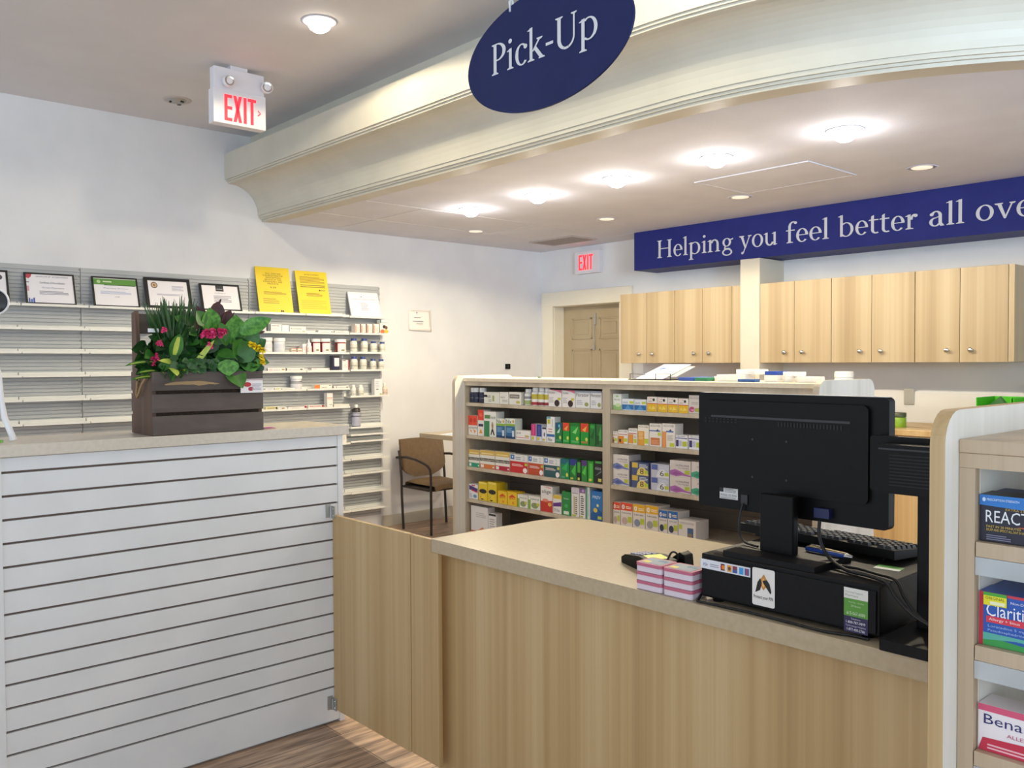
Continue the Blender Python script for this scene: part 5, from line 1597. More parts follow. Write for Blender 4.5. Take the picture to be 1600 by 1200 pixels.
pbox('medicine_box', 'white and bright red box in the middle of the third shelf', 'items on the left bay third shelf of the gondola', -4.0037, 3.652, 0.8005, 0.1597, 0.06, 0.1134, 'e6e6e2', [('r', 0, 0.64, 1, 1, 'e6e6e2'), ('r', 0.02, 0.72, 0.24, 0.96, '3f6eb4'), ('r', 0.1, 0.8, 0.18, 0.9, 'cfe0f4'), ('l', 0.32, 0.72, 0.6, 0.92, 2, '9aa4b0'), ('t', '2', 0.72, 0.7, 0.84, 0.95, 'b8bcc0'), ('r', 0, 0, 1, 0.62, 'cc2c30'), ('l', 0.1, 0.36, 0.74, 0.5, 3, 'f0d8d0'), ('c', 0.86, 0.16, 0.12, 0.14, 'f0ede6'), ('r', 0.84, 0.42, 0.98, 0.56, 'c8c84a')])
pbox('medicine_box', 'white and orange-red box in the middle of the third shelf', 'items on the left bay third shelf of the gondola', -3.8510, 3.652, 0.8005, 0.1345, 0.06, 0.1150, 'e6e6e2', [('r', 0, 0.64, 1, 1, 'e6e6e2'), ('r', 0.02, 0.72, 0.24, 0.96, '3f6eb4'), ('r', 0.1, 0.8, 0.18, 0.9, 'cfe0f4'), ('l', 0.32, 0.72, 0.6, 0.92, 2, '9aa4b0'), ('t', '2', 0.72, 0.7, 0.84, 0.95, 'b8bcc0'), ('r', 0, 0, 1, 0.62, 'c4502e'), ('l', 0.1, 0.36, 0.74, 0.5, 3, 'f0d8d0'), ('c', 0.86, 0.16, 0.12, 0.14, 'f0ede6'), ('r', 0.84, 0.42, 0.98, 0.56, 'c8c84a')])
pbox('medicine_box', 'white and dark teal box in the middle of the third shelf', 'items on the left bay third shelf of the gondola', -3.7111, 3.652, 0.8005, 0.1342, 0.06, 0.1151, 'e6e6e2', [('r', 0, 0.64, 1, 1, 'e6e6e2'), ('r', 0.02, 0.72, 0.24, 0.96, '3f6eb4'), ('r', 0.1, 0.8, 0.18, 0.9, 'cfe0f4'), ('l', 0.32, 0.72, 0.6, 0.92, 2, '9aa4b0'), ('t', '2', 0.72, 0.7, 0.84, 0.95, 'b8bcc0'), ('r', 0, 0, 1, 0.62, '2c5a5e'), ('l', 0.1, 0.36, 0.74, 0.5, 3, 'f0d8d0'), ('c', 0.86, 0.16, 0.12, 0.14, 'f0ede6'), ('r', 0.84, 0.42, 0.98, 0.56, 'c8c84a')])
pbox('medicine_box', 'teal-topped green box, first of the dark group on the third shelf', 'items on the left bay third shelf of the gondola', -3.6018, 3.652, 0.8005, 0.0684, 0.06, 0.1185, '1f8a4c', [('r', 0, 0.74, 1, 1, '1f6a7a'), ('p', [(0.1, 0.5), (0.9, 0.9), (0.7, 0.4)], '2fb05a'), ('c', 0.75, 0.22, 0.14, 0.1, 'd8e060'), ('l', 0.1, 0.06, 0.5, 0.16, 2, '8ac0a0')])
pbox('medicine_box', 'blue-topped green box, second of the dark group on the third shelf', 'items on the left bay third shelf of the gondola', -3.5341, 3.652, 0.8005, 0.0537, 0.06, 0.1239, '2a7a38', [('r', 0, 0.7, 1, 1, '2f3a8a'), ('p', [(0.2, 0.4), (0.9, 0.8), (0.8, 0.2)], '4ac04a'), ('r', 0.1, 0.04, 0.5, 0.12, 'd8d060')])
pbox('medicine_box', 'narrow green and black box, third of the dark group on the third shelf', 'items on the left bay third shelf of the gondola', -3.4873, 3.652, 0.8005, 0.0268, 0.06, 0.1207, '1c2a1e', [('r', 0, 0.4, 0.9, 0.9, '4aa83a'), ('r', 0.1, 0.04, 0.7, 0.16, 'd8d060')])
pbox('medicine_box', 'purple-topped green box, fourth of the dark group on the third shelf', 'items on the left bay third shelf of the gondola', -3.4465, 3.652, 0.8005, 0.0441, 0.06, 0.1223, '2f8a3a', [('r', 0, 0.74, 1, 1, '5a3a7a'), ('p', [(0.1, 0.4), (0.9, 0.8), (0.7, 0.3)], '5ad04a')])
pbox('medicine_box', 'all-green box left of the black one on the third shelf', 'items on the left bay third shelf of the gondola', -3.3969, 3.652, 0.8005, 0.0422, 0.06, 0.1212, '3a9a34', [('r', 0.3, 0.1, 0.9, 0.9, '57c04a'), ('r', 0.2, 0.06, 0.7, 0.18, 'd8d060')])
pbox('medicine_box', 'black box at the right end of the third shelf', 'items on the left bay third shelf of the gondola', -3.3383, 3.652, 0.8005, 0.0619, 0.06, 0.1294, '1e2022', [('r', 0.15, 0.88, 0.9, 0.97, '4aa84a'), ('t', 'nico', 0.15, 0.6, 0.85, 0.74, 'c8ccd0'), ('p', [(0.1, 0.3), (0.9, 0.6), (0.9, 0.5)], '6a7a70'), ('r', 0.5, 0.08, 0.9, 0.22, 'd8d060')])
pbox('medicine_box', 'white box with purple and red banner at the left end of the fourth shelf', 'items on the left bay fourth shelf of the gondola', -4.4522, 3.652, 0.5875, 0.0925, 0.07, 0.0958, 'ece8ec', [('p', [(0.05, 0.92), (0.98, 0.74), (0.98, 0.5), (0.05, 0.62)], '4a3a7a'), ('p', [(0.3, 0.68), (0.98, 0.52), (0.98, 0.44), (0.3, 0.56)], 'c0304a'), ('r', 0.3, 0.88, 0.7, 0.96, 'c8507a'), ('c', 0.7, 0.2, 0.2, 0.12, '6a9ab8'), ('l', 0.08, 0.1, 0.4, 0.4, 3, 'b8b4c0')])
pbox('medicine_box', 'left yellow box with a dark oval label on the fourth shelf', 'items on the left bay fourth shelf of the gondola', -4.3527, 3.652, 0.5875, 0.0879, 0.07, 0.1211, 'e4c832', [('c', 0.5, 0.5, 0.42, 0.12, '2a2026'), ('r', 0.1, 0.9, 0.9, 0.97, 'f4e07a'), ('c', 0.4, 0.14, 0.22, 0.1, '3a2a20'), ('p', [(0.1, 0.1), (0.9, 0.1), (0.6, 0.36)], 'f0d03a')])
pbox('medicine_box', 'right yellow box with a dark oval label on the fourth shelf', 'items on the left bay fourth shelf of the gondola', -4.2599, 3.652, 0.5875, 0.0857, 0.07, 0.1284, 'e4c832', [('c', 0.5, 0.5, 0.42, 0.12, '2a2026'), ('r', 0.1, 0.9, 0.9, 0.97, 'f4e07a'), ('c', 0.4, 0.14, 0.22, 0.1, '3a2a20'), ('p', [(0.1, 0.1), (0.9, 0.1), (0.6, 0.36)], 'f0d03a')])
pbox('medicine_box', 'pale yellow box standing behind the low yellow ones on the fourth shelf', 'items on the left bay fourth shelf of the gondola', -4.2531, 3.71, 0.5875, 0.0442, 0.05, 0.1157, 'e8d458', [('r', 0, 0.8, 1, 1, 'c8b43a')])
pbox('medicine_box', 'left low yellow box with red lettering on the fourth shelf', 'items on the left bay fourth shelf of the gondola', -4.1611, 3.652, 0.5875, 0.0863, 0.07, 0.0810, 'ecc42a', [('p', [(0.1, 0.56), (0.5, 0.82), (0.9, 0.62), (0.6, 0.6)], 'd84a2a'), ('t', 'gel', 0.2, 0.44, 0.8, 0.6, 'c83a2a'), ('c', 0.6, 0.2, 0.1, 0.1, 'e88a2a')])
pbox('medicine_box', 'right low yellow box with red lettering on the fourth shelf', 'items on the left bay fourth shelf of the gondola', -4.0680, 3.652, 0.5875, 0.0883, 0.07, 0.0863, 'ecc42a', [('p', [(0.1, 0.56), (0.5, 0.82), (0.9, 0.62), (0.6, 0.6)], 'd84a2a'), ('t', 'gel', 0.2, 0.44, 0.8, 0.6, 'c83a2a'), ('c', 0.6, 0.2, 0.1, 0.1, 'e88a2a')])
pbox('medicine_box', 'left low white box with a green leaf photo on the fourth shelf', 'items on the left bay fourth shelf of the gondola', -3.9710, 3.652, 0.5875, 0.0914, 0.07, 0.0782, 'eae8de', [('r', 0, 0, 0.2, 0.7, '8ab04a'), ('c', 0.55, 0.3, 0.3, 0.22, '8a9a6a'), ('t', 'natural', 0.2, 0.72, 0.9, 0.86, '5a6a4a'), ('r', 0.7, 0.3, 0.95, 0.5, 'c8c84a')])
pbox('medicine_box', 'right low white box with a green leaf photo on the fourth shelf', 'items on the left bay fourth shelf of the gondola', -3.8667, 3.652, 0.5875, 0.1033, 0.07, 0.0815, 'eae8de', [('r', 0, 0, 0.2, 0.7, '8ab04a'), ('c', 0.55, 0.3, 0.3, 0.22, '8a9a6a'), ('t', 'natural', 0.2, 0.72, 0.9, 0.86, '5a6a4a'), ('r', 0.7, 0.3, 0.95, 0.5, 'c8c84a')])
pbox('medicine_box', 'tall white and red box lettered align on the fourth shelf', 'items on the left bay fourth shelf of the gondola', -3.7577, 3.652, 0.5875, 0.1001, 0.06, 0.1550, 'ece8e2', [('r', 0, 0, 1, 0.4, 'c8382e'), ('p', [(0, 0.4), (1, 0.32), (1, 0.46)], 'd8583a'), ('t', 'align', 0.1, 0.68, 0.9, 0.86, '4a4a4a'), ('p', [(0.1, 0.97), (0.9, 0.95), (0.9, 0.92)], 'e05a4a'), ('c', 0.4, 0.45, 0.25, 0.06, 'e8927a'), ('c', 0.78, 0.3, 0.16, 0.07, 'e8b85a')])
pbox('medicine_box', 'yellow-topped white box with a purple stripe on the fourth shelf', 'items on the left bay fourth shelf of the gondola', -3.6668, 3.652, 0.5875, 0.0686, 0.06, 0.1110, 'ece8e0', [('r', 0, 0.8, 1, 1, 'e0c04a'), ('p', [(0, 0.55), (1, 0.65), (1, 0.42), (0, 0.36)], '6a3a8a'), ('l', 0.1, 0.12, 0.8, 0.3, 3, 'a8a0b0')])
pbox('medicine_box', 'plain green box on the fourth shelf', 'items on the left bay fourth shelf of the gondola', -3.5916, 3.652, 0.5875, 0.0707, 0.06, 0.1387, '2a8a42', [('t', 'Senokot', 0.2, 0.68, 0.8, 0.75, 'c8e8d0'), ('c', 0.5, 0.4, 0.2, 0.08, '4ab060'), ('r', 0.2, 0.04, 0.8, 0.18, 'd8e4d0')])
pbox('medicine_box', 'left tall white box with vertical lettering on the fourth shelf', 'items on the left bay fourth shelf of the gondola', -3.5191, 3.652, 0.5875, 0.0608, 0.06, 0.1709, 'e9e6e2', [('r', 0.1, 0.84, 1, 0.98, 'd8d0dc'), ('r', 0.1, 0.8, 0.9, 0.82, '8a6a9a'), ('r', 0.3, 0.1, 0.5, 0.7, 'c8b88a'), ('l', 0.55, 0.1, 0.75, 0.72, 9, '5a5a5a'), ('r', 0.1, 0.02, 0.6, 0.08, 'c0c04a')])
pbox('medicine_box', 'right tall white box with purple top and vertical lettering on the fourth shelf', 'items on the left bay fourth shelf of the gondola', -3.4612, 3.652, 0.5875, 0.0443, 0.06, 0.1718, 'e9e6e2', [('r', 0, 0.84, 1, 1, '8a6a9a'), ('c', 0.6, 0.92, 0.2, 0.05, 'c8a8d8'), ('l', 0.2, 0.12, 0.75, 0.78, 9, '5a5a5a'), ('r', 0.1, 0.02, 0.6, 0.08, 'c0c04a')])
pbox('medicine_box', 'narrow white and teal box on the fourth shelf', 'items on the left bay fourth shelf of the gondola', -3.4188, 3.652, 0.5875, 0.0297, 0.06, 0.1831, 'dfe8e2', [('r', 0, 0, 0.4, 1, '5aa08a'), ('r', 0.5, 0.1, 0.8, 0.8, 'b8d0c4')])
pbox('medicine_box', 'tall blue box at the right end of the fourth shelf', 'items on the left bay fourth shelf of the gondola', -3.3509, 3.652, 0.5875, 0.0863, 0.06, 0.1681, '2f7ac0', [('t', 'PREV', 0.15, 0.74, 0.85, 0.84, 'd8ecf8'), ('p', [(0, 0.0), (1, 0.0), (1, 0.3), (0.5, 0.45), (0, 0.2)], '1f5a9a'), ('c', 0.4, 0.35, 0.18, 0.08, 'e0c84a'), ('c', 0.6, 0.52, 0.1, 0.05, 'f0e8a0'), ('r', 0.6, 0.06, 0.95, 0.16, 'c0d04a')])
pbox('medicine_box', 'tall white box on the lowest visible gondola shelf', 'boxes on the left bay bottom visible shelf of the gondola', -4.3914, 3.652, 0.3655, 0.1716, 0.06, 0.1779, 'e6e2de', [('l', 0.3, 0.6, 0.9, 0.8, 3, 'c4c0bc'), ('p', [(0.4, 0.1), (0.9, 0.1), (0.7, 0.26)], 'd88a6a'), ('r', 0, 0.02, 0.3, 0.08, 'd0705a')])
pbox('medicine_box', 'white box with black frame beside the tall white one on the lowest visible shelf', 'boxes on the left bay bottom visible shelf of the gondola', -4.2693, 3.66, 0.3655, 0.0771, 0.05, 0.1471, 'e4e2e0', [('r', 0.05, 0.88, 0.95, 0.97, '2a2a2a'), ('l', 0.15, 0.3, 0.8, 0.8, 5, 'b0aca8'), ('r', 0.4, 0.1, 0.7, 0.25, '8ab04a')])
pbox('medicine_box', 'white box with soft green base at the left end of the right bay top shelf', 'items on the right bay top shelf of the gondola', -3.1959, 3.652, 1.2240, 0.0602, 0.06, 0.0877, 'e9ece2', [('r', 0, 0, 1, 0.3, '9ac07a'), ('c', 0.6, 0.3, 0.3, 0.12, 'c8dca8'), ('t', 'Bioniche', 0.2, 0.6, 0.85, 0.7, '4a6a4a'), ('c', 0.5, 0.85, 0.2, 0.06, 'a8cc8a')])
pbox('medicine_box', 'left white and blue box with lime tag on the right bay top shelf', 'items on the right bay top shelf of the gondola', -3.1186, 3.652, 1.2240, 0.0820, 0.06, 0.0629, 'e6e9ec', [('r', 0, 0.06, 1, 0.5, '2f6ea8'), ('p', [(0.2, 0.06), (0.5, 0.5), (0.8, 0.06)], '5a94c8'), ('r', 0.64, 0.6, 0.98, 0.8, 'c0cc3a'), ('l', 0.06, 0.6, 0.5, 0.8, 2, 'a8b0b8')])
pbox('medicine_box', 'right white and blue box with lime tag on the right bay top shelf', 'items on the right bay top shelf of the gondola', -3.0321, 3.652, 1.2240, 0.0808, 0.06, 0.0614, 'e6e9ec', [('r', 0, 0.06, 1, 0.5, '2f6ea8'), ('p', [(0.2, 0.06), (0.5, 0.5), (0.8, 0.06)], '5a94c8'), ('r', 0.64, 0.6, 0.98, 0.8, 'c0cc3a'), ('l', 0.06, 0.6, 0.5, 0.8, 2, 'a8b0b8')])
pbox('medicine_box', 'first of four yellow and white boxes on the right bay top shelf', 'items on the right bay top shelf of the gondola', -2.9514, 3.652, 1.2240, 0.0645, 0.06, 0.0780, 'efe6da', [('r', 0, 0, 1, 0.52, 'e8b824'), ('r', 0, 0.52, 1, 0.57, 'd0483a'), ('c', 0.68, 0.8, 0.12, 0.1, '2a3a2a'), ('t', 'C 500', 0.1, 0.84, 0.55, 0.92, 'c04a5a'), ('l', 0.1, 0.64, 0.5, 0.78, 2, 'c0a8a0'), ('c', 0.3, 0.25, 0.12, 0.1, 'f0d05a'), ('p', [(0.4, 0.1), (0.9, 0.2), (0.6, 0.4)], 'f4d866')])
pbox('medicine_box', 'second of four yellow and white boxes on the right bay top shelf', 'items on the right bay top shelf of the gondola', -2.8826, 3.652, 1.2240, 0.0630, 0.06, 0.0767, 'efe6da', [('r', 0, 0, 1, 0.52, 'e8b824'), ('r', 0, 0.52, 1, 0.57, 'd0483a'), ('c', 0.68, 0.8, 0.12, 0.1, '2a3a2a'), ('t', 'C 500', 0.1, 0.84, 0.55, 0.92, 'c04a5a'), ('l', 0.1, 0.64, 0.5, 0.78, 2, 'c0a8a0'), ('c', 0.3, 0.25, 0.12, 0.1, 'f0d05a'), ('p', [(0.4, 0.1), (0.9, 0.2), (0.6, 0.4)], 'f4d866')])
pbox('medicine_box', 'third of four yellow and white boxes on the right bay top shelf', 'items on the right bay top shelf of the gondola', -2.8144, 3.652, 1.2240, 0.0635, 0.06, 0.0754, 'efe6da', [('r', 0, 0, 1, 0.52, 'e8b824'), ('r', 0, 0.52, 1, 0.57, 'd0483a'), ('c', 0.68, 0.8, 0.12, 0.1, '2a3a2a'), ('t', 'C 500', 0.1, 0.84, 0.55, 0.92, 'c04a5a'), ('l', 0.1, 0.64, 0.5, 0.78, 2, 'c0a8a0'), ('c', 0.3, 0.25, 0.12, 0.1, 'f0d05a'), ('p', [(0.4, 0.1), (0.9, 0.2), (0.6, 0.4)], 'f4d866')])
pbox('medicine_box', 'fourth of four yellow and white boxes on the right bay top shelf', 'items on the right bay top shelf of the gondola', -2.7471, 3.652, 1.2240, 0.0611, 0.06, 0.0742, 'efe6da', [('r', 0, 0, 1, 0.52, 'e8b824'), ('r', 0, 0.52, 1, 0.57, 'd0483a'), ('c', 0.68, 0.8, 0.12, 0.1, '2a3a2a'), ('t', 'C 500', 0.1, 0.84, 0.55, 0.92, 'c04a5a'), ('l', 0.1, 0.64, 0.5, 0.78, 2, 'c0a8a0'), ('c', 0.3, 0.25, 0.12, 0.1, 'f0d05a'), ('p', [(0.4, 0.1), (0.9, 0.2), (0.6, 0.4)], 'f4d866')])
pbox('medicine_box', 'beige box with a pink swirl next to the monitor corner on the top shelf', 'items on the right bay top shelf of the gondola', -2.6750, 3.652, 1.2240, 0.0734, 0.06, 0.0930, 'd9cfc4', [('c', 0.25, 0.22, 0.24, 0.16, 'b8507a'), ('p', [(0.1, 0.2), (0.9, 0.34), (0.9, 0.26), (0.3, 0.1)], 'd890b0'), ('t', 'GLUCOSE', 0.08, 0.8, 0.92, 0.88, '7a6a6a'), ('r', 0.5, 0.1, 0.85, 0.3, 'a8b04a'), ('l', 0.2, 0.5, 0.8, 0.66, 2, 'b8aca4')])
pbox('medicine_box', 'smallest orange and white box at the left end of the right bay second shelf', 'test strip boxes on the right bay second shelf of the gondola', -3.2102, 3.652, 1.0395, 0.0317, 0.06, 0.0637, 'f0ebe2', [('t', 'ACCU', 0.1, 0.84, 0.9, 0.94, '4a4440'), ('r', 0, 0.0, 0.25, 0.5, 'd88a2a'), ('r', 0.1, 0.1, 0.3, 0.3, '3a2a20'), ('r', 0.05, 0.66, 0.95, 0.71, 'c84a3a'), ('r', 0.4, 0.14, 0.95, 0.42, 'c8d03a')])
pbox('medicine_box', 'second orange and white box from the left on the right bay second shelf', 'test strip boxes on the right bay second shelf of the gondola', -3.1541, 3.652, 1.0395, 0.0680, 0.06, 0.0740, 'f0ebe2', [('t', 'ACCU-CHEK', 0.06, 0.84, 0.94, 0.94, '4a4440'), ('r', 0, 0.0, 0.6, 0.56, 'e08a2e'), ('r', 0.1, 0.1, 0.3, 0.34, '3a2a20'), ('r', 0.05, 0.66, 0.95, 0.71, 'c84a3a'), ('r', 0.55, 0.14, 0.97, 0.4, 'c8d03a')])
pbox('medicine_box', 'third orange and white box from the left on the right bay second shelf', 'test strip boxes on the right bay second shelf of the gondola', -3.0838, 3.652, 1.0395, 0.0601, 0.06, 0.0868, 'f0ebe2', [('t', 'ACCU', 0.08, 0.84, 0.92, 0.95, '4a4440'), ('r', 0, 0.06, 0.55, 0.62, 'e69a3c'), ('r', 0.6, 0.1, 0.95, 0.36, 'c8d03a'), ('r', 0.05, 0.66, 0.95, 0.71, 'c84a3a'), ('l', 0.6, 0.42, 0.92, 0.6, 2, 'c0b0a0')])
pbox('medicine_box', 'fourth and taller orange box on the right bay second shelf', 'test strip boxes on the right bay second shelf of the gondola', -3.0111, 3.652, 1.0395, 0.0731, 0.06, 0.1084, 'f2ead8', [('t', 'ACCU-CHEK', 0.06, 0.88, 0.94, 0.96, '4a4440'), ('r', 0, 0.0, 0.6, 0.7, 'e8a23c'), ('r', 0.6, 0.1, 0.97, 0.34, 'c8d03a'), ('l', 0.1, 0.3, 0.5, 0.66, 5, 'f4d49a')])
pbox('medicine_box', 'tall white box with orange lower panel on the right bay second shelf', 'test strip boxes on the right bay second shelf of the gondola', -2.9279, 3.652, 1.0395, 0.0811, 0.07, 0.1205, 'efe8dc', [('t', 'ACCU-CHEK', 0.08, 0.86, 0.92, 0.95, '5a5450'), ('r', 0.0, 0.66, 0.9, 0.71, '5a74b0'), ('p', [(0.5, 0.66), (0.7, 0.78), (0.8, 0.66)], '3a4a7a'), ('r', 0.1, 0.06, 0.85, 0.38, 'cf7a44'), ('l', 0.14, 0.1, 0.8, 0.3, 4, 'e8a878'), ('r', 0.7, 0.48, 0.95, 0.62, 'c8d03a')])
pbox('medicine_box', 'tall white box with a vertical orange stripe right of the taller orange box', 'test strip boxes on the right bay second shelf of the gondola', -2.8416, 3.652, 1.0395, 0.0817, 0.07, 0.1248, 'efe8dc', [('t', 'ACCU-CHEK', 0.1, 0.86, 0.92, 0.95, '5a5450'), ('r', 0, 0, 0.32, 0.66, 'e89a54'), ('r', 0.3, 0.64, 0.9, 0.7, '5a74b0'), ('p', [(0.5, 0.7), (0.68, 0.78), (0.75, 0.7)], '3a4a7a'), ('r', 0.6, 0.04, 0.95, 0.2, 'c8d03a'), ('l', 0.4, 0.3, 0.85, 0.55, 4, 'c8c0b4')])
pbox('medicine_box', 'left one of two low white boxes with purple bands beside the tall boxes', 'test strip boxes on the right bay second shelf of the gondola', -2.7585, 3.652, 1.0395, 0.0747, 0.08, 0.0696, 'ecebec', [('t', 'GLUCO', 0.1, 0.86, 0.8, 0.96, '4a4a6a'), ('r', 0.0, 0.74, 1, 0.8, '4a3a8a'), ('r', 0.04, 0.16, 0.26, 0.64, '3a2f6a'), ('r', 0.3, 0.2, 0.52, 0.6, 'c8c8dc'), ('r', 0.58, 0.18, 0.95, 0.54, 'c0cc3a')])
pbox('medicine_box', 'right one of two low white boxes with purple bands beside the monitor', 'test strip boxes on the right bay second shelf of the gondola', -2.6726, 3.652, 1.0395, 0.0799, 0.08, 0.0716, 'ecebec', [('t', 'GLUCO', 0.1, 0.86, 0.8, 0.96, '4a4a6a'), ('r', 0.0, 0.74, 1, 0.8, '4a3a8a'), ('r', 0.04, 0.16, 0.26, 0.64, '3a2f6a'), ('r', 0.3, 0.2, 0.52, 0.6, 'c8c8dc'), ('r', 0.58, 0.18, 0.95, 0.54, 'c0cc3a')])
pbox('medicine_box', 'lower white box with a blue swirl on the right bay third shelf', 'needle boxes stacked on the right bay third shelf of the gondola', -3.1695, 3.652, 0.8075, 0.1130, 0.1, 0.0845, 'e2dbd4', [('p', [(0, 0.1), (0.0, 0.34), (0.25, 0.46), (0.5, 0.36), (0.75, 0.2), (1, 0.14), (1, 0.06), (0.6, 0.1), (0.3, 0.02)], '7a82b8'), ('p', [(0.1, 0.16), (0.3, 0.34), (0.6, 0.2), (0.3, 0.1)], '5a62a0'), ('t', 'ULTRA-FINE', 0.28, 0.66, 0.92, 0.76, '5a4a5a'), ('t', 'Pen Needles', 0.42, 0.52, 0.92, 0.6, '8a7a84'), ('r', 0.72, 0.2, 0.95, 0.44, 'b8c43a')])
pbox('medicine_box', 'upper white box with a blue swirl on the right bay third shelf', 'needle boxes stacked on the right bay third shelf of the gondola', -3.1694, 3.652, 0.8923, 0.1132, 0.1, 0.0842, 'e2dbd4', [('p', [(0, 0.1), (0.0, 0.34), (0.25, 0.46), (0.5, 0.36), (0.75, 0.2), (1, 0.14), (1, 0.06), (0.6, 0.1), (0.3, 0.02)], '7a82b8'), ('p', [(0.1, 0.16), (0.3, 0.34), (0.6, 0.2), (0.3, 0.1)], '5a62a0'), ('t', 'ULTRA-FINE', 0.28, 0.66, 0.92, 0.76, '5a4a5a'), ('t', 'Pen Needles', 0.42, 0.52, 0.92, 0.6, '8a7a84'), ('r', 0.72, 0.2, 0.95, 0.44, 'b8c43a')])
pbox('medicine_box', 'lower navy and yellow box numbered 8 on the right bay third shelf', 'needle boxes stacked on the right bay third shelf of the gondola', -3.0386, 3.652, 0.8075, 0.1279, 0.09, 0.0693, '3f5078', [('r', 0, 0, 1, 1, '4a5a80'), ('r', 0, 0.0, 0.08, 1, '2a2c54'), ('r', 0.1, 0.55, 0.42, 0.95, 'd8b84a'), ('l', 0.5, 0.6, 0.95, 0.9, 3, 'd8dce8'), ('p', [(0.35, 0), (0.42, 0.4), (0.55, 0.6), (0.75, 0.6), (0.95, 0.36), (1, 0)], 'e8d070'), ('t', '8', 0.54, 0.1, 0.74, 0.52, '3a2a20'), ('r', 0.78, 0.14, 0.98, 0.4, 'c0cc3a')])
pbox('medicine_box', 'upper navy and yellow box numbered 8 on the right bay third shelf', 'needle boxes stacked on the right bay third shelf of the gondola', -3.0386, 3.652, 0.8771, 0.1278, 0.09, 0.0690, '3f5078', [('r', 0, 0, 1, 1, '4a5a80'), ('r', 0, 0.0, 0.08, 1, '2a2c54'), ('r', 0.1, 0.55, 0.42, 0.95, 'd8b84a'), ('l', 0.5, 0.6, 0.95, 0.9, 3, 'd8dce8'), ('p', [(0.35, 0), (0.42, 0.4), (0.55, 0.6), (0.75, 0.6), (0.95, 0.36), (1, 0)], 'e8d070'), ('t', '8', 0.54, 0.1, 0.74, 0.52, '3a2a20'), ('r', 0.78, 0.14, 0.98, 0.4, 'c0cc3a')])
pbox('medicine_box', 'lower lilac and silver box numbered 6 on the right bay third shelf', 'needle boxes stacked on the right bay third shelf of the gondola', -2.9030, 3.652, 0.8075, 0.1293, 0.09, 0.0698, 'c8c9d4', [('r', 0, 0, 1, 1, 'c4c6d2'), ('r', 0, 0.0, 0.08, 1, '2a2c54'), ('r', 0.1, 0.55, 0.42, 0.95, '5a68a8'), ('l', 0.5, 0.6, 0.95, 0.9, 3, 'd8dce8'), ('p', [(0.35, 0), (0.42, 0.4), (0.55, 0.6), (0.75, 0.6), (0.95, 0.36), (1, 0)], 'e2e3e8'), ('t', '6', 0.54, 0.1, 0.74, 0.52, '3a2a20'), ('r', 0.78, 0.14, 0.98, 0.4, 'c0cc3a')])
pbox('medicine_box', 'upper lilac and silver box numbered 6 on the right bay third shelf', 'needle boxes stacked on the right bay third shelf of the gondola', -2.9030, 3.652, 0.8776, 0.1292, 0.09, 0.0695, 'c8c9d4', [('r', 0, 0, 1, 1, 'c4c6d2'), ('r', 0, 0.0, 0.08, 1, '2a2c54'), ('r', 0.1, 0.55, 0.42, 0.95, '5a68a8'), ('l', 0.5, 0.6, 0.95, 0.9, 3, 'd8dce8'), ('p', [(0.35, 0), (0.42, 0.4), (0.55, 0.6), (0.75, 0.6), (0.95, 0.36), (1, 0)], 'e2e3e8'), ('t', '6', 0.54, 0.1, 0.74, 0.52, '3a2a20'), ('r', 0.78, 0.14, 0.98, 0.4, 'c0cc3a')])
pbox('medicine_box', 'lower beige box with a purple swirl on the right bay third shelf', 'needle boxes stacked on the right bay third shelf of the gondola', -2.7664, 3.652, 0.8075, 0.1321, 0.1, 0.0844, 'dbd2cb', [('p', [(0, 0.1), (0.0, 0.34), (0.25, 0.46), (0.5, 0.36), (0.75, 0.2), (1, 0.14), (1, 0.06), (0.6, 0.1), (0.3, 0.02)], 'b06ab0'), ('p', [(0.1, 0.16), (0.3, 0.34), (0.6, 0.2), (0.3, 0.1)], '9a5a9a'), ('t', 'ULTRA-FINE', 0.28, 0.66, 0.92, 0.76, '5a4a5a'), ('t', 'Pen Needles', 0.42, 0.52, 0.92, 0.6, '8a7a84'), ('r', 0.72, 0.2, 0.95, 0.44, 'b8c43a')])
pbox('medicine_box', 'upper beige box with a purple swirl on the right bay third shelf', 'needle boxes stacked on the right bay third shelf of the gondola', -2.7665, 3.652, 0.8922, 0.1320, 0.1, 0.0841, 'dbd2cb', [('p', [(0, 0.1), (0.0, 0.34), (0.25, 0.46), (0.5, 0.36), (0.75, 0.2), (1, 0.14), (1, 0.06), (0.6, 0.1), (0.3, 0.02)], 'b06ab0'), ('p', [(0.1, 0.16), (0.3, 0.34), (0.6, 0.2), (0.3, 0.1)], '9a5a9a'), ('t', 'ULTRA-FINE', 0.28, 0.66, 0.92, 0.76, '5a4a5a'), ('t', 'Pen Needles', 0.42, 0.52, 0.92, 0.6, '8a7a84'), ('r', 0.72, 0.2, 0.95, 0.44, 'b8c43a')])
pbox('medicine_box', 'lower beige box with a green swirl beside the monitor', 'needle boxes stacked on the right bay third shelf of the gondola', -2.6325, 3.652, 0.8075, 0.1261, 0.1, 0.0853, 'dbd2cb', [('p', [(0, 0.1), (0.0, 0.34), (0.25, 0.46), (0.5, 0.36), (0.75, 0.2), (1, 0.14), (1, 0.06), (0.6, 0.1), (0.3, 0.02)], '4aa884'), ('p', [(0.1, 0.16), (0.3, 0.34), (0.6, 0.2), (0.3, 0.1)], '3a9070'), ('t', 'ULTRA-FINE', 0.28, 0.66, 0.92, 0.76, '5a4a5a'), ('t', 'Pen Needles', 0.42, 0.52, 0.92, 0.6, '8a7a84'), ('r', 0.72, 0.2, 0.95, 0.44, 'b8c43a')])
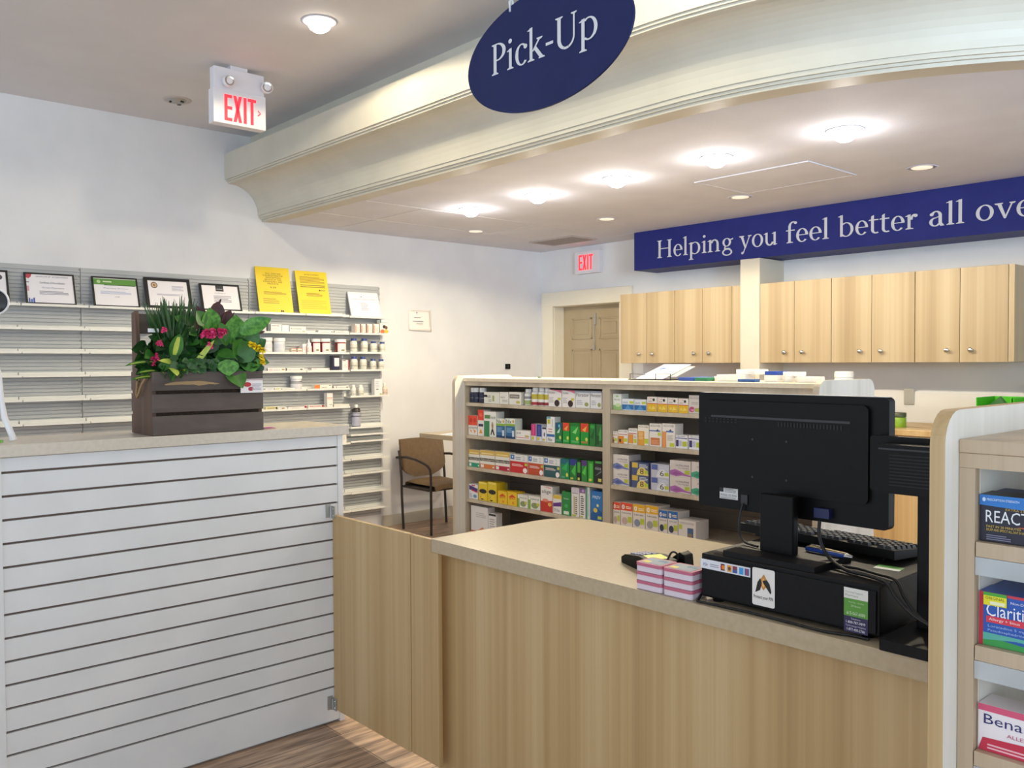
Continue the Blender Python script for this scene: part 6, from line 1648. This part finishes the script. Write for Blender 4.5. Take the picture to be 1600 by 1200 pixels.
pbox('medicine_box', 'upper beige box with a green swirl beside the monitor', 'needle boxes stacked on the right bay third shelf of the gondola', -2.6326, 3.652, 0.8931, 0.1261, 0.1, 0.0850, 'dbd2cb', [('p', [(0, 0.1), (0.0, 0.34), (0.25, 0.46), (0.5, 0.36), (0.75, 0.2), (1, 0.14), (1, 0.06), (0.6, 0.1), (0.3, 0.02)], '4aa884'), ('p', [(0.1, 0.16), (0.3, 0.34), (0.6, 0.2), (0.3, 0.1)], '3a9070'), ('t', 'ULTRA-FINE', 0.28, 0.66, 0.92, 0.76, '5a4a5a'), ('t', 'Pen Needles', 0.42, 0.52, 0.92, 0.6, '8a7a84'), ('r', 0.72, 0.2, 0.95, 0.44, 'b8c43a')])
pbox('medicine_box', 'left red-topped white box on the right bay fourth shelf', 'colour-topped boxes on the right bay fourth shelf of the gondola', -3.2008, 3.652, 0.5725, 0.0505, 0.1, 0.1380, 'e6ddd2', [('r', 0, 0.7, 1, 1, 'e4502e'), ('c', 0.22, 0.83, 0.13, 0.09, 'f0ece4'), ('r', 0.19, 0.79, 0.25, 0.87, 'e4502e'), ('l', 0.45, 0.78, 0.9, 0.9, 2, 'f4e4c0'), ('t', 'Lancets', 0.12, 0.58, 0.88, 0.65, '5a5450'), ('c', 0.35, 0.3, 0.25, 0.14, 'c8b0a4'), ('r', 0.62, 0.26, 0.95, 0.48, 'c0cc3a')])
pbox('medicine_box', 'right red-topped white box on the right bay fourth shelf', 'colour-topped boxes on the right bay fourth shelf of the gondola', -3.1291, 3.652, 0.5725, 0.0825, 0.1, 0.1428, 'e6ddd2', [('r', 0, 0.7, 1, 1, 'e4502e'), ('c', 0.22, 0.83, 0.13, 0.09, 'f0ece4'), ('r', 0.19, 0.79, 0.25, 0.87, 'e4502e'), ('l', 0.45, 0.78, 0.9, 0.9, 2, 'f4e4c0'), ('t', 'Lancets', 0.12, 0.58, 0.88, 0.65, '5a5450'), ('c', 0.35, 0.3, 0.25, 0.14, 'c8b0a4'), ('r', 0.62, 0.26, 0.95, 0.48, 'c0cc3a')])
pbox('medicine_box', 'left yellow-topped white box on the right bay fourth shelf', 'colour-topped boxes on the right bay fourth shelf of the gondola', -3.0415, 3.652, 0.5725, 0.0823, 0.1, 0.1434, 'e6ddd2', [('r', 0, 0.7, 1, 1, 'ecb41e'), ('c', 0.22, 0.83, 0.13, 0.09, 'f0ece4'), ('r', 0.19, 0.79, 0.25, 0.87, 'ecb41e'), ('l', 0.45, 0.78, 0.9, 0.9, 2, 'f4e4c0'), ('t', 'Lancets', 0.12, 0.58, 0.88, 0.65, '5a5450'), ('c', 0.35, 0.3, 0.25, 0.14, '8a94a8'), ('r', 0.62, 0.26, 0.95, 0.48, 'c0cc3a')])
pbox('medicine_box', 'right yellow-topped white box on the right bay fourth shelf', 'colour-topped boxes on the right bay fourth shelf of the gondola', -2.9528, 3.652, 0.5725, 0.0850, 0.1, 0.1475, 'e6ddd2', [('r', 0, 0.7, 1, 1, 'ecb41e'), ('c', 0.22, 0.83, 0.13, 0.09, 'f0ece4'), ('r', 0.19, 0.79, 0.25, 0.87, 'ecb41e'), ('l', 0.45, 0.78, 0.9, 0.9, 2, 'f4e4c0'), ('t', 'Lancets', 0.12, 0.58, 0.88, 0.65, '5a5450'), ('c', 0.35, 0.3, 0.25, 0.14, 'a8a4a0'), ('r', 0.62, 0.26, 0.95, 0.48, 'c0cc3a')])
pbox('medicine_box', 'left blue-topped white box on the right bay fourth shelf', 'colour-topped boxes on the right bay fourth shelf of the gondola', -2.8777, 3.652, 0.5725, 0.0553, 0.1, 0.1329, 'e2dcd6', [('r', 0, 0.7, 1, 1, '2f6cb4'), ('c', 0.22, 0.83, 0.13, 0.09, 'f0ece4'), ('r', 0.19, 0.79, 0.25, 0.87, '2f6cb4'), ('l', 0.45, 0.78, 0.9, 0.9, 2, 'f4e4c0'), ('t', 'Lancets', 0.12, 0.58, 0.88, 0.65, '5a5450'), ('c', 0.35, 0.3, 0.25, 0.14, '3a4054'), ('r', 0.62, 0.26, 0.95, 0.48, 'c0cc3a')])
pbox('medicine_box', 'right blue-topped white box on the right bay fourth shelf', 'colour-topped boxes on the right bay fourth shelf of the gondola', -2.8138, 3.652, 0.5725, 0.0628, 0.1, 0.1345, 'e2dcd6', [('r', 0, 0.7, 1, 1, '2f6cb4'), ('c', 0.22, 0.83, 0.13, 0.09, 'f0ece4'), ('r', 0.19, 0.79, 0.25, 0.87, '2f6cb4'), ('l', 0.45, 0.78, 0.9, 0.9, 2, 'f4e4c0'), ('t', 'Lancets', 0.12, 0.58, 0.88, 0.65, '5a5450'), ('c', 0.35, 0.3, 0.25, 0.14, '3a4054'), ('r', 0.62, 0.26, 0.95, 0.48, 'c0cc3a')])
pbox('medicine_box', 'wide white box with a small blue photo on the right bay fourth shelf', 'colour-topped boxes on the right bay fourth shelf of the gondola', -2.7231, 3.652, 0.5725, 0.1087, 0.11, 0.0996, 'e4ddd6', [('r', 0.52, 0.1, 0.86, 0.62, '4a6a94'), ('r', 0.56, 0.1, 0.8, 0.34, '8a7a5a'), ('r', 0.04, 0.5, 0.22, 0.75, 'c0cc3a'), ('l', 0.08, 0.8, 0.9, 0.92, 2, 'b8b0a8')])
bottle('squeeze_bottle', 'white squeeze bottle with dark-edged label at the left of the second wall shelf', 'stock on the left wall second shelf', -6.5735, 3.2126, 1.7400, 0.0265, 0.1084, 'e9e6e6', 'f1f1f0', [(0.1, 0.6, 'e2dcdc'), (0.62, 0.66, '5a4a54')], caph=.3, neck=.5)
pbox('medicine_box', 'narrow dark grey box beside the squeeze bottle on the second wall shelf', 'stock on the left wall second shelf', -6.546, 3.2534, 1.7400, 0.0191, 0.05, 0.0674, '77797a', [('l', 0.1, 0.1, 0.9, 0.9, 8, '5f6162')], WR)
pbox('medicine_box', 'white box with grey and red heading on the second wall shelf', 'stock on the left wall second shelf', -6.546, 3.3150, 1.7400, 0.0934, 0.07, 0.0664, 'e6e6e4', [('r', 0.06, 0.74, 0.5, 0.86, 'a2a4a8'), ('r', 0.54, 0.74, 0.76, 0.86, 'd89a94'), ('l', 0.06, 0.3, 0.7, 0.6, 3, 'cfcfcc')], WR)
pbox('medicine_box', 'blank bluish white box on the second wall shelf', 'stock on the left wall second shelf', -6.546, 3.3968, 1.7400, 0.0607, 0.07, 0.0607, 'e2e5ea', [('l', 0.1, 0.2, 0.5, 0.6, 3, 'd2d4d8')], WR)
pbox('medicine_box', 'white box with bold lettering and a red line on the second wall shelf', 'stock on the left wall second shelf', -6.546, 3.5080, 1.7400, 0.1464, 0.07, 0.0503, 'e9e6e2', [('t', 'Brevoxyl', 0.06, 0.5, 0.56, 0.78, '3a3430'), ('r', 0.6, 0.5, 0.62, 0.8, '3a3430'), ('t', '5', 0.66, 0.54, 0.72, 0.76, '5a5450'), ('r', 0, 0.1, 0.74, 0.2, 'a83a4a'), ('r', 0.78, 0.08, 0.95, 0.3, 'b8a870')], WR)
pbox('medicine_box', 'flat white carton with a dark line on the second wall shelf', 'stock on the left wall second shelf', -6.546, 3.7699, 1.7400, 0.1415, 0.05, 0.0251, 'ebe9e4', [('r', 0.1, 0.3, 0.7, 0.45, '8a8a88'), ('r', 0.84, 0.4, 0.96, 0.7, '6a7060')], WR)
pbox('medicine_box', 'flat pale pink carton right of the flat white one on the second wall shelf', 'stock on the left wall second shelf', -6.546, 3.9230, 1.7400, 0.1361, 0.05, 0.0190, 'ebe2dc', [('r', 0.1, 0.5, 0.7, 0.62, 'd08a84'), ('l', 0.1, 0.1, 0.6, 0.4, 2, 'd8c0b8')], WR)
pbox('medicine_box', 'first of four pinkish cartons in a row under the small white certificate', 'pinkish white cartons on the last wall column', -6.546, 4.0793, 1.7430, 0.0470, 0.06, 0.0841, 'eadfd4', [('r', 0, 0, 0.3, 0.85, 'e0a898'), ('r', 0.4, 0.8, 0.9, 0.95, 'f2efe8'), ('l', 0.36, 0.3, 0.9, 0.7, 4, 'c8bcb0'), ('r', 0.6, 0.04, 0.95, 0.14, '7a7a50')], WR)
pbox('medicine_box', 'second of four pinkish cartons in a row under the small white certificate', 'pinkish white cartons on the last wall column', -6.546, 4.1402, 1.7430, 0.0450, 0.06, 0.0857, 'eadfd4', [('r', 0, 0, 0.3, 0.85, 'e0a898'), ('r', 0.4, 0.8, 0.9, 0.95, 'f2efe8'), ('l', 0.36, 0.3, 0.9, 0.7, 4, 'c8bcb0'), ('r', 0.6, 0.04, 0.95, 0.14, '7a7a50')], WR)
pbox('medicine_box', 'third of four pinkish cartons in a row under the small white certificate', 'pinkish white cartons on the last wall column', -6.546, 4.2049, 1.7430, 0.0541, 0.06, 0.0874, 'eadfd4', [('r', 0, 0, 0.3, 0.85, 'e0a898'), ('r', 0.4, 0.8, 0.9, 0.95, 'f2efe8'), ('l', 0.36, 0.3, 0.9, 0.7, 4, 'c8bcb0'), ('r', 0.6, 0.04, 0.95, 0.14, '7a7a50')], WR)
pbox('medicine_box', 'fourth of four pinkish cartons in a row under the small white certificate', 'pinkish white cartons on the last wall column', -6.546, 4.2716, 1.7430, 0.0581, 0.06, 0.0891, 'eadfd4', [('r', 0, 0, 0.3, 0.85, 'e0a898'), ('r', 0.4, 0.8, 0.9, 0.95, 'f2efe8'), ('l', 0.36, 0.3, 0.9, 0.7, 4, 'c8bcb0'), ('r', 0.6, 0.04, 0.95, 0.14, '7a7a50')], WR)
pbox('medicine_box', 'tall white carton with a colourful fruit picture ending the second wall shelf', 'stock on the left wall second shelf', -6.546, 4.3557, 1.7430, 0.0894, 0.05, 0.1271, 'eceae0', [('r', 0, 0.78, 0.15, 1, '4a7a78'), ('t', 'Resource', 0.12, 0.78, 0.9, 0.9, '4a8a98'), ('c', 0.5, 0.52, 0.2, 0.12, '3a2c28'), ('c', 0.74, 0.46, 0.16, 0.12, '6a4a3a'), ('c', 0.3, 0.18, 0.28, 0.16, 'd8744a'), ('c', 0.74, 0.2, 0.24, 0.14, 'e0b84a')], WR)
bottle('medicine_tub', 'left one of two plain white tubs on the third wall shelf', 'stock on the left wall third shelf', -6.5945, 3.2509, 1.5730, 0.0475, 0.1246, 'e4e4e4', 'ecebea', [(0.3, 0.6, 'd8d8da')], caph=.22, neck=.96)
bottle('medicine_tub', 'right one of two plain white tubs on the third wall shelf', 'stock on the left wall third shelf', -6.5956, 3.3630, 1.5730, 0.0486, 0.1227, 'e4e4e8', 'ecebea', [(0.3, 0.6, 'd4d6de')], caph=.22, neck=.96)
pbox('medicine_box', 'left tiny cream carton on the third wall shelf', 'stock on the left wall third shelf', -6.546, 3.4706, 1.5730, 0.0414, 0.04, 0.0402, 'e9dfd2', [('r', 0.1, 0.3, 0.9, 0.6, 'b89a80'), ('r', 0, 0.86, 1, 1, 'd8907a')], WR)
pbox('medicine_box', 'right tiny cream carton on the third wall shelf', 'stock on the left wall third shelf', -6.546, 3.5253, 1.5730, 0.0371, 0.04, 0.0406, 'e9dfd2', [('r', 0.1, 0.3, 0.9, 0.6, 'b89a80'), ('r', 0, 0.86, 1, 1, 'd8907a')], WR)
pbox('medicine_box', 'small white carton beside the dropper bottle on the third wall shelf', 'stock on the left wall third shelf', -6.546, 3.5676, 1.5730, 0.0357, 0.05, 0.0765, 'e8e3e2', [('r', 0.86, 0, 1, 0.8, 'a83a44'), ('l', 0.1, 0.3, 0.8, 0.7, 4, 'c8c4c4')], WR)
bottle('dropper_bottle', 'white dropper bottle with pointed cap on the third wall shelf', 'stock on the left wall third shelf', -6.5713, 3.6210, 1.5730, 0.0243, 0.1160, 'e9e4e2', 'f1f0ee', [(0.05, 0.4, 'e2d8d4')], caph=.45, spout=True)
bottle('medicine_tub', 'left one of three white tubs with dark red sides on the third wall shelf', 'stock on the left wall third shelf', -6.5851, 3.6915, 1.5730, 0.0381, 0.1197, '8f2432', 'efeeea', [], caph=.22, neck=.96)
bottle('medicine_tub', 'middle one of three white tubs with dark red sides on the third wall shelf', 'stock on the left wall third shelf', -6.5904, 3.7841, 1.5730, 0.0434, 0.1221, '8f2432', 'efeeea', [], caph=.22, neck=.96)
bottle('medicine_tub', 'right one of three white tubs with dark red sides, standing apart', 'stock on the left wall third shelf', -6.5948, 3.9362, 1.5730, 0.0478, 0.1204, '8f3a34', 'efeeea', [], caph=.22, neck=.96)
bottle('pill_bottle', 'first blue-capped white bottle from the left in the upper row of four', 'white bottles with blue caps on the last wall column', -6.5782, 4.0587, 1.5770, 0.0312, 0.1259, 'e6e3d8', '34478a', [(0.1, 0.6, 'd9d6c8'), (0.3, 0.36, 'b0ada0')], caph=.17, neck=.66, capr=0.0240)
bottle('pill_bottle', 'second blue-capped white bottle from the left in the upper row of four', 'white bottles with blue caps on the last wall column', -6.5788, 4.1658, 1.5770, 0.0318, 0.1253, 'e6e3d8', '34478a', [(0.1, 0.6, 'd9d6c8'), (0.3, 0.36, 'b0ada0')], caph=.17, neck=.66, capr=0.0240)
bottle('pill_bottle', 'third blue-capped white bottle from the left in the upper row of four', 'white bottles with blue caps on the last wall column', -6.5810, 4.2631, 1.5770, 0.0340, 0.1024, 'e6e3d8', '34478a', [(0.1, 0.6, 'd9d6c8'), (0.3, 0.36, 'b0ada0')], caph=.17, neck=.66, capr=0.0220)
bottle('pill_bottle', 'fourth blue-capped white bottle from the left in the upper row of four', 'white bottles with blue caps on the last wall column', -6.5738, 4.3513, 1.5770, 0.0268, 0.0984, 'e6e3d8', '34478a', [(0.1, 0.6, 'd9d6c8'), (0.3, 0.36, 'b0ada0')], caph=.17, neck=.66, capr=0.0220)
bottle('pill_bottle', 'first blue-capped white bottle from the left in the lower row of four', 'white bottles with blue caps on the last wall column', -6.5792, 4.0612, 1.4250, 0.0322, 0.1192, 'e6e3d8', '34478a', [(0.1, 0.6, 'd9d6c8'), (0.3, 0.36, 'b0ada0')], caph=.17, neck=.66, capr=0.0240)
bottle('pill_bottle', 'second blue-capped white bottle from the left in the lower row of four', 'white bottles with blue caps on the last wall column', -6.5787, 4.1530, 1.4250, 0.0317, 0.1170, 'e6e3d8', '34478a', [(0.1, 0.6, 'd9d6c8'), (0.3, 0.36, 'b0ada0')], caph=.17, neck=.66, capr=0.0240)
bottle('pill_bottle', 'third blue-capped white bottle from the left in the lower row of four', 'white bottles with blue caps on the last wall column', -6.5766, 4.2538, 1.4250, 0.0296, 0.0979, 'e6e3d8', '34478a', [(0.1, 0.6, 'd9d6c8'), (0.3, 0.36, 'b0ada0')], caph=.17, neck=.66, capr=0.0220)
bottle('pill_bottle', 'fourth blue-capped white bottle from the left in the lower row of four', 'white bottles with blue caps on the last wall column', -6.5730, 4.3370, 1.4250, 0.0260, 0.0961, 'e6e3d8', '34478a', [(0.1, 0.6, 'd9d6c8'), (0.3, 0.36, 'b0ada0')], caph=.17, neck=.66, capr=0.0220)
pbox('medicine_box', 'left long flat white carton with red mark on the fourth wall shelf', 'stock on the left wall fourth shelf', -6.546, 3.3097, 1.4200, 0.1637, 0.05, 0.0322, 'e9e6e2', [('r', 0, 0.1, 0.05, 0.9, '2a2424'), ('r', 0.1, 0.3, 0.3, 0.7, 'e0c4c4'), ('r', 0.35, 0.4, 0.74, 0.5, 'a8a4a4'), ('r', 0.8, 0.4, 0.96, 0.7, 'a8944a')], WR)
pbox('medicine_box', 'right long flat white carton with red mark on the fourth wall shelf', 'stock on the left wall fourth shelf', -6.546, 3.4794, 1.4200, 0.1603, 0.05, 0.0309, 'e9e6e2', [('r', 0, 0.1, 0.05, 0.9, '2a2424'), ('r', 0.1, 0.3, 0.3, 0.7, 'e6d0d0'), ('r', 0.35, 0.4, 0.74, 0.5, 'b8b4b0'), ('r', 0.78, 0.4, 0.92, 0.7, '5a5a30')], WR)
pbox('medicine_box', 'plain white carton with a faint pink word on the fourth wall shelf', 'stock on the left wall fourth shelf', -6.546, 3.7149, 1.4200, 0.1705, 0.06, 0.0269, 'e4e1dd', [('r', 0.06, 0.64, 0.28, 0.8, 'dcb0b4'), ('c', 0.94, 0.7, 0.03, 0.1, '3a3a40')], WR)
pbox('medicine_box', 'tall black-topped carton with white middle and navy base on the fourth wall shelf', 'stock on the left wall fourth shelf', -6.546, 3.8642, 1.4200, 0.0664, 0.05, 0.1306, '2a2a48', [('r', 0.25, 0.34, 0.95, 0.86, 'e6dfe4'), ('r', 0.1, 0.9, 1, 1, '241c24'), ('r', 0.3, 0.3, 0.9, 0.34, 'c8c4d4')], WR)
pbox('medicine_box', 'white carton with a red right edge on the fourth wall shelf', 'stock on the left wall fourth shelf', -6.546, 3.9579, 1.4200, 0.0675, 0.05, 0.0949, 'e9e0de', [('r', 0.84, 0, 1, 1, 'c0404c'), ('r', 0.1, 0.1, 0.75, 0.85, 'efe9e4'), ('l', 0.2, 0.3, 0.65, 0.7, 4, 'd0c4c0'), ('r', 0.1, 0.9, 0.5, 0.96, '4a4444')], WR)
pbox('medicine_box', 'flat white carton with dark wording at the left of the fifth wall shelf', 'stock on the left wall fifth shelf', -6.546, 3.2513, 1.2680, 0.0730, 0.05, 0.0194, 'e6e6ea', [('t', 'Levemir', 0.08, 0.3, 0.92, 0.6, '4a4a60')], WR)
pbox('medicine_box', 'flat white carton with yellow and teal marks on the fifth wall shelf', 'stock on the left wall fifth shelf', -6.546, 3.3856, 1.2680, 0.1804, 0.05, 0.0188, 'e9e9e2', [('r', 0.06, 0.5, 0.22, 0.85, 'b8b84a'), ('r', 0.3, 0.2, 0.38, 0.7, '3a8a8a'), ('r', 0.44, 0.4, 0.8, 0.5, 'a8a8a8')], WR)
bottle('medicine_tub', 'single white tub with a blue-black label mark on the fifth wall shelf', 'stock on the left wall fifth shelf', -6.5941, 3.5116, 1.2680, 0.0471, 0.1149, 'e4e2e4', 'ebebe9', [(0.42, 0.5, 'aaaab4'), (0.54, 0.6, '34343e')], caph=.22, neck=.96)
pbox('medicine_box', 'white carton with an orange square end on the fifth wall shelf', 'stock on the left wall fifth shelf', -6.546, 3.7406, 1.2680, 0.1653, 0.05, 0.0393, 'ece6dc', [('r', 0, 0.05, 0.3, 0.95, 'e2843c'), ('r', 0.4, 0.3, 0.7, 0.45, 'b8b4a8'), ('r', 0.82, 0.7, 0.95, 0.85, '8a8a80')], WR)
pbox('medicine_box', 'flat white carton with two dark marks on the fifth wall shelf', 'stock on the left wall fifth shelf', -6.546, 3.9087, 1.2680, 0.1548, 0.05, 0.0259, 'eae6e0', [('r', 0, 0.1, 0.05, 0.9, '2a2024'), ('r', 0.2, 0.2, 0.24, 0.8, '4a444a'), ('r', 0.34, 0.4, 0.8, 0.5, 'a8a4a0'), ('r', 0.84, 0.3, 0.96, 0.6, '6a6a40')], WR)
pbox('medicine_box', 'flat yellowish carton at the left of the sixth wall shelf', 'stock on the left wall sixth shelf', -6.546, 3.2663, 1.1090, 0.0956, 0.05, 0.0289, 'e4dca8', [('r', 0.1, 0.5, 0.9, 0.7, '8a7a3a'), ('r', 0.9, 0.2, 1, 0.9, '2a2a24')], WR)
pbox('medicine_box', 'flat white carton with an amber mark on the sixth wall shelf', 'stock on the left wall sixth shelf', -6.546, 3.3632, 1.1090, 0.0832, 0.05, 0.0221, 'e6e4e0', [('r', 0.4, 0.2, 0.7, 0.8, 'b08a4a')], WR)
pbox('medicine_box', 'flat white carton with a dark red right end on the sixth wall shelf', 'stock on the left wall sixth shelf', -6.546, 3.4990, 1.1090, 0.1727, 0.05, 0.0276, 'e6e2de', [('r', 0, 0.8, 0.9, 0.95, '6a4a4a'), ('r', 0.86, 0.2, 0.98, 0.9, 'a0283a'), ('l', 0.2, 0.2, 0.6, 0.5, 2, 'b8b0ac')], WR)
pbox('medicine_box', 'flat white carton with a red square on the sixth wall shelf', 'stock on the left wall sixth shelf', -6.546, 3.6751, 1.1090, 0.1574, 0.05, 0.0264, 'e9e2de', [('r', 0.06, 0.56, 0.74, 0.74, 'c04a50'), ('r', 0.8, 0.4, 0.96, 0.95, '94202c')], WR)
pbox('medicine_box', 'slim upright white carton with orange lines on the sixth wall shelf', 'stock on the left wall sixth shelf', -6.546, 3.8013, 1.1090, 0.0546, 0.05, 0.1236, 'ebe7e0', [('r', 0.05, 0.66, 0.95, 0.7, 'd8745a'), ('r', 0.05, 0.58, 0.95, 0.6, 'd8745a'), ('r', 0.4, 0.2, 0.9, 0.23, '5a5a50')], WR)
pbox('medicine_box', 'flat blank carton at the right end of the sixth wall shelf', 'stock on the left wall sixth shelf', -6.546, 3.9164, 1.1090, 0.1488, 0.05, 0.0265, 'e6e2d8', [('r', 0.05, 0.4, 0.4, 0.5, 'c8c4ba')], WR)
bottle('pill_bottle', 'left one of two small all-white bottles on the last wall column', 'stock on the last wall column', -6.5711, 4.0474, 1.1970, 0.0241, 0.1023, 'e9e6dc', 'f0eee8', [(0.1, 0.5, 'dcd8cc'), (0.2, 0.24, '7a7a70')], caph=.2, neck=.6)
bottle('pill_bottle', 'right one of two small all-white bottles on the last wall column', 'stock on the last wall column', -6.5727, 4.1231, 1.1970, 0.0257, 0.1013, 'e9e6dc', 'f0eee8', [(0.1, 0.5, 'dcd8cc'), (0.2, 0.24, '7a7a70')], caph=.2, neck=.6)
pbox('medicine_box', 'white carton with small blue marks right of the two small white bottles', 'stock on the last wall column', -6.546, 4.2899, 1.1970, 0.0818, 0.05, 0.1500, 'e9e6e6', [('l', 0.1, 0.5, 0.6, 0.9, 4, 'c4c4d0'), ('r', 0.2, 0.36, 0.5, 0.41, '5a5a6a'), ('r', 0.66, 0.06, 0.92, 0.14, 'a0a050')], WR)
bottle('spray_bottle', 'beige spray bottle at the right end of the last wall column', 'stock on the last wall column', -6.5732, 4.3722, 1.1970, 0.0262, 0.1115, 'e6d8c4', 'efe6d6', [(0.1, 0.5, 'dcc4b0'), (0.2, 0.25, '6a5a4a')], caph=.3, neck=.5)
bottle('syrup_bottle', 'dark syrup bottle with white cap and grey label on the last wall column', 'stock on the last wall column', -6.5848, 4.0818, 0.9270, 0.0378, 0.1975, '3c3434', 'f0eeea', [(0.06, 0.64, 'b4b4c6'), (0.46, 0.52, '4a5a8a'), (0.6, 0.66, 'd0d4e0')], caph=.14, neck=.42)
pbox('medicine_box', 'small white carton on the shelf end just below the half wall countertop', 'stock on the last wall column', -6.546, 3.9378, 0.7950, 0.0435, 0.05, 0.0838, 'eae8e0', [('l', 0.2, 0.4, 0.8, 0.8, 4, 'cfccc2')], WR)
# red tubs carry a white wrap label that leaves the dark red side strip showing
for o in list(COL.objects):
    if o.name.startswith('medicine_tub') and 'dark red sides' in o.get('label', ''):
        b = [c for c in o.children if c.name.startswith('body')][0]
        rr_ = max(v.co.x for v in b.data.vertices)
        hh_ = max(v.co.z for v in b.data.vertices)
        g = MB(); g.lathe([(rr_ + .0006, .004), (rr_ + .0006, hh_ * .9)], mat('ece2e0', .45), n=18, cap=False, a0=R(-58), a1=R(150))
        g.lathe([(rr_ + .0010, hh_ * .2), (rr_ + .0010, hh_ * .34)], mat('8a8a50', .45), n=6, cap=False, a0=R(-20), a1=R(15))
        g.build('label', o)

# allergy boxes on the right unit
gq = 'allergy boxes on the right shelf unit'
pbox('medicine_box', 'dark blue allergy box with bright blue top lettered REACTINE at the right edge', gq, -.592 + .077, 1.640, 1.1715, .152, .06, .082, '14142a',
     [('r', 0, .86, 1, 1, '2f7ac8'), ('p', [(0, .86), (0, .78), (1, .70), (1, .86)], '2f7ac8'), ('c', .05, .9, .018, .045, 'cfe4f8'), ('t', 'PRESCRIPTION STRENGTH', .08, .88, .42, .93, 'dcecf8'), ('t', 'EXTRA STRENGTH', .28, .70, .66, .75, 'c8a848'), ('t', 'REACTINE', .07, .42, .76, .68, 'e8eaee'), ('p', [(.4, .38), (1, .42), (1, .12), (.75, .26)], 'c8542a'), ('p', [(.55, .33), (1, .36), (1, .24), (.8, .28)], 'f0c060'), ('t', 'FAST IN 20 MINUTES', .08, .31, .44, .36, 'd8b84a'), ('t', 'RELIEF AND EFFECT ALL DAY 24 HOURS', .08, .24, .54, .29, 'd8b84a'), ('l', .08, .05, .34, .18, 3, '7a7a92')])
pbox('medicine_box', 'blue allergy box with red end lettered Claritin and a yellow sale sticker', gq, -.592 + .077, 1.640, .9885, .150, .06, .094, '2456b0',
     [('r', 0, 0, .045, 1, 'c0283a'), ('r', .02, .95, .5, 1, 'c83a4a'), ('p', [(.045, 0), (1, 0), (1, .16), (.5, .10), (.045, .17)], '3a9a4a'), ('p', [(.045, .1), (.4, .17), (1, .12), (1, .22), (.045, .24)], '5ab0a0'), ('t', 'Claritin', .08, .56, .56, .80, 'f4f4f8'), ('t', 'Non-Drowsy', .34, .83, .6, .89, 'e8ecf4'), ('r', .08, .44, .48, .56, 'd8384a'), ('t', 'Allergy + Sinus', .11, .465, .44, .53, 'f8e8e8'), ('t', 'Loratadine 5 mg', .10, .34, .5, .40, 'a8c4ec'), ('t', 'Pseudoephedrine sulfate', .10, .26, .66, .32, 'a8c4ec'), ('r', .05, .76, .30, .96, 'e8e02a'), ('t', 'ORIGINAL', .07, .87, .28, .92, '3a4a1a'), ('r', .12, .78, .28, .84, 'f0f0c8'), ('r', .05, .94, .3, 1, '4aa83a')])
pbox('medicine_box', 'white and pink allergy box lettered Benadryl on the lowest visible right shelf', gq, -.592 + .08, 1.640, .8005, .156, .06, .082, 'f0e8ea',
     [('r', 0, .86, 1, 1, 'd8587a'), ('t', 'Benadryl', .06, .52, .78, .80, '2a2c6a'), ('t', 'ALLERGY', .30, .40, .62, .48, 'c05a7a'), ('p', [(0, .0), (1, 0), (1, .3), (.6, .34), (.05, .28)], 'c8304a'), ('l', .1, .06, .6, .2, 2, 'f0b8c0')])
for k in range(2):
    pbox('medicine_box', ['blue-topped dark allergy box behind the front one on the upper right shelf', 'second blue allergy box standing behind the yellow-stickered one'][k], gq, -.592 + .077, 1.705, (1.1715, .9885)[k], .15, .06, (.08, .092)[k], ('1a3a7a', '2456b0')[k], [])
